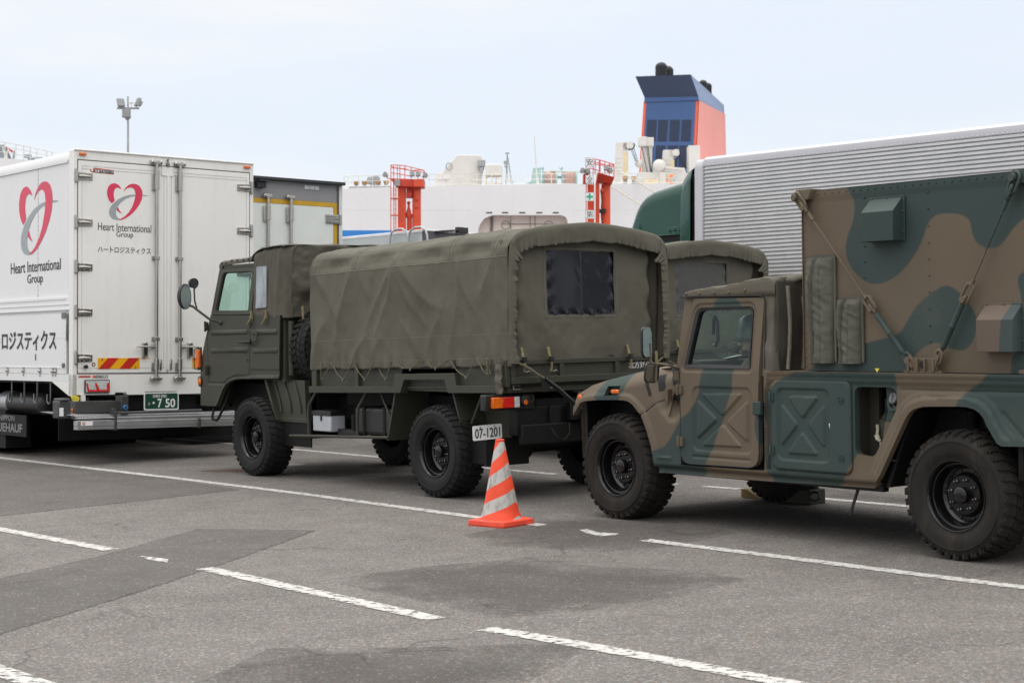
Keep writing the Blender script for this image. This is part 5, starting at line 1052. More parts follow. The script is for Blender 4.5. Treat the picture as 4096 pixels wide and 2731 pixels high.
# ---- rear curtain with its vinyl window
CU = [(.215, 1.285)]+[(.205, 1.8), (.195, 2.20), (.20, 2.33), (.4, 2.36), (.7, 2.39), (1.03, 2.405), (1.36, 2.39), (1.66, 2.36), (1.81, 2.33), (1.82, 2.20), (1.835, 1.8), (1.86, 1.285)]
CW = [(.565, 1.690), (.555, 2.272), (1.372, 2.268), (1.378, 1.688)]
def cur_h(y, z):
    k = np.clip((z-1.3)/1.0, 0, 1); e = np.minimum(y-.205, 1.84-y)
    return 4.500+.030*fbm(y*2.3, z*2.0, 4)+.012*np.sin(y*9+z*5)*np.clip((1.75-z)/.4, 0, 1)+.016*np.sin(z*21+y*3)*np.exp(-(e/.07)**2)-.02*np.exp(-(e/.03)**2)
panel(CU, [CW], cur_h, .018, .004, sign=-1, fn=YZ).build('rear_curtain', CANVAS, truck, ang=80)
mb = MB()
for y0, y1 in ((.075, .30), (1.74, 1.985)):
    A3 = [np.stack([4.435+.02*np.sin(np.linspace(y0, y1, 12)*30+z*2)+.015*vnoise(np.linspace(y0, y1, 12)*6, np.full(12, z*4)), np.linspace(y0, y1, 12), np.full(12, z)], 1) for z in np.linspace(1.27, 2.36, 40)]
    mb.garr(np.array(A3))
mb.build('inner_flap', CANVAS, truck, solid=.004, ang=80)
def vin_h(y, z):
    ex = np.minimum(y-.565, 1.375-y); ez = z-1.69; eb = np.minimum(ex, np.minimum(ez, 2.27-z))
    r = .004*np.sin((y*31+z*43)+3*vnoise(y*7, z*9))*np.clip(1-np.hypot((y-1.12)/.22, (z-2.05)/.24), 0, 1)*1.6
    return 4.498+.006*vnoise(y*3+3, z*2.5)+.008*np.sin(y*41+2*vnoise(y*6, z*0))*np.exp(-(ez/.035)**2)+.006*np.sin(z*38+1)*np.exp(-(ex/.05)**2)+r*.28+.0035*np.exp(-((y-.99)/.008)**2)-.012*(z-1.69)
panel([(.56, 1.685), (.55, 2.277), (1.377, 2.273), (1.383, 1.683)], (), vin_h, .011, .003, sign=-1, fn=YZ).build('rear_window', VINYL, truck, ang=85)
mb = MB(); ho = [(.535, 1.668), (.525, 2.292), (1.40, 2.288), (1.408, 1.666)]; mb.tube([(float(cur_h(np.array([a]), np.array([b]))[0])+.004, a, b) for k in range(4) for a, b in [(ho[k][0]+(ho[(k+1) % 4][0]-ho[k][0])*t/12, ho[k][1]+(ho[(k+1) % 4][1]-ho[k][1])*t/12) for t in range(12)]], .0022, 4, True); mb.build('window_stitching', mat('pale_thread_light', (.22, .21, .17), .8), truck)
mb = MB()
for y, z0, z1 in ((.21, 1.40, 1.19), (.52, 1.40, 1.19), (1.49, 1.40, 1.20)):
    mb.hexa([(4.565, y, z0-.13), (4.575, y, z0-.13), (4.575, y+.028, z0-.13), (4.565, y+.028, z0-.13), (4.53, y, z0), (4.54, y, z0), (4.54, y+.028, z0), (4.53, y+.028, z0)]); mb.tube([(4.575, y+.014, z0-.12), (4.582, y+.018, z0-.15), (4.575, y+.022, z1+.03), (4.57, y+.016, z1-.01)], .011, 6)
mb.tube([(4.56, 1.85, 1.33), (4.585, 1.83, 1.22), (4.57, 1.82, 1.12)], .014, 6)
mb.build('strap', STRAP, truck)
mb = MB()
for y, z0 in ((.21, 1.40), (.52, 1.40), (1.49, 1.40)): mb.box(4.57, 4.592, y-.008, y+.036, z0-.135, z0-.085)
mb.build('buckle', BUCKLE, truck, bevel=.004)
# ---- lacing along the side, corner flap, tow rope
mb = MB(); y = .036
HK = [(1.503, 1.072), (1.905, 1.078), (2.298, 1.086), (2.663, 1.096), (3.084, 1.196), (3.494, 1.206), (3.963, 1.130), (4.309, 1.149)]
for a, b, c in (((1.481, 1.232), HK[0], (1.675, 1.236)), ((1.71, 1.225), HK[1], (2.054, 1.240)), ((2.10, 1.232), HK[2], (2.461, 1.258)), ((2.51, 1.245), HK[3], (2.753, 1.266)), ((2.828, 1.255), HK[4], (3.26, 1.285)), ((3.366, 1.27), HK[5], (3.691, 1.292)), ((3.72, 1.28), HK[6], (4.104, 1.302)), ((4.137, 1.29), HK[7], (4.283, 1.31))):
    sg_ = .022 if random.random() < .6 else .004
    mb.tube([(a[0], y, a[1]), ((a[0]*.5+b[0]*.5), y-.008, (a[1]+b[1])/2-sg_), (b[0]-.02, y-.004, b[1]+.012), (b[0], y-.006, b[1]), (b[0]+.02, y-.004, b[1]+.012), (c[0], y-.002, c[1])], .0048, 6)
for t in range(9): mb.tube([(4.285+.008*(t % 2), y-.01, 1.30-t*.016), (4.312-.008*(t % 2), y-.02, 1.293-t*.016)], .008, 6)
mb.tube([(4.57, .10, 1.29), (4.60, .2, 1.235), (4.63, .33, 1.16), (4.64, .40, 1.12)], .010, 7); mb.tube([(4.60, .18, 1.25), (4.63, .26, 1.20), (4.63, .34, 1.15)], .012, 6); mb.tube([(4.57, 1.98, 1.30), (4.59, 1.80, 1.20), (4.58, 1.72, 1.16)], .010, 6)
mb.build('rope', ROPE, truck)
mb = MB()
for x, z in HK[1:7]: mb.tube([(x-.02, .07, z+.01), (x-.012, .03, z-.012), (x+.006, .022, z-.012), (x+.012, .028, z+.012)], .006, 6)
for x in GR: mb.lathe([(.006, .0), (.012, .003), (.013, .0)], (x, .046, 1.268+ZB(x)), (0, -1, 0), 10)
mb.build('lacing_hook', STEELD, truck)
A2 = []; 
for z in np.linspace(.985, 1.29, 26): u = np.linspace(0, 1, 10); A2.append(np.stack([4.415+.085*u+.02*(z < 1.1)*u, .020+.012*np.sin(z*60+u*2)*.5-.015*np.sin(u*3.1)+fbm(u*3, np.full(10, z*12), 3)*.02, np.full(10, z)-.0*u], 1))
mb = MB(); mb.garr(np.array(A2)); mb.build('corner_flap', CANVAS, truck, solid=.004, ang=80)
mb = MB(); mb.tube([(4.64, .40, 1.12), (4.65, .55, 1.02), (4.68, .75, .86), (4.70, .86, .78)], [.022, .024, .018, .012], 8); mb.box(4.64, 4.65, .36, .45, 1.0, 1.12); mb.build('hanging_strap', BUCKLE, truck)
# ---- under the bed: battery, tank, guard rail, braces
mb = MB(); mb.box(1.17, 1.52, .12, .30, .53, .70); mb.build('battery_case', BATT, truck, bevel=.012); mb = MB(); mb.box(1.16, 1.53, .11, .31, .695, .745); mb.box(1.335, 1.355, .105, .12, .64, .70); mb.box(1.52, 1.9, .2, .5, .50, .56); mb.build('battery_lid', BUCKLE, truck, bevel=.006)
mb = MB(); mb.box(1.90, 2.56, .16, .62, .53, .80); mb.build('fuel_tank', mat('black_tank', (.016, .016, .017), .35, var=.2), truck, bevel=.03, seg=3); mb = MB()
for x in (2.06, 2.42): mb.box(x, x+.04, .153, .63, .525, .808)
mb.cyl((1.84, .2, .56), (1.84, .2, .72), .03, n=14); mb.build('tank_strap', BLACK, truck)
mb = MB(); mb.tube([(.74, .10, .463), (1.1, .095, .475), (2.60, .095, .520)], .016, 10)
for x in (1.12, 2.05): mb.tube([(x, .10, .49), (x-.005, .10, .70), (x+.02, .10, .80), (x+.12, .14, .96)], .016, 8)
mb.hexa([(2.575, .09, .49), (2.60, .09, .49), (2.60, .5, .49), (2.575, .5, .49), (2.72, .09, .965), (2.745, .09, .965), (2.745, .5, .965), (2.72, .5, .965)]); mb.hexa([(3.835, .09, .53), (3.855, .09, .53), (3.855, .5, .53), (3.835, .5, .53), (3.665, .09, .985), (3.685, .09, .985), (3.685, .5, .985), (3.665, .5, .985)]); mb.hexa([(3.85, .40, .53), (4.16, .40, .53), (4.16, .42, .53), (3.85, .42, .53), (3.69, .40, .985), (4.1, .40, .985), (4.1, .42, .985), (3.69, .42, .985)])
mb.tube([(2.60, .15, .66), (2.40, .15, .95)], .014, 6); mb.tube([(3.88, .15, .70), (4.05, .15, .97)], .014, 6); mb.box(2.74, 3.68, .12, .5, .985, 1.08)
mb.build('bed_bracket', OLIVE, truck, bevel=.003)
mb = MB(); mb.box(3.86, 4.20, .13, .145, .335, .545); mb.box(4.24, 4.255, .02, .52, .33, .58); mb.build('mud_flap', BLACK, truck, smooth=False)
# number plate, angled to the rear
mb = MB(); o = rrect(-.165, .165, -.066, .066, .012, 3); mb.prism(o, YZ, 0, .004); pl_ = mb.build('number_plate', WHITEP, truck); pl_.location = (4.262, .035, .642); pl_.rotation_euler = (R(1.5), 0, 0)
t_ = text(MB(), '07-1201', .285, .088, YZ, .006, -.143, -.048, bold=.012); t_.build('plate_number', PLATEINK, pl_, smooth=False)
mb = MB()
for y in (-.08, .08): mb.lathe([(.007, 0), (.006, .004), (.0005, .005)], (.004, y, .05), (1, 0, 0), 10)
mb.build('plate_screw', STEELD, pl_)
# tail lamp
mb = MB(); mb.box(4.36, 4.44, -.12, .45, .84, .985); mb.build('lamp_housing', BUCKLE, truck, bevel=.012)
mb = MB(); mb.box(4.44, 4.480, -.062, .052, .862, .960); tl = mb.build('tail_lamp', AMBER, truck, bevel=.008); MB().box(4.44, 4.481, .054, .182, .862, .960).build('red_lens', REDL, tl, bevel=.008); MB().box(4.44, 4.481, .184, .245, .862, .960).build('clear_lens', CLEAR, tl, bevel=.008)
mb = MB(); mb.lathe([(.046, 0), (.048, .02), (.040, .026), (.0005, .026)], (4.44, .325, .925), (1, 0, 0), 22); mb.tube([(4.47, .38, .90), (4.475, .41, .93), (4.47, .40, .96)], .006, 6); mb.build('night_lamp', OLIVE_DK, truck); MB().lathe([(.024, .026), (.02, .030), (.0005, .032)], (4.44, .325, .905), (1, 0, 0), 16).build('night_lens', AMBER, truck)
mb = MB(); mb.box(4.44, 4.50, .82, .95, .72, .88); mb.tube([(4.48, .60, .66), (4.53, .62, .58), (4.54, .70, .545), (4.53, .78, .60), (4.50, .80, .70)], .009, 6); mb.build('tow_bracket', BLACK, truck, bevel=.006)
# ---- the second truck beyond
t2 = copy_tree(truck); t2.matrix_world = MGT @ Matrix.Translation((-2.0, 3.56, 0))
t2['label'] = 'olive canvas-topped army truck half hidden behind the nearer one, with a grey rear window'
for c in kids(t2):
    if c.name.startswith('rear_window'): c.data = c.data.copy(); c.data.materials[0] = VINYL_G
    if c.name.startswith('tailgate'):
        for g in kids(c):
            if g.name.startswith('lettering'): bpy.data.objects.remove(g)
for c in kids(t2):
    if c.name.startswith('number_plate'):
        for g in kids(c): bpy.data.objects.remove(g)
        bpy.data.objects.remove(c)
# ================================================================ WHITE BOX TRUCK (rear at x=0, x to the rear)
def plumb(x, y, a, z=0): return MG @ Matrix.Translation((x, y, z)) @ Matrix.Rotation(-a, 4, 'Z')
WT = thing('box_truck', 'white box truck with a red and grey heart logo and a folded tail lift', 'truck', plumb(-5.290, 20.355, .89, .30))
wq = []
def wb(mb, name, m, parent=None, **k):
    o = mb.build(name, m, parent or WT, **k)
    if parent is None:
        for p in [o]+_sib.get(o.name, []): p.location.z = -.30
    return o
BW, BT, L_ = 2.486, 4.10, -9.2
mb = MB()                                                    # body: side wall with rounded roof rail, roof, far wall, front
pro = [(.03, 2.32), (.03, 3.985), (.02, 3.99), (.02, 4.02), (.045, 4.075), (.10, 4.105), (.20, 4.12), (BW-.20, 4.12), (BW-.10, 4.105), (BW-.045, 4.075), (BW-.02, 4.02), (BW-.03, 3.985), (BW-.03, 1.31), (.03, 1.31)]
mb.prism(pro, YZ, L_, -.12)
for x in (-.446, -1.089, -1.742, -2.39, -3.04):
    for k in range(27): mb.ball((x, .030, 2.40+k*.058), .0075, 4, (1, .6, 1))
for k in range(60): mb.ball((-.22-k*.035, .033, 3.955), .006, 4, (1, .6, 1)); mb.ball((-.24-k*.035, .033, 2.345), .006, 4, (1, .6, 1))
for k in range(27): mb.ball((-.205, .030, 2.36+k*.058), .006, 4, (1, .6, 1))
for k in range(9): mb.ball((-.245, .003, 1.42+k*.08), .009, 4, (1, .6, 1))
body_ = wb(mb, 'cargo_box', WHITE_S, ang=25)
mb = MB(); mb.box(L_, -.10, .005, .035, 2.185, 2.325); mb.box(L_, -.10, -.006, .01, 2.17, 2.192); mb.box(L_, -.10, -.004, .01, 2.235, 2.25); mb.box(L_, -.21, -.004, .008, 2.30, 2.33); mb.box(L_, -.20, .012, .034, 3.96, 3.985)
mb.box(L_, -.20, .004, .034, 1.395, 2.125); mb.box(L_, -.07, .0, .03, 1.30, 1.39); mb.box(L_, -.20, -.003, .01, 1.465, 1.48); mb.box(L_, -.20, .0, .01, 1.84, 1.843)
wb(mb, 'side_gate', WHITE_S, bevel=.004)
mb = MB(); mb.box(-.12, -.10, .02, .04, 1.31, 4.0)
for x in (-1.092,): mb.box(x-.002, x+.002, .0275, .031, 2.35, 3.95)
mb.box(-.20, -.13, .026, .034, 1.40, 2.13); wb(mb, 'panel_gap', SEAL, smooth=False)
mb = MB()                                                    # rear frame
mb.box(-.12, .0, 0, .055, 1.14, 4.10); mb.box(-.12, .0, BW-.055, BW, 1.14, 4.10); mb.box(-.12, .0, .055, BW-.055, 3.985, 4.10); mb.box(-.10, .02, .01, BW, 4.092, 4.112)
s = [(0, 1.14), (.55, 1.14), (.555, 1.165), (.70, 1.165), (.71, 1.135), (.945, 1.135), (.95, 1.17), (1.385, 1.17), (1.39, 1.135), (BW, 1.135), (BW, 1.395), (0, 1.395)]
mb.prism(s, YZ, -.10, .0)
mb.hexa([(-.12, .0, 1.13), (-.02, .0, 1.13), (-.02, .05, 1.13), (-.12, .05, 1.13), (-.62, .0, 1.30), (-.02, .0, 1.30), (-.02, .05, 1.30), (-.62, .05, 1.30)])
wb(mb, 'rear_frame', WHITE, bevel=.006)
for y0, y1, nm in ((.062, 1.250, 'l'), (1.256, BW-.062, 'r')):
    mb = MB(); mb.box(-.06, .006, y0, y1, 1.405, 3.975); d = wb(mb, 'rear_door', WHITE, bevel=.008)
    m = MB(); e0, e1 = y0+.045, y1-.045
    m.box(.006, .009, e0, e1, 4.0-.09, 4.0-.085); m.box(.006, .009, e0, e1, 3.875, 3.88); m.box(.006, .009, e0, e0+.005, 1.47, 3.9); m.box(.006, .009, e1-.005, e1, 1.47, 3.9); m.box(.0065, .0095, y0+.02, y1-.02, 1.465, 1.47)
    m.build('seal', mat('pale_seal', (.50, .50, .48), .6), d, smooth=False)
mb = MB(); mb.box(.0, .004, .055, .062, 1.40, 3.985); mb.box(0, .004, BW-.062, BW-.055, 1.40, 3.985); mb.box(0, .004, .06, BW-.06, 3.976, 3.985); mb.box(0, .004, .06, BW-.06, 1.395, 1.405); mb.box(.0, .0045, 1.249, 1.257, 1.4, 3.98); wb(mb, 'door_gap', SEAL, smooth=False)
mb = MB(); mb.box(.004, .016, 1.17, 1.33, 3.86, 3.975); mb.box(.004, .018, 1.245, 1.275, 1.44, 3.9); wb(mb, 'centre_strip', WHITE, bevel=.003)
def hinge(y, z, s):
    m = MB(); m.box(.006, .014, y-.016, y+.016, z-.085, z+.085); m.cyl((.022, y, z-.075), (.022, y, z+.075), .017, n=12)
    a = s; m.hexa([(.008, y, z-.058), (.016, y, z-.058), (.016, y+a*.21, z-.05), (.008, y+a*.21, z-.05), (.008, y, z+.042), (.022, y, z+.042), (.022, y+a*.21, z+.034), (.008, y+a*.21, z+.034)] if s > 0 else [(.008, y+a*.21, z-.05), (.016, y+a*.21, z-.05), (.016, y, z-.058), (.008, y, z-.058), (.008, y+a*.21, z+.034), (.022, y+a*.21, z+.034), (.022, y, z+.042), (.008, y, z+.042)])
    m.tube([(.018, y+a*.03, z-.008), (.026, y+a*.08, z-.008), (.026, y+a*.13, z-.008), (.014, y+a*.19, z-.008)], [.02, .026, .022, .014], 10)
    for k in (.05, .10, .18):
        for q in (-.042, .026): m.lathe([(.009, 0), (.009, .006), (.0004, .009)], (.016, y+a*k, z+q), (1, 0, 0), 8)
    return m
for z in (3.79, 3.232, 2.692, 2.146, 1.595):
    wb(hinge(.034, z, 1), 'hinge', STEEL, bevel=.002); wb(hinge(BW-.034, z, -1), 'hinge', STEEL, bevel=.002)
def rod(y, s):
    m = MB(); m.cyl((.045, y, 1.34), (.045, y, 4.03), .021, n=14)
    for z0, z1 in ((3.68, 3.93), (1.44, 1.58)): m.cyl((.045, y, z0), (.045, y, z1), .031, n=14); m.box(.006, .03, y-.052, y+.03, z0-.01, z1-.05)
    for z in (2.83, 1.825): m.box(.006, .075, y-.030, y+.030, z-.022, z+.022); m.box(.006, .02, y-.052, y+.052, z-.026, z+.026)
    for z in (4.02, 1.335):
        m.box(.0, .05, y-.068, y-.022, z-.028, z+.028); m.box(.0, .05, y+.022, y+.068, z-.028, z+.028); m.box(.02, .07, y-.05, y+.05, z-.014, z+.014); m.ball((.035, y-.055, z), .03, 6); m.ball((.035, y+.055, z), .03, 6)
    o = wb(m, 'lock_rod', STEEL, bevel=.003)
    m = MB(); a = -s; m.box(.01, .05, y+a*.15-.032, y+a*.15+.032, 1.60, 1.77); m.ball((.03, y+a*.15, 1.77), .036, 6, (.6, 1, .8)); m.tube([(.05, y, 1.728), (.06, y+a*.10, 1.728), (.075, y+a*.22, 1.728), (.075, y+a*.29, 1.722)], [.012, .012, .014, .007], 8); m.obox((.045, y+a*.05, 1.728), .03, .05, .05); q = m.build('lock_handle', STEEL, o, bevel=.003)
    k = MB(); k.box(.05, .06, y+a*.15-.018, y+a*.15+.018, 1.63, 1.74); k.build('handle_pad', BUCKLE, q)
rod(1.085, 1); rod(1.408, -1)
mb = MB()
for y in (1.16, 1.30): mb.tube([(.02, y, 1.45), (.03, y, 1.50), (.02, y+.004, 1.57)], .007, 6); mb.box(.01, .025, y-.008, y+.008, 1.44, 1.52)
mb.tube([(.005, 1.247, 4.05), (.03, 1.247, 4.07), (.03, 1.247, 4.02)], .01, 6); mb.box(.005, .04, 1.23, 1.265, 3.985, 4.02); wb(mb, 'door_catch', STEELD)
for y in (.115, 2.385):
    mb = MB(); mb.box(.0, .03, y-.045, y+.045, 4.036, 4.066); wb(mb, 'marker_lamp', AMBER, bevel=.006)
# chevron boards
def chevron(y0, y1, z0, z1, flip):
    m = MB(); m.box(.006, .012, y0, y1, z0, z1); o = wb(m, 'chevron_board', YELLOW); h = z1-z0; P = []
    for k in range(2): a = .007+.275*k; P.append([(y0+a, z0), (y0+a+.14, z0), (y0+a+.14+.13, z1), (y0+a+.125, z1)])
    if flip: P = [[(y0+y1-a, b) for a, b in p][::-1] for p in P]
    P = [[(min(max(a, y0), y1), b) for a, b in p] for p in P]
    flat(P, YZ, .012, .002).build('red_stripe', REDREF, o, smooth=False)
    k = MB()
    for y in (y0+.055, y1-.055):
        for z in (z0+.02, z1-.02): k.lathe([(.010, 0), (.008, .005), (.0004, .006)], (.014, y, z), (1, 0, 0), 10)
    k.build('screw', STEELD, o)
chevron(.319, .872, 1.457, 1.590, False); chevron(1.602, 2.155, 1.457, 1.590, True)
# lamps, stickers, plate
for y0 in (.145, 2.02):
    mb = MB(); mb.box(.0, .022, y0, y0+.327, 1.163, 1.325); o = wb(mb, 'tail_lamp', BUCKLE, bevel=.006)
    k = MB()
    for i in range(9):
        for j in range(4): k.ball((.024, y0+.05+i*.028+(j % 2)*.006, 1.20+j*.022), .011, 4, (.5, 1.15, .8))
    for i in range(14): k.ball((.024, y0+.02+i*.021, 1.297), .009, 4, (.5, 1, .8))
    k.box(.021, .024, y0+.012, y0+.315, 1.176, 1.313); k.build('reflector', CLEAR, o)
    P = [[(y0+.012, 1.285), (y0+.03, 1.285), (y0+.05, 1.205), (y0+.115, 1.205), (y0+.155, 1.205), (y0+.128, 1.285), (y0+.148, 1.285), (y0+.185, 1.205), (y0+.31, 1.205), (y0+.31, 1.182), (y0+.035, 1.182)], [(y0+.285, 1.21), (y0+.31, 1.21), (y0+.31, 1.285), (y0+.285, 1.285)]]
    flat(P, YZ, .030, .006).build('red_band', REDL, o, smooth=False)
mb = MB(); mb.box(.0, .006, .072, .227, 1.357, 1.374); wb(mb, 'red_reflector', REDREF)
mb = MB(); mb.box(.0, .004, .255, .452, 1.347, 1.380); o = wb(mb, 'dealer_sticker', mat('dark_sticker', (.12, .12, .12), .5)); k = MB(); k.box(.004, .005, .255, .292, 1.347, 1.380); k.build('red_square', mat('salmon', (.70, .16, .10), .5), o); text(MB(), 'いすゞ首都圏', .14, .022, YZ, .005, .302, 1.352, bold=.01).build('lettering', WHITEP, o, smooth=False)
mb = MB(); mb.prism([(.212, 3.875), (.225, 3.885), (.26, 3.897), (.524, 3.884), (.524, 3.832), (.25, 3.838), (.225, 3.842)], YZ, .006, .008); o = wb(mb, 'maker_badge', REDREF, smooth=False); m = MB(); m.box(.008, .0095, .265, .518, 3.840, 3.876); m.build('badge_field', INK, o); text(MB(), '日本フルハーフ', .235, .030, YZ, .010, .276, 3.843, bold=.014).build('lettering', WHITEP, o, smooth=False); m = MB(); m.prism([(.225, 3.89), (.245, 3.912), (.262, 3.908), (.262, 3.895), (.25, 3.89), (.25, 3.85), (.235, 3.85)], YZ, .0085, .010); m.build('badge_mark', WHITEP, o, smooth=False)
m = MB(); m.box(.006, .008, .885, 1.015, 1.553, 1.592); o = wb(m, 'notice_sticker', WHITEP); m = MB(); m.box(.008, .009, .887, 1.013, 1.578, 1.590); m.build('yellow_band', YELLOW, o)
m = MB(); m.cyl((.006, .155, 1.485), (.06, .15, 1.485), .022, n=14); wb(m, 'door_buffer', BUCKLE)
m = MB(); m.lathe([(.024, .0), (.026, .002), (.012, .002)], (.006, .265, 1.51), (1, 0, 0), 20); wb(m, 'round_badge', mat('brown_badge', (.20, .06, .02), .5))
mb = MB(); o = rrect(.89, 1.365, .945, 1.165, .02, 4); mb.prism(o, YZ, .09, .094); pl2 = wb(mb, 'number_plate', WHITEP); M_ = MB(); M_.prism(rrect(.905, 1.35, .960, 1.150, .015, 4), YZ, .094, .096); M_.build('plate_field', PLATEG, pl2)
m = MB(); text(m, '相模', .075, .038, YZ, .096, 1.005, 1.098); text(m, '100', .105, .038, YZ, .096, 1.09, 1.098); text(m, 'か', .032, .036, YZ, .096, .945, 1.005); text(m, '7', .058, .11, YZ, .096, 1.075, .975, bold=.02); text(m, '50', .135, .11, YZ, .096, 1.180, .975, bold=.02); m.lathe([(.0005, .002), (.014, .002), (.014, 0)], (.096, 1.02, 1.035), (1, 0, 0), 14); m.build('plate_number', WHITEP, pl2, smooth=False)
# logos and lettering
LG = dict(red=[[(.63, 3.658), (.6, 3.697), (.563, 3.721), (.526, 3.727), (.485, 3.713), (.453, 3.681), (.435, 3.625), (.438, 3.571), (.46, 3.518), (.497, 3.476), (.540, 3.512), (.526, 3.556), (.522, 3.603), (.534, 3.652), (.563, 3.674), (.593, 3.673)],
 [(.561, 3.4), (.576, 3.440), (.601, 3.396), (.635, 3.359), (.598, 3.375)],
 [(.652, 3.625), (.675, 3.674), (.712, 3.711), (.757, 3.732), (.794, 3.737), (.839, 3.73), (.877, 3.705), (.903, 3.661), (.910, 3.613), (.900, 3.55), (.870, 3.486), (.817, 3.414), (.75, 3.349), (.683, 3.304), (.623, 3.280), (.585, 3.278), (.616, 3.295), (.668, 3.324), (.727, 3.382), (.772, 3.453), (.802, 3.538), (.815, 3.607), (.806, 3.655), (.787, 3.681), (.749, 3.689), (.704, 3.676), (.675, 3.654)]],
 grey=[[(.812, 3.606), (.734, 3.596), (.645, 3.567), (.571, 3.524), (.512, 3.473), (.472, 3.416), (.461, 3.368), (.475, 3.321), (.512, 3.288), (.571, 3.276), (.612, 3.294), (.579, 3.303), (.557, 3.332), (.552, 3.379), (.571, 3.435), (.615, 3.492), (.682, 3.544), (.749, 3.573), (.810, 3.585)], [(.914, 3.607), (.953, 3.604), (1.001, 3.596), (.953, 3.594), (.912, 3.592)]])
def rounded(P): return [tuple(p) for p in rpoly(P, .012, 3)]
def logo(fn, c, mp_, d):
    m = flat([[mp_(*p) for p in rounded(P)] for P in LG['red']], fn, c, d); o = wb(m, 'heart_logo', LOGO_R, smooth=False)
    flat([[mp_(*p) for p in rounded(P)] for P in LG['grey']], fn, c, d).build('grey_swoosh', LOGO_G, o, smooth=False)
logo(YZ, .007, lambda a, b: (a, b), .002)
sx_ = lambda a, b: (-1.686+(a-.435)/(.910-.435)*(-.658+1.686), 2.89+(b-3.276)/(3.737-3.276)*(3.79-2.89))
logo(XZ, .028, sx_, -.002)
m = MB(); text(m, 'Heart International', .71, .094, YZ, .007, .318, 3.142); text(m, 'Group', .225, .088, YZ, .007, .560, 3.052); text(m, 'ハートロジスティクス', .705, .078, YZ, .007, .318, 2.872, bold=.006); wb(m, 'lettering', INK, smooth=False)
m = MB(); text(m, 'Heart International', 1.53, .140, XZ, .026, -1.945, 2.672, flip=False, bold=.006); text(m, 'Group', .48, .145, XZ, .026, -1.42, 2.500, bold=.006); text(m, 'ハートロジスティクス', 2.45, .245, XZ, -.001, -2.93, 1.685, bold=.022); wb(m, 'lettering', INK, smooth=False)
# side latches, hooks, running gear
mb = MB()
for x in (-.49, -.575, -.955, -1.465, -1.975): mb.box(x-.022, x+.022, -.012, .002, 1.405, 1.475); mb.ball((x, -.014, 1.425), .026, 6, (1.3, .6, .7)); mb.box(x-.018, x+.018, -.006, .002, 1.36, 1.41)
wb(mb, 'gate_latch', STEEL, bevel=.003)
mb = MB(); mb.tube([(-.15, -.005, 2.12), (-.14, -.01, 2.02), (-.15, -.008, 1.9), (-.16, -.004, 1.8)], .014, 6); mb.box(-.32, -.20, -.004, .008, 2.07, 2.14); mb.lathe([(.03, 0), (.03, .02), (.0005, .024)], (-.255, .002, 1.50), (0, -1, 0), 14); mb.box(-1.105, -1.085, -.003, .004, 1.56, 1.64); wb(mb, 'gate_hinge', STEELD)
mb = MB()
for x in (-.75, -1.15, -1.55, -1.95): mb.tube([(x, .05, 1.31), (x, .05, 1.12), (x-.01, .05, 1.03), (x-.06, .05, 1.02), (x-.10, .05, 1.05), (x-.10, .05, 1.14)], .011, 6)
wb(mb, 'rope_hook', STEELD)
mb = MB(); mb.cyl((-2.46, .32, 1.0), (-1.45, .32, 1.0), .145, n=28); mb.lathe([(.145, 0), (.14, .03), (.12, .06), (.06, .085), (.0005, .09)], (-1.45, .32, 1.0), (1, 0, 0), 28); wb(mb, 'air_tank_shell', mat('dark_tank', (.02, .02, .02), .4), ang=60)
mb = MB(); mb.cyl((-2.75, .32, 1.0), (-2.465, .32, 1.0), .147, n=28); mb.lathe([(.147, 0), (.14, .03), (.115, .055), (.06, .075), (.0005, .08)], (-2.75, .32, 1.0), (-1, 0, 0), 28); wb(mb, 'air_tank', ALU, ang=60)
mb = MB(); mb.box(L_, -.15, .75, 1.74, .95, 1.30); mb.box(L_, -.2, .1, 2.38, 1.27, 1.305); mb.box(-3.0, -1.66, .12, .14, .575, .85); mb.box(-.62, -.60, .15, 2.35, .575, 1.0); mb.box(-.40, -.30, .2, 2.3, .75, 1.0); mb.box(-1.2, -.4, .4, 2.1, .75, 1.1); mb.box(-3.6, -2.4, .15, .5, .4, .9)
for x in (-3.4,): mb.cyl((x, .10, .80), (x, 2.38, .80), .50, n=40)
mb.cyl((-7.6, .1, .80), (-7.6, 2.38, .8), .5, n=40); mb.box(-.30, -.29, -.05, 1.2, .58, .87)
wb(mb, 'running_gear', BLACK, ang=40)
mb = MB(); text(mb, 'NIPPON', .50, .075, XZ, .118, -2.53, .765, bold=.01, thick=-.002); text(mb, 'FRUEHAUF', 1.02, .115, XZ, .118, -2.80, .620, bold=.02, thick=-.002); wb(mb, 'flap_lettering', mat('grey_ink', (.22, .22, .22), .6), smooth=False)
# tail lift folded under the rear
TLX = .30
mb = MB(); mb.hexa([(-.10, .0, .86), (.28, -.09, .86), (.28, .395, .86), (-.10, .395, .86), (-.10, -.38, .95), (.28, -.09, .905), (.28, .395, .90), (-.10, .395, .94)]); mb.box(-.30, .20, .40, 2.36, .875, .905); mb.box(.20, .30, -.075, 2.36, .86, .88); mb.box(.20, .305, -.08, .40, .775, .845); mb.box(.20, .30, -.08, .40, .735, .772); mb.box(.20, .305, .42, 2.36, .765, .835); mb.box(.20, .297, .42, 2.36, .838, .875); mb.box(.20, .30, .425, 2.36, .735, .763)
tl2 = wb(mb, 'tail_lift_platform', ALU, bevel=.004)
mb = MB(); mb.box(.1, .32, .395, .425, .72, .95); mb.box(.12, .33, 1.52, 1.55, .72, .84); mb.cyl((.25, .46, .925), (.25, 1.6, .935), .018, n=10); mb.box(.18, .26, .39, .44, .88, .98); mb.box(.05, .22, .53, .62, .90, 1.13); mb.box(-.1, .12, -.02, .55, .93, 1.07); mb.build('lift_arm', mat('dark_lift_steel', (.09, .09, .09), .45, metal=.5, var=.2), tl2, bevel=.004)
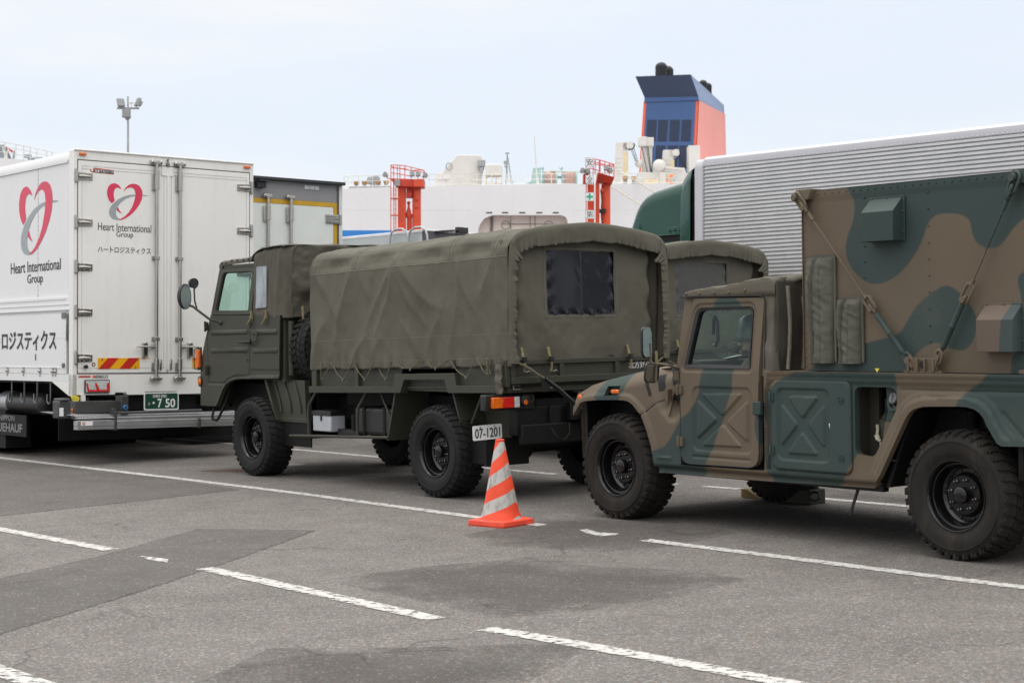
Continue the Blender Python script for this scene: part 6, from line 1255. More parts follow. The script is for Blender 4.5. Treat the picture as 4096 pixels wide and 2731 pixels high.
mb = MB(); mb.lathe([(.032, 0), (.030, .02), (.016, .024), (.016, .0)], (.225, .575, .99), (1, 0, 0), 18); mb.build('blue_bush', mat('blue_ring', (.05, .20, .42), .5), tl2)
mb = MB(); mb.box(.305, .308, -.035, .115, .785, .835); o = mb.build('lift_sticker', WHITEP, tl2); m = MB(); m.lathe([(.018, .0), (.018, .002), (.009, .002)], (.308, .0, .81), (1, 0, 0), 16); m.build('sticker_mark', REDREF, o)
mb = MB(); mb.box(.0, .18, -.26, -.10, .87, 1.08); mb.box(-.02, .2, -.24, -.12, 1.08, 1.11); o = wb(mb, 'lift_motor_cover', mat('charcoal_plastic', (.05, .052, .055), .5), bevel=.02); m = MB(); m.box(.18, .184, -.25, -.20, .90, 1.0); m.build('sticker', WHITEP, o)
m = MB(); m.prism([(-.035, 1.12), (-.02, 1.14), (0, 1.128), (.02, 1.14), (.06, 1.125), (.07, 1.10), (.04, 1.05), (.02, 1.03), (-.02, 1.08)], YZ, .02, .045); wb(m, 'yellow_tag', mat('yellow_tag', (.62, .55, .06), .4, var=.2))
m = MB(); m.ball((.04, -.005, .96), .035, 8, (.5, 1.2, .8)); wb(m, 'orange_tag', mat('orange_tag', (.80, .25, .04), .4))
m = MB(); m.lathe([(.032, 0), (.034, .02), (.02, .03), (.0005, .03)], (.06, .125, .995), (1, 0, 0), 18); wb(m, 'red_tag', REDL); m = MB(); m.box(.0, .05, .10, .14, 1.0, 1.14); wb(m, 'bracket', WHITE)
# cab far ahead
mb = MB(); mb.box(L_-2.2, L_-.25, .0, 2.49, .9, 3.3); wb(mb, 'cab', WHITE_S, bevel=.15, seg=4)
# ================================================================ SECOND BOX TRUCK
W2 = thing('box_truck', 'white box truck with grey header and yellow door trim behind the heart-logo truck', 'truck', plumb(-5.290, 20.355, .89, .30))
def w2(mb, name, m, parent=None, **k):
    o = mb.build(name, m, parent or W2, **k)
    if parent is None:
        for p in [o]+_sib.get(o.name, []): p.location = (-1.8, 2.62, -.30)
    return o
B2 = 2.40; T2z = 4.165
mb = MB(); mb.box(-9, -.06, .02, B2-.02, 1.2, T2z-.02); w2(mb, 'cargo_box', mat('grey_white_panel', (.66, .68, .68), .4, var=.04), bevel=.03)
mb = MB(); mb.box(-.06, 0, 0, B2, 3.86, T2z-.03); w2(mb, 'header', mat('grey_header', (.25, .25, .26), .5, var=.05), bevel=.004)
mb = MB(); mb.box(-.30, .09, -.02, B2+.02, T2z-.045, T2z); w2(mb, 'roof_lip', mat('dark_lip', (.025, .026, .03), .5), bevel=.006)
mb = MB(); mb.box(-.06, .0, B2-.06, B2, 1.2, 3.86); mb.box(-.06, .0, 0, .06, 1.2, 3.86); mb.box(-.05, .02, B2-.045, B2+.01, 1.2, T2z-.05); w2(mb, 'rear_frame', mat('pale_frame', (.62, .63, .63), .4), bevel=.004)
mb = MB(); mb.box(.0, .004, .06, B2-.13, 3.795, 3.86); mb.box(.0, .004, B2-.13, B2-.07, 1.3, 3.86); w2(mb, 'yellow_trim', mat('mustard_trim', (.56, .32, .015), .5, var=.1), smooth=False)
mb = MB(); mb.box(.0, .012, B2-.075, B2-.05, 1.25, T2z-.06); w2(mb, 'door_seal', SEAL, smooth=False)
mb = MB(); mb.box(-.05, .010, .07, 1.165, 1.3, 3.79); mb.box(-.05, .010, 1.17, B2-.14, 1.3, 3.79); mb.box(.01, .02, 1.09, 1.20, 1.3, 3.79); w2(mb, 'rear_door', mat('pale_green_white', (.70, .73, .70), .35, var=.03), bevel=.008)
mb = MB()
for y in (.78, 1.13, 1.51):
    mb.cyl((.05, y, 1.3), (.05, y, 3.87), .024, n=12); mb.cyl((.05, y, 3.55), (.05, y, 3.76), .038, n=12); mb.box(.0, .05, y-.07, y+.03, 3.53, 3.75); mb.ball((.04, y-.05, 3.90), .034, 6); mb.box(.02, .07, y-.05, y+.06, 3.875, 3.92); mb.cyl((.05, y, 2.96), (.05, y, 3.05), .04, n=12); mb.box(.0, .05, y-.055, y+.045, 2.96, 3.04)
w2(mb, 'lock_rod', STEEL, bevel=.003)
for z in (3.62, 3.06, 2.5):
    mb = MB(); mb.box(.012, .03, B2-.28, B2-.03, z-.065, z+.065); mb.box(.03, .04, B2-.27, B2-.06, z+.03, z+.05); mb.box(.03, .04, B2-.27, B2-.06, z-.05, z-.03); mb.box(.03, .038, B2-.27, B2-.06, z-.005, z+.005); mb.ball((.035, B2-.10, z+.012), .018, 6); mb.cyl((.03, B2-.03, z-.07), (.03, B2-.03, z+.07), .02, n=10); w2(mb, 'hinge', STEEL, bevel=.002)
mb = MB(); mb.box(.0, .10, .93, 1.07, 4.0, 4.085); mb.box(.0, .16, .93, 1.10, 4.085, 4.10); w2(mb, 'rear_camera', BUCKLE, bevel=.005)
for k in range(3):
    mb = MB(); mb.box(.0, .012, 1.76+k*.085, 1.84+k*.085, 4.03, 4.09); w2(mb, 'marker_lamp', CLEAR, bevel=.004)
mb = MB(); mb.box(-9, -.2, .7, 1.7, .8, 1.2); mb.box(-.3, -.1, .1, 2.3, .5, .9)
for x in (-2.2, -3.5, -8): mb.cyl((x, .1, .8), (x, 2.3, .8), .5, n=32)
w2(mb, 'running_gear', BLACK)
# ================================================================ FAR GREY BOX TRUCK seen over the canvas
W3 = thing('box_truck', 'grey-sided box truck with a dark rear and twin ladder loops beyond the canvas truck', 'truck', plumb(-1.765, 33.98, .72, .30) @ Matrix.Rotation(-.018, 4, 'Y'))
def w3(mb, name, m, **k):
    o = mb.build(name, m, W3, **k)
    for p in [o]+_sib.get(o.name, []): p.location.z = -.30
    return o
mb = MB(); mb.box(-9, -.02, .0, 2.45, 1.2, 4.13); w3(mb, 'cargo_box', mat('silver_green_panel', (.44, .48, .48), .4, var=.06), bevel=.02)
mb = MB(); mb.box(-9, 0, -.01, .03, 4.10, 4.16); mb.box(-.04, .03, -.01, 1.78, 4.135, 4.17); mb.box(-9, 0, 2.42, 2.46, 4.1, 4.16); w3(mb, 'roof_rail', mat('white_rail', (.72, .73, .74), .4), bevel=.012)
mb = MB(); mb.box(-.02, .02, .03, 2.42, 1.2, 4.13); w3(mb, 'rear_panel', mat('dark_grey_panel', (.075, .072, .082), .5, var=.1), bevel=.004)
mb = MB()
for x in (-.52, .02): mb.tube([(x-.30, -.10, 3.55), (x-.30, -.10, 4.02), (x-.25, -.10, 4.14), (x-.12, -.10, 4.20), (x+.05, -.10, 4.20), (x+.18, -.10, 4.13), (x+.22, -.10, 4.0), (x+.26, -.10, 3.55)], .022, 10)
w3(mb, 'ladder_loop', mat('pale_tube', (.40, .41, .42), .35, metal=.5))
mb = MB(); mb.box(.02, .12, .95, 1.25, 4.14, 4.26); mb.hexa([(.02, .35, 4.10), (.12, .35, 4.10), (.12, .95, 4.18), (.02, .95, 4.18), (.02, .35, 4.15), (.12, .35, 4.15), (.12, .95, 4.21), (.02, .95, 4.21)]); w3(mb, 'roof_lamp', BUCKLE, bevel=.01)
mb = MB(); mb.box(-9, -.2, .7, 1.7, .8, 1.2)
for x in (-1.8, -3, -8): mb.cyl((x, .1, .8), (x, 2.3, .8), .5, n=32)
w3(mb, 'running_gear', BLACK)
# ================================================================ GREEN LORRY WITH CORRUGATED BODY
W4 = thing('lorry', 'dark green lorry with a long corrugated silver box body', 'lorry', plumb(2.55, 22.5, .818, .42))
def w4(mb, name, m, parent=None, **k):
    o = mb.build(name, m, parent or W4, **k)
    if parent is None:
        for p in [o]+_sib.get(o.name, []): p.location.z = -.42
    return o
CORR = mat('mill_aluminium', (.72, .72, .71), .30, metal=.6, var=.05, vs=4)
P = []; z = 4.125; pitch = .0515
while z > 1.3:
    P += [(.012, z), (.012, z-.018), (-.008, z-.021), (-.016, z-.027), (-.016, z-.033), (.034, z-.037), (.034, z-.048)]; z -= pitch
mb = MB(); n = len(P); XL = np.linspace(.008, 12.6, 2); vs = [(x, a, b) for x in XL for a, b in P]; mb.add(vs, [(k, k+1, n+k+1, n+k) for k in range(n-1)][::1])
for k in range(130): mb.ball((.10+k*.065, -.013, 4.148), .008, 4, (1, .6, 1))
for i, x in enumerate((.79, 1.55, 2.33, 3.1, 3.9, 4.7)):
    for k in range(53): mb.ball((x, -.011, 4.094-k*pitch*(1 if i % 2 else 2)), .0075, 4, (1, .6, 1)) if (4.094-k*pitch*(1 if i % 2 else 2)) > 1.35 else None
w4(mb, 'corrugated_side', CORR, ang=50)
mb = MB(); pr = [(.014, 1.25), (.014, 4.13), (-.012, 4.135), (-.012, 4.165), (.005, 4.225), (.05, 4.262), (.13, 4.275), (2.36, 4.275), (2.44, 4.262), (2.485, 4.225), (2.5, 4.165), (2.5, 1.25)]
mb.prism(pr, YZ, .0, 12.6); w4(mb, 'box_body', mat('pale_grey_body', (.46, .46, .50), .35, var=.03), ang=30)
mb = MB(); mb.prism([(-.016, 1.25), (-.016, 4.12), (.004, 4.2), (.05, 4.24), (2.4, 4.24), (2.48, 4.2), (2.5, 4.1), (2.5, 1.25)], YZ, -.155, -.004); w4(mb, 'front_corner', mat('pale_grey_corner', (.50, .50, .54), .35, var=.03), bevel=.02)
GREENP = mat('dark_green_gloss', (.007, .056, .040), .06, var=.05, spec=.5)
prof = [(-1.46, 3.36), (-1.386, 3.536), (-1.312, 3.687), (-1.249, 3.776), (-1.165, 3.84), (-1.019, 3.90), (-.712, 3.954), (-.47, 3.992), (-.40, 3.99)]
def roofz(x): return np.interp(x, [p[0] for p in prof], [p[1] for p in prof])
m = MB(); U = np.linspace(0, 1, 44); A = []; sec = [(.10, -1.0), (.085, -.55), (.10, -.25), (.15, -.08), (.24, -.01), (.4, .02), (1.25, .05)]; sec += [(2.5-a, b) for a, b in sec[-2::-1]]
xs = np.array([-1.75+1.35*u for u in U]); zt = np.interp(xs, [-1.75, -1.62, -1.52]+[p[0] for p in prof], [2.2, 2.85, 3.2]+[p[1] for p in prof])
for y, d in sec: A.append(np.stack([xs, np.full_like(xs, y)+(.05*np.clip((-1.2-xs)/.5, 0, 1)*(1 if y < 1.25 else -1)), np.where(d < -.9, 1.2, zt+d*(.35 if d < 0 else 1))], 1))
m.garr(np.array(A)); m.box(-1.7, -.42, .12, 2.38, .7, 3.18); w4(m, 'cab', GREENP, ang=60)
m = MB(); A = []; pf = [(.06, 1.2), (.05, 3.2), (.06, 3.9), (.10, 4.06), (.22, 4.14), (1.25, 4.18)]; pf += [(2.5-a, b) for a, b in pf[-2::-1]]
for y, z in pf: A.append([(-.47+.23*t, y-.05*t if y < 1.25 else y+.05*t, z if z < 2 else z-.14*(1-t)**2*(1 if z > 3.8 else 0)+.05*t*(z > 3.8)) for t in np.linspace(0, 1, 8)])
m.garr(np.array(A)); w4(m, 'air_deflector', GREENP, ang=60, solid=.01)
m = MB(); m.box(-.30, -.16, .05, 2.45, 1.2, 4.05); m.box(-1.0, -.45, .085, .1, 3.17, 3.26); w4(m, 'cab_gap', BLACK)
m = MB(); m.prism([(-.80, 3.27), (-.74, 3.35), (-.70, 3.362), (-.46, 3.37), (-.46, 3.275)], XZ, .066, .10); m.box(-1.15, -.42, .062, .10, 3.255, 3.272); w4(m, 'side_trim', mat('green_trim', (.018, .075, .06), .3), bevel=.004)
m = MB(); m.cyl((-.65, .05, 3.31), (-.65, .07, 3.31), .014, n=10); m.cyl((-.56, .05, 3.32), (-.56, .07, 3.32), .014, n=10); w4(m, 'bolt', BUCKLE)
mb = MB(); mb.box(-1.5, 12.4, .7, 1.8, .8, 1.2)
for x in (-1.0, 3.0, 9.2, 10.5): mb.cyl((x, .1, .92), (x, 2.4, .92), .5, n=32)
w4(mb, 'running_gear', BLACK)
# ================================================================ HARBOUR BEHIND (metres, on the plumb frame)
def at(x, y, D): return Vector(((x-2048)*D/6762.5, D, CAM_H-(y-1425)*D/6762.5))
SHIPW = mat('ship_white', (.85, .84, .86), .5, var=.04, vs=.25, dirt=.16, dcol=(.62, .55, .48))
DECKW = mat('deck_white', (.64, .62, .585), .5, var=.05, vs=.8, dirt=.25, dcol=(.50, .40, .28))
ORANGE = mat('orange_red_steel', (.72, .085, .032), .5, var=.12, vs=1.2, dirt=.2, dcol=(.45, .05, .025))
ORANGED = mat('orange_red_steel_deep', (.58, .05, .022), .5, var=.12, vs=1.5)
LAMPG = mat('lamp_grey', (.32, .33, .33), .5, var=.1)
MINT = mat('mint_paint', (.32, .48, .46), .5, var=.12, vs=1.5, dirt=.2, dcol=(.3, .25, .2))
RAILW = mat('rail_white', (.72, .71, .66), .5, var=.08)
RUSTY = mat('rusty_cap', (.42, .24, .10), .7, var=.35, vs=6)
CREAM = mat('cream_paint', (.66, .56, .36), .55, var=.15, vs=2, dirt=.3, dcol=(.42, .27, .12))
ROPEP = mat('pale_mooring_rope', (.50, .46, .38), .85, var=.15)
SY = 120.
ship = thing('ship', 'large white ship with a blue stripe, deck winches and a blue and red funnel', 'ship', MG @ Matrix.Translation((0, SY, 0)))
def p1(x, y, dy=0.): v = at(x, y, SY+dy); return Vector((v.x, dy, v.z))
K = SY/6762.5
HX0, HX1, DK = p1(1366, 0).x, p1(3400, 0).x, p1(0, 742).z
# hull with the arched recess
a0, a1, zt = p1(1912, 0).x, p1(2270, 0).x, p1(0, 861).z
mb = panel([(HX0, -4), (HX1, -4), (HX1, DK+.12), (p1(2273, 0).x, DK+.10), (p1(1893, 0).x, DK), (HX0, DK-.22)], [[(a0, -3.5), (a1, -3.5), (a1, zt-.45), (a1-.12, zt-.15), (a1-.45, zt), (a0+1.0, zt), (a0+.45, zt-.22), (a0+.12, zt-.65), (a0, zt-1.0)]], lambda x, z: np.zeros(len(x)), 1.2, 2.2)
mb.add([(HX0, 0, -4), (HX0, 26, -4), (HX0, 26, DK-.22), (HX0, 0, DK-.22)], [(0, 3, 2, 1)]); mb.add([(HX0, 0, DK-.24), (HX1, 0, DK-.02), (HX1, 26, DK-.02), (HX0, 26, DK-.24)], [(0, 1, 2, 3)]); mb.build('hull', SHIPW, ship, smooth=False)
MB().box(HX0-.01, p1(1700, 0).x, -.02, .01, p1(0, 1012).z, p1(0, 922).z).build('hull_stripe', mat('blue_stripe', (.035, .24, .66), .4, var=.04), ship, smooth=False)
MB().box(p1(2280, 0).x, HX1, -.02, .01, p1(0, 1005).z, p1(0, 912).z).build('hull_stripe', bpy.data.materials['blue_stripe'], ship, smooth=False)
PINK = mat('beige_recess_paint', (.85, .74, .68), .6, var=.06, vs=.6, dirt=.3, dcol=(.42, .30, .22))
mb = MB(); mb.box(a0-.6, a1+.4, .9, 1.1, -3.5, zt+.3); mb.build('recess_wall', PINK, ship, smooth=False)
mb = MB(); zz = p1(0, 893).z
mb.cyl((a0+1.7, .85, zz), (a1, .85, zz), .025, n=6)
for x in (2042, 2120, 2140): mb.cyl((p1(x, 0).x, .85, zt), (p1(x, 0).x, .85, zz-.6), .022, n=6)
for x in (2022, 2195): mb.lathe([(.30, 0), (.32, .03), (.28, .03)], (p1(x, 0).x, .88, zz-.08), (0, -1, 0), 20); 
for dx in (1962, 1968): mb.tube([(p1(dx, 0).x, .8, zt), (p1(dx+1, 0).x, .8, zz), (p1(dx-3, 0).x, .8, zz-1.0), (p1(dx-2, 0).x, .8, zz-2)], .05, 6)
mb.build('recess_pipe', mat('grey_pipe', (.22, .20, .19), .6), ship)
mb = MB()
for x in (1956, 2019, 2088, 2156, 2222): mb.box(p1(x-12, 0).x, p1(x+12, 0).x, -.015, .02, p1(0, 854).z, p1(0, 849).z)
mb.build('scupper_slot', GAP, ship, smooth=False)
mb = MB()
for x in range(1440, 2900, 122): mb.box(p1(x, 0).x-.012, p1(x, 0).x+.012, -.012, .01, -3.5 if not 1905 < x < 2275 else zt+.3, DK-.15)
for y in (840,):
    mb.box(HX0, a0-.3, -.010, .01, p1(0, y).z-.010, p1(0, y).z+.010); mb.box(a1+.3, HX1, -.010, .01, p1(0, y).z-.010, p1(0, y).z+.010)
mb.build('plate_seam', mat('seam_grey', (.79, .78, .80), .5, var=.05), ship, smooth=False)
# railing
mb = MB()
def rail(pts, z0, n, hs=(.0, .38, .8)):
    P = [Vector(p) for p in pts]
    for h in hs: mb.tube([p+Vector((0, 0, z0+h)) for p in P], .026, 6)
    for a, b, k in zip(P[:-1], P[1:], n):
        for i in range(k): q = a.lerp(b, i/k); mb.cyl(q+Vector((0, 0, -.05)), q+Vector((0, 0, z0+hs[-1])), .026, n=6)
rail([(p1(1374, 0).x, 6, p1(0, 748, 6).z), (p1(1374, 0).x, .2, DK-.2), (p1(1886, 0).x, .2, DK), (p1(1905, 0).x, .9, DK), (p1(2266, 0).x, .9, DK+.06)], .12, [2, 9, 1, 6], (.02, .37, .75)); rail([(p1(2455, 0).x, .3, DK+.1), (p1(2740, 0).x, .3, DK+.1), (p1(2800, 0).x, 2.3, DK+.1)], .12, [9, 2], (.0, .33, .66)); rail([(p1(2505, 0).x, 6, DK+.7), (p1(2560, 0).x, 6, DK+.2)], .12, [4], (.2, .5, .8))
mb.build('deck_railing', RAILW, ship)
def bollard(x, y, s=1.):
    b = p1(x, y); m = MB(); m.lathe([(.42*s, -.32), (.40*s, -.26), (.26*s, -.20), (.22*s, -.05), (.26*s, .05)], (b.x, 1.6, b.z), n=20); o = m.build('mooring_bollard', LAMPG, ship); m = MB(); m.lathe([(.26*s, .0), (.37*s, .12), (.36*s, .20), (.30*s, .235), (.0005, .24)], (b.x, 1.6, b.z), n=20)
    for k in range(4): m.box(b.x-.3*s+k*.16*s, b.x-.24*s+k*.16*s, 1.35, 1.85, b.z+.22, b.z+.262)
    m.build('bollard_cap', RUSTY, o)
for x, y in ((1416, 731), (1449, 730), (1504, 729), (1537, 728), (2506, 712), (2541, 711)): bollard(x, y, .56)
mb = MB(); mb.box(p1(1392, 0).x, p1(1560, 0).x, .6, 2.4, DK-.25, DK+.02); mb.box(p1(2470, 0).x, p1(2560, 0).x, .8, 2.6, DK, DK+.20); mb.box(p1(1460, 0).x, p1(1500, 0).x, 4, 5, DK, DK+.72); mb.lathe([(.28, 0), (.3, .3), (.2, .5)], (p1(1466, 0).x, 3, DK+.4), n=12); mb.lathe([(.28, 0), (.3, .3), (.2, .5)], (p1(1490, 0).x, 3, DK+.5), n=12)
mb.build('bollard_seat', LAMPG, ship, bevel=.05)
# casing
P = [(1736, 745), (1737, 697), (1763, 692), (1804, 647), (1827, 620), (1905, 619), (1926, 625), (1926, 745)]
mb = MB(); mb.prism([(p1(x, 0, 6).x, p1(0, y, 6).z) for x, y in P], XZ, 6, 9); mb.build('deck_casing', DECKW, ship, bevel=.06)
mb = MB(); mb.box(p1(1738, 0, 3).x, p1(1797, 0, 3).x, 3, 4.5, p1(0, 717, 3).z, p1(0, 696, 3).z); mb.box(p1(1748, 0, 3).x, p1(1784, 0, 3).x, 3.2, 4.3, DK-.2, p1(0, 717, 3).z); mb.build('vent_box', DECKW, ship, bevel=.05)
mb = MB(); mb.tube([(p1(1793, 0, 5).x+.22*math.cos(t), 5.8, p1(0, 662, 5).z+.26*math.sin(t)) for t in np.linspace(0, 6.28, 17)[:-1]], .05, 6, True); mb.tube([(p1(1922, 0, 5).x+.2*math.cos(t), 5.8, p1(0, 668, 5).z+.24*math.sin(t)) for t in np.linspace(0, 6.28, 17)[:-1]], .05, 6, True); mb.box(p1(1908, 0, 5).x, p1(1940, 0, 5).x, 5, 5.9, p1(0, 665, 5).z, p1(0, 640, 5).z); mb.box(p1(1917, 0, 5).x, p1(1930, 0, 5).x, 5, 5.9, p1(0, 700, 5).z, p1(0, 672, 5).z); mb.build('hose_reel', LAMPG, ship, bevel=.04)
mb = MB(); x0, x1 = p1(1938, 0, 4).x, p1(2010, 0, 4).x; zt_, zb_ = p1(0, 656, 4).z, p1(0, 702, 4).z
mb.prism([(x0, zb_), (x1, zb_), (x1, zb_+.1), (x1-.05, zt_-.15), (x1-.2, zt_), (x0+.2, zt_), (x0+.02, zt_-.15), (x0, zb_+.1)], XZ, 4, 5.6); o_ = mb.build('deck_tank', DECKW, ship, bevel=.08)
mb = MB()
for x in (x0+.1, x0+.5, x1-.5, x1-.1): mb.box(x-.04, x+.04, 4.1, 5.4, DK-.1, zb_)
for z in (DK+.25, DK+.5): mb.box(x0, x1, 4.1, 4.2, z, z+.06)
mb.build('tank_stand', CREAM, ship)
mb = MB(); b = p1(2024, 740, 2); t = p1(2028, 613, 2); mb.tube([b, b.lerp(t, .6), t], [.07, .05, .04], 8); mb.box(t.x-.15, t.x+.15, 1.9, 2.1, t.z-.05, t.z+.03); mb.box(b.x-.18, b.x+.12, 1.9, 2.1, b.z+1.5, b.z+1.72); mb.box(b.x-.12, b.x+.08, 1.9, 2.1, b.z+1.22, b.z+1.42)
for k in range(7): mb.box(b.x, b.x+.14, 1.9, 2.0, b.z+.4+k*.17, b.z+.44+k*.17)
for e in (2044, 2050): mb.tube([t, p1(e, 742, 2.6)], .02, 5)
mb.build('signal_mast', LAMPG, ship)
mb = MB(); mb.tube([p1(2152, 742, 1), p1(2146, 700, 1), p1(2136, 545, 1)], [.09, .06, .03], 8); mb.build('whip_antenna', RAILW, ship)
# winch
w0, w1 = p1(2126, 0, 3).x, p1(2166, 0, 3).x; wt, wb_ = p1(0, 671, 3).z, DK-.05
mb = MB(); mb.hexa([(w0-.15, 3, wb_), (w1+.05, 3, wb_), (w1+.05, 5, wb_), (w0-.15, 5, wb_), (w0+.1, 3, wt), (w1-.08, 3, wt), (w1-.08, 5, wt), (w0+.1, 5, wt)]); mb.box(w0-.6, w0, 3.2, 4.4, wb_, wb_+.35); mb.hexa([(w0-.9, 3.3, wb_+.3), (w0, 3.3, wb_+.3), (w0, 4.2, wb_+.3), (w0-.9, 4.2, wb_+.3), (w0-.5, 3.3, wb_+.5), (w0, 3.3, wb_+.7), (w0, 4.2, wb_+.7), (w0-.5, 4.2, wb_+.5)]); win = mb.build('winch', MINT, ship, bevel=.05)
m = MB(); c = p1(0, 705, 3).z
for x in (2170, 2222, 2247, 2302): xx = p1(x, 0, 3).x; m.cyl((xx, 4, c), (xx+.14, 4, c), .62, n=28)
m.cyl((p1(2170, 0, 3).x, 4, c), (p1(2308, 0, 3).x, 4, c), .12, n=10)
for x in (2168, 2245): xx = p1(x, 0, 3).x; m.tube([(xx, 3.4, c+.55), (xx-.1, 3.8, c+.72), (xx+.1, 4.0, c+.68)], .07, 6)
m.build('winch_flange', MINT, win); m = MB()
for xa, xb in ((2178, 2222), (2255, 2302)): m.cyl((p1(xa, 0, 3).x, 4, c), (p1(xb, 0, 3).x, 4, c), .44, n=24)
m.build('rope_drum', mat('pink_rope', (.50, .33, .29), .8, var=.15, vs=9, stretch=(6, .3, .3)), win)
m = MB()
for x in (2113, 2137): m.cyl((p1(x-5, 0, 2).x, 2, wb_+.05), (p1(x+5, 0, 2).x, 2, wb_+.05), .2, n=14)
m.build('yellow_roller', YELLOW, ship)
mb = MB(); mb.tube([(p1(2200, 0, 3).x, 3.9, c+.45), p1(2320, 690, 2.5), p1(2490, 696, 2), p1(2535, 720, .5), p1(2680, 806, -6), p1(2900, 950, -20)], .045, 6); mb.tube([p1(2440, 742, -.1), p1(2550, 812, -6), p1(2700, 905, -16)], .045, 6); mb.tube([p1(1990, 716, 3.5), p1(2060, 728, 2)], .03, 5); mb.build('mooring_rope', ROPEP, ship)
# deck cranes
def crane_post(xc, yt, w_, dy, hook):
    m = MB(); a = p1(xc, yt, dy); bz = DK-.1; m.hexa([(a.x-w_*.72, dy, bz), (a.x+w_*.72, dy, bz), (a.x+w_*.6, dy+1.5, bz), (a.x-w_*.6, dy+1.5, bz), (a.x-w_*.45, dy, a.z), (a.x+w_*.55, dy, a.z), (a.x+w_*.5, dy+1.2, a.z), (a.x-w_*.4, dy+1.2, a.z)])
    for k in range(9): m.box(a.x-w_*.55, a.x+.1*w_, dy-.05, dy, bz+.3+k*.33, bz+.34+k*.33)
    o = m.build('crane_post', DECKW, ship, bevel=.04); m = MB(); m.box(a.x+w_*.22, a.x+w_*.66, dy-.03, dy+.4, bz, a.z-.75); m.build('cream_panel', CREAM, o)
    m = MB(); h = Vector((a.x+w_*.85, dy+.1, a.z-.25)); m.cyl((h.x, dy-.1, h.z), (h.x, dy+.5, h.z), .3, n=20); m.box(a.x+w_*.2, h.x, dy, dy+.4, h.z-.35, a.z); m.build('sheave', DECKW, o)
    m = MB(); m.tube([(h.x+.30*math.cos(t), dy-.11, h.z+.30*math.sin(t)) for t in np.linspace(.6, -2.2, 9)], .05, 6); e = p1(*hook, dy)
    for q in (0, .14, .28): m.tube([(h.x+.25-q, dy+.1, h.z-.1), (e.x-q*.6, dy+.3, e.z)], .022, 5)
    m.build('crane_wire', GAP, o)
crane_post(2483, 570, .85, 8, (2552, 645)); crane_post(2671, 600, .75, 9, (2750, 672))
mb = MB(); a = p1(2584, 548, 9); mb.hexa([(p1(2562, 0, 9).x, 9, DK), (p1(2602, 0, 9).x, 9, DK), (p1(2602, 0, 9).x, 10, DK), (p1(2562, 0, 9).x, 10, DK), (p1(2570, 0, 9).x, 9, p1(0, 590, 9).z), (p1(2610, 0, 9).x, 9, p1(0, 580, 9).z), (p1(2610, 0, 9).x, 10, p1(0, 580, 9).z), (p1(2570, 0, 9).x, 10, p1(0, 590, 9).z)]); mb.box(p1(2553, 0, 9).x, p1(2584, 0, 9).x, 8.6, 9.6, p1(0, 587, 9).z, p1(0, 549, 9).z); mb.box(p1(2584, 0, 9).x, p1(2614, 0, 9).x, 8.8, 9.8, p1(0, 586, 9).z, p1(0, 551, 9).z); mb.ball(p1(2556, 655, 8.6), .32, 8); mb.box(p1(2546, 0, 9).x, p1(2616, 0, 9).x, 8, 9, DK, p1(0, 690, 8).z); mb.build('crane_jib', DECKW, ship, bevel=.04)
mb = MB(); 
for q in (0, 20, 26): mb.tube([p1(2566+q, 587, 8.5), p1(2590+q*.6, 693, 8.3)], .03, 5)
mb.build('crane_wire', GAP, ship)
mb = MB(); mb.box(p1(2754, 0, 9).x, p1(2800, 0, 9).x, 9, 10.4, DK, p1(0, 582, 9).z); mb.hexa([(p1(2614, 0, 8).x, 8, DK), (p1(2770, 0, 8).x, 8, DK), (p1(2770, 0, 8).x, 9, DK), (p1(2614, 0, 8).x, 9, DK), (p1(2614, 0, 8).x, 8, p1(0, 664, 8).z), (p1(2738, 0, 8).x, 8, p1(0, 672, 8).z), (p1(2738, 0, 8).x, 9, p1(0, 672, 8).z), (p1(2614, 0, 8).x, 9, p1(0, 664, 8).z)])
mb.ball(p1(2636, 664, 8), .5, 10); mb.box(p1(2575, 0, 6).x, p1(2618, 0, 6).x, 6, 7, p1(0, 715, 6).z, p1(0, 693, 6).z); mb.box(p1(2640, 0, 6).x, p1(2662, 0, 6).x, 6, 7, DK, p1(0, 690, 6).z)
for k in range(12): mb.tube([p1(2660+k*7, 664+k*1.2, 7.8), p1(2672+k*6, 730, 7.6)], .05, 5)
for k in range(6): mb.tube([p1(2655, 672+k*10, 7.7), p1(2738, 680+k*9, 7.7)], .04, 5)
mb.build('deck_house', DECKW, ship, bevel=.05)
mb = MB(); mb.tube([p1(2685+14*math.cos(t), 718+15*math.sin(t), 5) for t in np.linspace(1.2, 5.2, 14)], .10, 8); mb.build('lifebuoy', mat('lifebuoy_orange', (.80, .22, .05), .5), ship); mb = MB(); mb.box(p1(2696, 0, 5).x, p1(2708, 0, 5).x, 5, 5.4, p1(0, 725, 5).z, p1(0, 706, 5).z); mb.build('mint_locker', MINT, ship); mb = MB(); mb.box(p1(2580, 0, 5).x, p1(2630, 0, 5).x, 5, 5.4, DK, p1(0, 717, 5).z); mb.build('cream_locker', CREAM, ship)
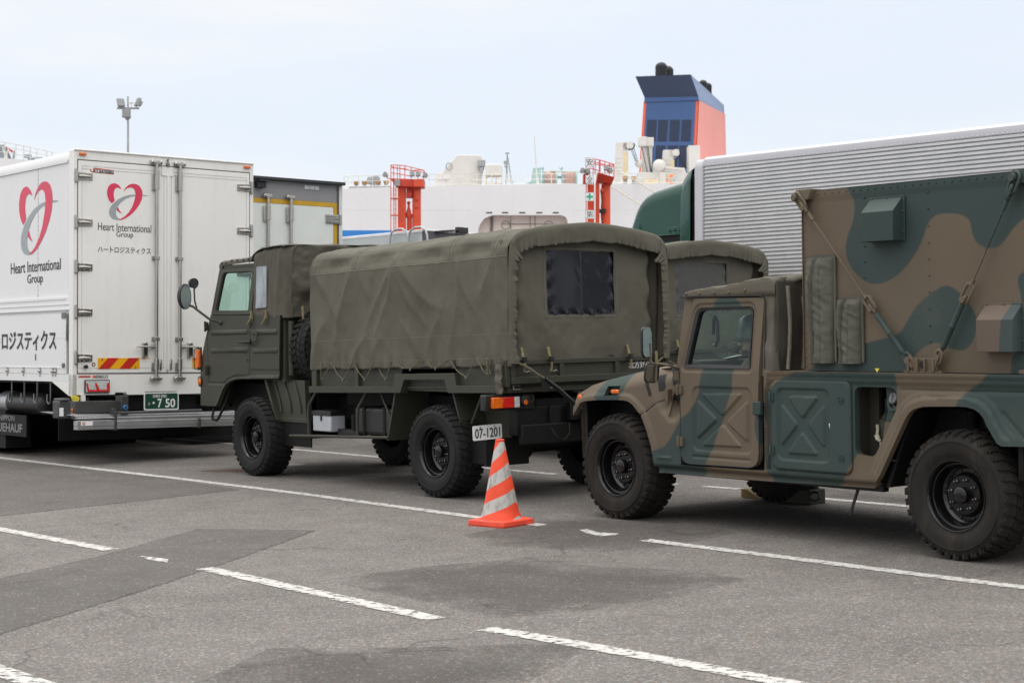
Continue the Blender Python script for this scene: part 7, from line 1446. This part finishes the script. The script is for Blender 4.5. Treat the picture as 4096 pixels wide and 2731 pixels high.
# funnel: raked block, front face towards us, long side running aft to the right
D0, D1 = 14., 24.
FBL = mat('funnel_blue', (.048, .105, .255), .45, var=.05, vs=.3); FRD = mat('funnel_red', (.80, .14, .075), .5, var=.06, vs=.4); FNV = mat('funnel_navy', (.018, .036, .085), .5, var=.08, vs=.3); FTOP = mat('funnel_crown_blue', (.16, .23, .40), .42, var=.05)
fl, fr, rr = p1(2574, 408, D0), p1(2794, 403, D0), p1(2898, 457, D1)
fbl, fbr, rbr = p1(2550, 780, D0), p1(2776, 780, D0), p1(2905, 780, D1); rl = fl+(rr-fr); rbl = fbl+(rbr-fbr)
mb = MB(); mb.hexa([fbl, fbr, rbr, rbl, fl, fr, rr, rl]); fun = mb.build('funnel', FRD, ship, smooth=False)
mb = MB(); sd_ = Vector((.05, -.03, 0)); mb.add([fbr+sd_, rbr+sd_, rr+sd_, fr+sd_], [(0, 1, 2, 3)]); mb.build('salmon_side', mat('funnel_salmon', (.77, .30, .26), .5, var=.05, vs=.3, stretch=(1, 1, .3)), fun, smooth=False, solid=.02)
e = Vector((0, -.06, 0)); lx = lambda a, b, t: a.lerp(b, t)
mb = MB(); mb.hexa([lx(fbl, fbr, .055)+e, lx(fbl, fbr, .945)+e, lx(fbl, fbr, .945), lx(fbl, fbr, .055), lx(fl, fr, .05)+e, lx(fl, fr, .95)+e, lx(fl, fr, .95), lx(fl, fr, .05)]); mb.build('blue_front', FBL, fun, smooth=False)
mb = MB(); e2 = Vector((0, -.09, 0))
def onf(x, y): v = p1(x, y, D0-.06); return v
for y0, y1, xs in ((480, 566, ((2589, 2627), (2634, 2672), (2681, 2720), (2728, 2766))), (583, 672, ((2578, 2612), (2624, 2662), (2672, 2712), (2718, 2756)))):
    for xa, xb in xs: s = 5 if y0 < 500 else 4; q = [onf(xa+0, y0), onf(xb, y0), onf(xb-s, y1), onf(xa-s, y1)]; q2 = [v+Vector((0, -.04, 0)) for v in q]; mb.hexa([q2[3], q2[2], q[2], q[3], q2[0], q2[1], q[1], q[0]])
mb.build('louvre_panel', mat('louvre_navy', (.017, .030, .072), .5, var=.3, vs=3, stretch=(1, 1, 14)), fun, bevel=.05)
tl_, tr_, trr = p1(2541, 306, D0-1.2), p1(2763, 298, D0-1.2), p1(2896, 421, D1+.5); tll = tl_+(trr-tr_); bl_, br_, brr = p1(2576, 409, D0-.15), p1(2795, 401, D0-.15), p1(2898, 457, D1+.2); bll = bl_+(brr-br_); ml, mr_ = p1(2578, 391, D0-.15), p1(2794, 387, D0-.15)
mb = MB(); mb.add([bl_, br_, mr_, ml], [(0, 1, 2, 3)]); mb.build('crown_band', FBL, fun, smooth=False)
mb = MB(); mb.add([ml, mr_, tr_, tl_, trr, tll], [(0, 1, 2, 3), (3, 2, 4, 5)]); mb.build('crown_front', FNV, fun, smooth=False)
mb = MB(); mb.add([br_, brr, trr, tr_, mr_], [(0, 1, 2, 3, 4)]); mb.add([bl_, bll, tll, tl_, ml], [(4, 3, 2, 1, 0)]); mb.add([brr, bll, tll, trr], [(0, 1, 2, 3)]); mb.build('crown_side', FTOP, fun, smooth=False)
mb = MB()
for x, y, dy, r, h in ((2645, 271, 15, .48, 54), (2672, 284, 16, .44, 44), (2812, 336, 20, .36, 40), (2832, 346, 21, .32, 40)):
    t = p1(x, y, dy); mb.cyl(t+Vector((0, 0, -h*K*1.4)), t, r, n=20); mb.ball(t, r*1.02, 10, (1, 1, .9))
mb.build('exhaust_pipe', mat('soot_black', (.010, .012, .018), .6), fun)
# ================================================================ ORANGE TOWERS on the quay
def tower(base_x, D, label, mir, big):
    T = thing('ramp_tower', label, 'tower', MG @ Matrix.Translation(at(base_x, 1425, D)*1.0+Vector((0, 0, -CAM_H))), 'orange ramp towers on the quay')
    k = D/6762.5; q = lambda x, y, dy=0.: Vector(((x-base_x)*k, dy, CAM_H-(y-1425)*k)); return T, q, k
T1_, q, k1 = tower(1625, 100., 'orange steel ramp tower with floodlights, left of the canvas roof', 0, 1)
mb = MB(); mb.box(q(1588, 0).x, q(1619, 0).x, .4, 1.0, 0, q(0, 742).z); mb.cyl((q(1611, 0).x, .6, 0), (q(1611, 0).x, .6, q(0, 742).z), .13, n=16); o_ = mb.build('column', ORANGE, T1_, bevel=.03)
mb = MB(); mb.cyl((q(1663, 0).x, .6, 0), (q(1663, 0).x, .6, q(0, 742).z), .26, n=24); mb.box(q(1655, 0).x, q(1672, 0).x, .25, .5, q(0, 830).z, q(0, 755).z); mb.cyl((q(1665, 0).x, .2, q(0, 762).z), (q(1665, 0).x, .2, q(0, 800).z), .10, n=12); mb.build('column', ORANGE, T1_, bevel=.02)
mb = MB(); mb.cyl((q(1634, 0).x, .6, 0), (q(1634, 0).x, .6, q(0, 862).z), .15, n=18); mb.cyl((q(1633, 0).x, .6, q(0, 868).z), (q(1633, 0).x, .6, q(0, 854).z), .19, n=18); mb.lathe([(.17, 0), (.15, .15), (.07, .45), (.07, .62), (.12, .72), (.05, .8)], (q(1631, 0).x, .6, q(0, 856).z), n=16); mb.cyl((q(1634, 0).x, .3, q(0, 777).z), (q(1634, 0).x, .9, q(0, 777).z), .18, n=16); mb.box(q(1622, 0).x, q(1646, 0).x, .5, .7, q(0, 790).z, q(0, 745).z); mb.build('hydraulic_ram', ORANGED, T1_, bevel=.01)
def head(T, pts, dy0, dy1):
    m = MB(); n = len(pts); m.prism([(p.x, p.z) for p in pts], XZ, dy0, dy1); m.build('head_beam', ORANGED, T, bevel=.03)
head(T1_, [q(1562, 718), q(1572, 732), q(1580, 745), q(1600, 746), q(1615, 748), q(1695, 750), q(1696, 720), q(1620, 716), q(1562, 714)], -.1, 1.1)
m = MB(); m.hexa([q(1655, 750, -.35), q(1694, 750, -.35), q(1696, 750, 0), q(1655, 750, 0), q(1655, 720, -.35), q(1690, 718, -.35), q(1696, 720, 0), q(1655, 720, 0)]); m.build('head_box', ORANGE, T1_, bevel=.02)
def frame(T, P, posts, r=.028):
    m = MB()
    for p in P: m.tube(p, r, 6)
    for a, b in posts: m.cyl(a, b, r, n=6)
    m.build('tower_railing', ORANGE, T)
z0 = 716
frame(T1_, [[q(1562, 661), q(1590, 661), q(1620, 664), q(1694, 682), q(1694, 682, 1.2)], [q(1562, 672), q(1620, 676), q(1640, 683), q(1694, 681)], [q(1562, 692), q(1600, 697), q(1640, 706)], [q(1562, 661), q(1564, 661, 1.2), q(1694, 683, 1.2)]], [(q(1562, 925), q(1562, 661)), (q(1573, 790), q(1573, 664)), (q(1588, 730), q(1588, 662)), (q(1598, 720), q(1598, 662)), (q(1618, 716), q(1618, 663)), (q(1644, 716), q(1644, 670)), (q(1670, 716), q(1670, 677)), (q(1694, 735), q(1694, 682)), (q(1574, 930), q(1574, 730)), (q(1582, 930), q(1582, 730))])
m = MB()
for y in (795, 862, 928): m.box(q(1562, 0).x, q(1596, 0).x, -.12, .2, q(0, y+2).z, q(0, y-2).z)
for k in range(40): m.box(q(1575, 0).x, q(1582, 0).x, .0, .02, .5+k*.28, .53+k*.28)
m.build('ladder', ORANGE, T1_)
def flood(T, c, w_, h_, yaw, name='floodlight'):
    m = MB(); Mz = Matrix.Rotation(R(yaw), 3, 'Z') @ Matrix.Rotation(R(-25), 3, 'X'); m.obox(c, w_, .12, h_, Mz); m.obox(c+Mz @ Vector((0, .1, 0)), w_*.6, .16, h_*.6, Mz)
    for k in range(4): m.obox(c+Mz @ Vector((0, -.065, h_*(k-1.5)*.22)), w_*.92, .02, .02, Mz)
    o = m.build(name, LAMPG, T, bevel=.01); return o
for x, y, yaw in ((1648, 698, 10), (1672, 698, 10), (1543, 700, 70), (1698, 703, -60)): flood(T1_, q(x, y, -.2), .28, .30, yaw)
m = MB(); m.box(q(1578, 0).x, q(1600, 0).x, -.2, -.1, q(0, 745).z, q(0, 718).z); m.build('control_box', LAMPG, T1_)
m = MB(); m.tube([q(1545, 712), q(1562, 716)], .03, 6); m.build('lamp_arm', ORANGE, T1_)
# right-hand tower with the safety signs
T2_, q, k2 = tower(2400, 95., 'orange steel ramp tower carrying a column of square safety signs', 1, 1)
m = MB(); m.box(q(2352, 0).x, q(2375, 0).x, .5, 1.0, 0, q(0, 735).z); m.box(q(2383, 0).x, q(2398, 0).x, .2, .5, 0, q(0, 725).z); m.build('column', ORANGE, T2_, bevel=.02)
m = MB(); m.cyl((q(2425, 0).x, .6, 0), (q(2425, 0).x, .6, q(0, 735).z), .26, n=24); m.cyl((q(2410, 0).x, .3, q(0, 758).z), (q(2410, 0).x, .9, q(0, 758).z), .11, n=14); m.build('column', ORANGE, T2_)
m = MB()
for a, b in ((765, 835), (845, 930)): m.tube([q(2403, a), q(2407, (a+b)/2), q(2405, b)], .04, 6)
m.box(q(2399, 0).x, q(2410, 0).x, .3, .5, q(0, 850).z, q(0, 835).z); m.box(q(2409, 0).x, q(2424, 0).x, .2, .35, q(0, 850).z, q(0, 834).z); m.build('hose', OLIVE_DK, T2_)
m = MB(); m.hexa([q(2386, 725, -.1), q(2446, 738, -.1), q(2446, 738, 1.1), q(2386, 725, 1.1), q(2389, 693, -.4), q(2456, 712, -.4), q(2456, 712, 1.2), q(2389, 693, 1.2)])
for k in range(5): a = q(2396+k*13, 694+k*3.7, -.42); b = q(2392+k*12, 722+k*3.0, -.12); m.hexa([b+Vector((-.02, -.05, 0)), b+Vector((.02, -.05, 0)), b+Vector((.02, .03, 0)), b+Vector((-.02, .03, 0)), a+Vector((-.02, -.05, 0)), a+Vector((.02, -.05, 0)), a+Vector((.02, .03, 0)), a+Vector((-.02, .03, 0))])
m.box(q(2333, 0).x, q(2352, 0).x, .0, 1.0, q(0, 731).z, q(0, 695).z); m.build('head_beam', ORANGED, T2_, bevel=.02)
frame(T2_, [[q(2372, 636), q(2400, 641), q(2455, 658), q(2455, 658, 1.2)], [q(2372, 655), q(2396, 661), q(2455, 661)], [q(2360, 673), q(2396, 684)], [q(2372, 636), q(2372, 636, 1.2), q(2455, 659, 1.2)]], [(q(2344, 925), q(2344, 640)), (q(2352, 740), q(2352, 672)), (q(2358, 740), q(2358, 672)), (q(2380, 700), q(2380, 640)), (q(2396, 690), q(2396, 641)), (q(2400, 690), q(2400, 642)), (q(2419, 695), q(2419, 648)), (q(2437, 700), q(2437, 653)), (q(2455, 708), q(2455, 658)), (q(2372, 700), q(2372, 636)), (q(2366, 920), q(2366, 730)), (q(2374, 920), q(2374, 730))])
for x, y, yaw in ((2332, 683, 60), (2423, 673, 0), (2350, 686, 30), (2438, 682, -50)): flood(T2_, q(x, y, -.1), .26, .28, yaw)
INKG = mat('green_cross_ink', (.02, .38, .25), .5)
for y, ch_ in ((654, '安'), (723, '全'), (792, '+'), (862, '第')):
    m = MB(); a, b = q(2339, y-17.5), q(2373, y+17.5); m.box(a.x, b.x, -.62, -.58, b.z, a.z); o = m.build('sign_panel', mat('sign_edge', (.10, .10, .11), .5) if y == 654 else bpy.data.materials['sign_edge'], T2_)
    m = MB(); m.box(a.x+.016, b.x-.016, -.632, -.618, b.z+.016, a.z-.016); m.build('sign_face', WHITEP, o)
    m = MB(); cx_, cz_ = (a.x+b.x)/2, (a.z+b.z)/2
    if ch_ == '+': m.box(cx_-.18, cx_+.18, -.638, -.634, cz_-.055, cz_+.055); m.box(cx_-.055, cx_+.055, -.6385, -.6345, cz_-.18, cz_+.18)
    else: text(m, ch_, .36, .37, XZ, -.634, cx_-.18, cz_-.185, thick=-.002)
    m.build('sign_symbol', INKG if ch_ == '+' else INK, o, smooth=False)
# ================================================================ FLOODLIGHT MAST
D = 70.; b = at(509, 1425, D); LP = thing('floodlight_mast', 'tall grey floodlight mast rising behind the white heart-logo truck', 'floodlight mast', MG @ Matrix.Translation((b.x, D, 0)))
q = lambda x, y, dy=0.: Vector(((x-509.5)*D/6762.5, dy, CAM_H-(y-1425)*D/6762.5))
m = MB(); m.tube([(0, 0, 0), q(510, 480), q(509, 386)], [.065, .045, .036], 12); m.build('pole', mat('galvanised', (.42, .43, .44), .5, metal=.3), LP)
m = MB(); m.box(q(466, 0).x, q(554, 0).x, -.05, .05, q(0, 437).z, q(0, 430).z); m.box(q(488, 0).x, q(519, 0).x, -.10, .10, q(0, 466).z, q(0, 438).z); m.box(q(487, 0).x, q(520, 0).x, -.14, .14, q(0, 470).z, q(0, 466).z); m.lathe([(.13, 0), (.06, -.12)], q(508, 470), n=12); m.build('crossarm', LAMPG, LP, bevel=.01)
flood(LP, q(482, 412, -.05), .30, .36, 35, 'floodlight'); flood(LP, q(550, 410, -.05), .26, .36, -55, 'floodlight')
m = MB(); m.cyl(q(523, 430), q(523, 414), .012, n=6); m.box(q(514, 0).x, q(532, 0).x, -.03, .03, q(0, 414).z, q(0, 411).z); m.lathe([(.03, 0), (.03, .04), (.0005, .05)], q(523, 415), n=10); m.build('wind_gauge', mat('pale_yellow', (.62, .48, .22), .5), LP)
# ================================================================ SHIP AT THE LEFT EDGE
SB = thing('ship', 'white ship with railing and grey deck gear at the left edge', 'ship', MG @ Matrix.Translation((0, 95, 0)))
q = lambda x, y, dy=0.: (lambda v: Vector((v.x, dy, v.z)))(at(x, y, 95+dy))
m = MB(); m.prism([(q(-700, 0).x, -4), (q(260, 0).x, -4), (q(260, 0).x, q(0, 652).z), (q(-60, 0).x, q(0, 628).z), (q(-700, 0).x, q(0, 610).z)], XZ, 0, 12); m.build('hull', SHIPW, SB)
m = MB(); P = [(-300, 545), (0, 568), (60, 577), (120, 590), (216, 611)]
for dz in (0, 18, 40): m.tube([q(x, y+dz) for x, y in P], .022, 6)
for x, y in ((-100, 560), (17, 570), (61, 577), (92, 585), (118, 590), (144, 597), (184, 605), (205, 609)): m.cyl(q(x, y), q(x, y+55), .026, n=6)
m.build('deck_railing', RAILW, SB)
m = MB(); m.hexa([q(-20, 640, .6), (q(45, 640, .6)), q(45, 640, 1.4), q(-20, 640, 1.4), q(-20, 578, .6), q(22, 580, .6), q(22, 580, 1.4), q(-20, 578, 1.4)]); m.cyl(q(92, 625, .8), q(122, 625, .8), .12, n=14); m.box(q(92, 0).x, q(150, 0).x, .8, 1.6, q(0, 645).z, q(0, 622).z); m.hexa([q(46, 640, .5), q(56, 640, .5), q(56, 640, 1), q(46, 640, 1), q(50, 606, .5), q(57, 600, .5), q(57, 600, 1), q(50, 606, 1)]); m.build('deck_gear', mat('blue_grey_gear', (.26, .30, .34), .5, var=.15, vs=2), SB, bevel=.02)
m = MB(); m.hexa([q(10, 585, .55), q(46, 612, .55), q(46, 612, .7), q(10, 585, .7), q(10, 579, .55), q(50, 604, .55), q(50, 604, .7), q(10, 579, .7)]); m.box(q(52, 0).x, q(56, 0).x, .4, .6, q(0, 640).z, q(0, 634).z); m.build('red_gear', mat('gear_red', (.62, .05, .06), .5), SB)
m = MB(); m.tube([q(20+10*math.cos(t), 598+13*math.sin(t), .3) for t in np.linspace(0, 6.28, 17)[:-1]], .05, 8, True); m.cyl(q(20, 610, .3), q(20, 640, .3), .10, n=10); m.build('lifebuoy', RAILW, SB)
bpy.context.view_layer.update()
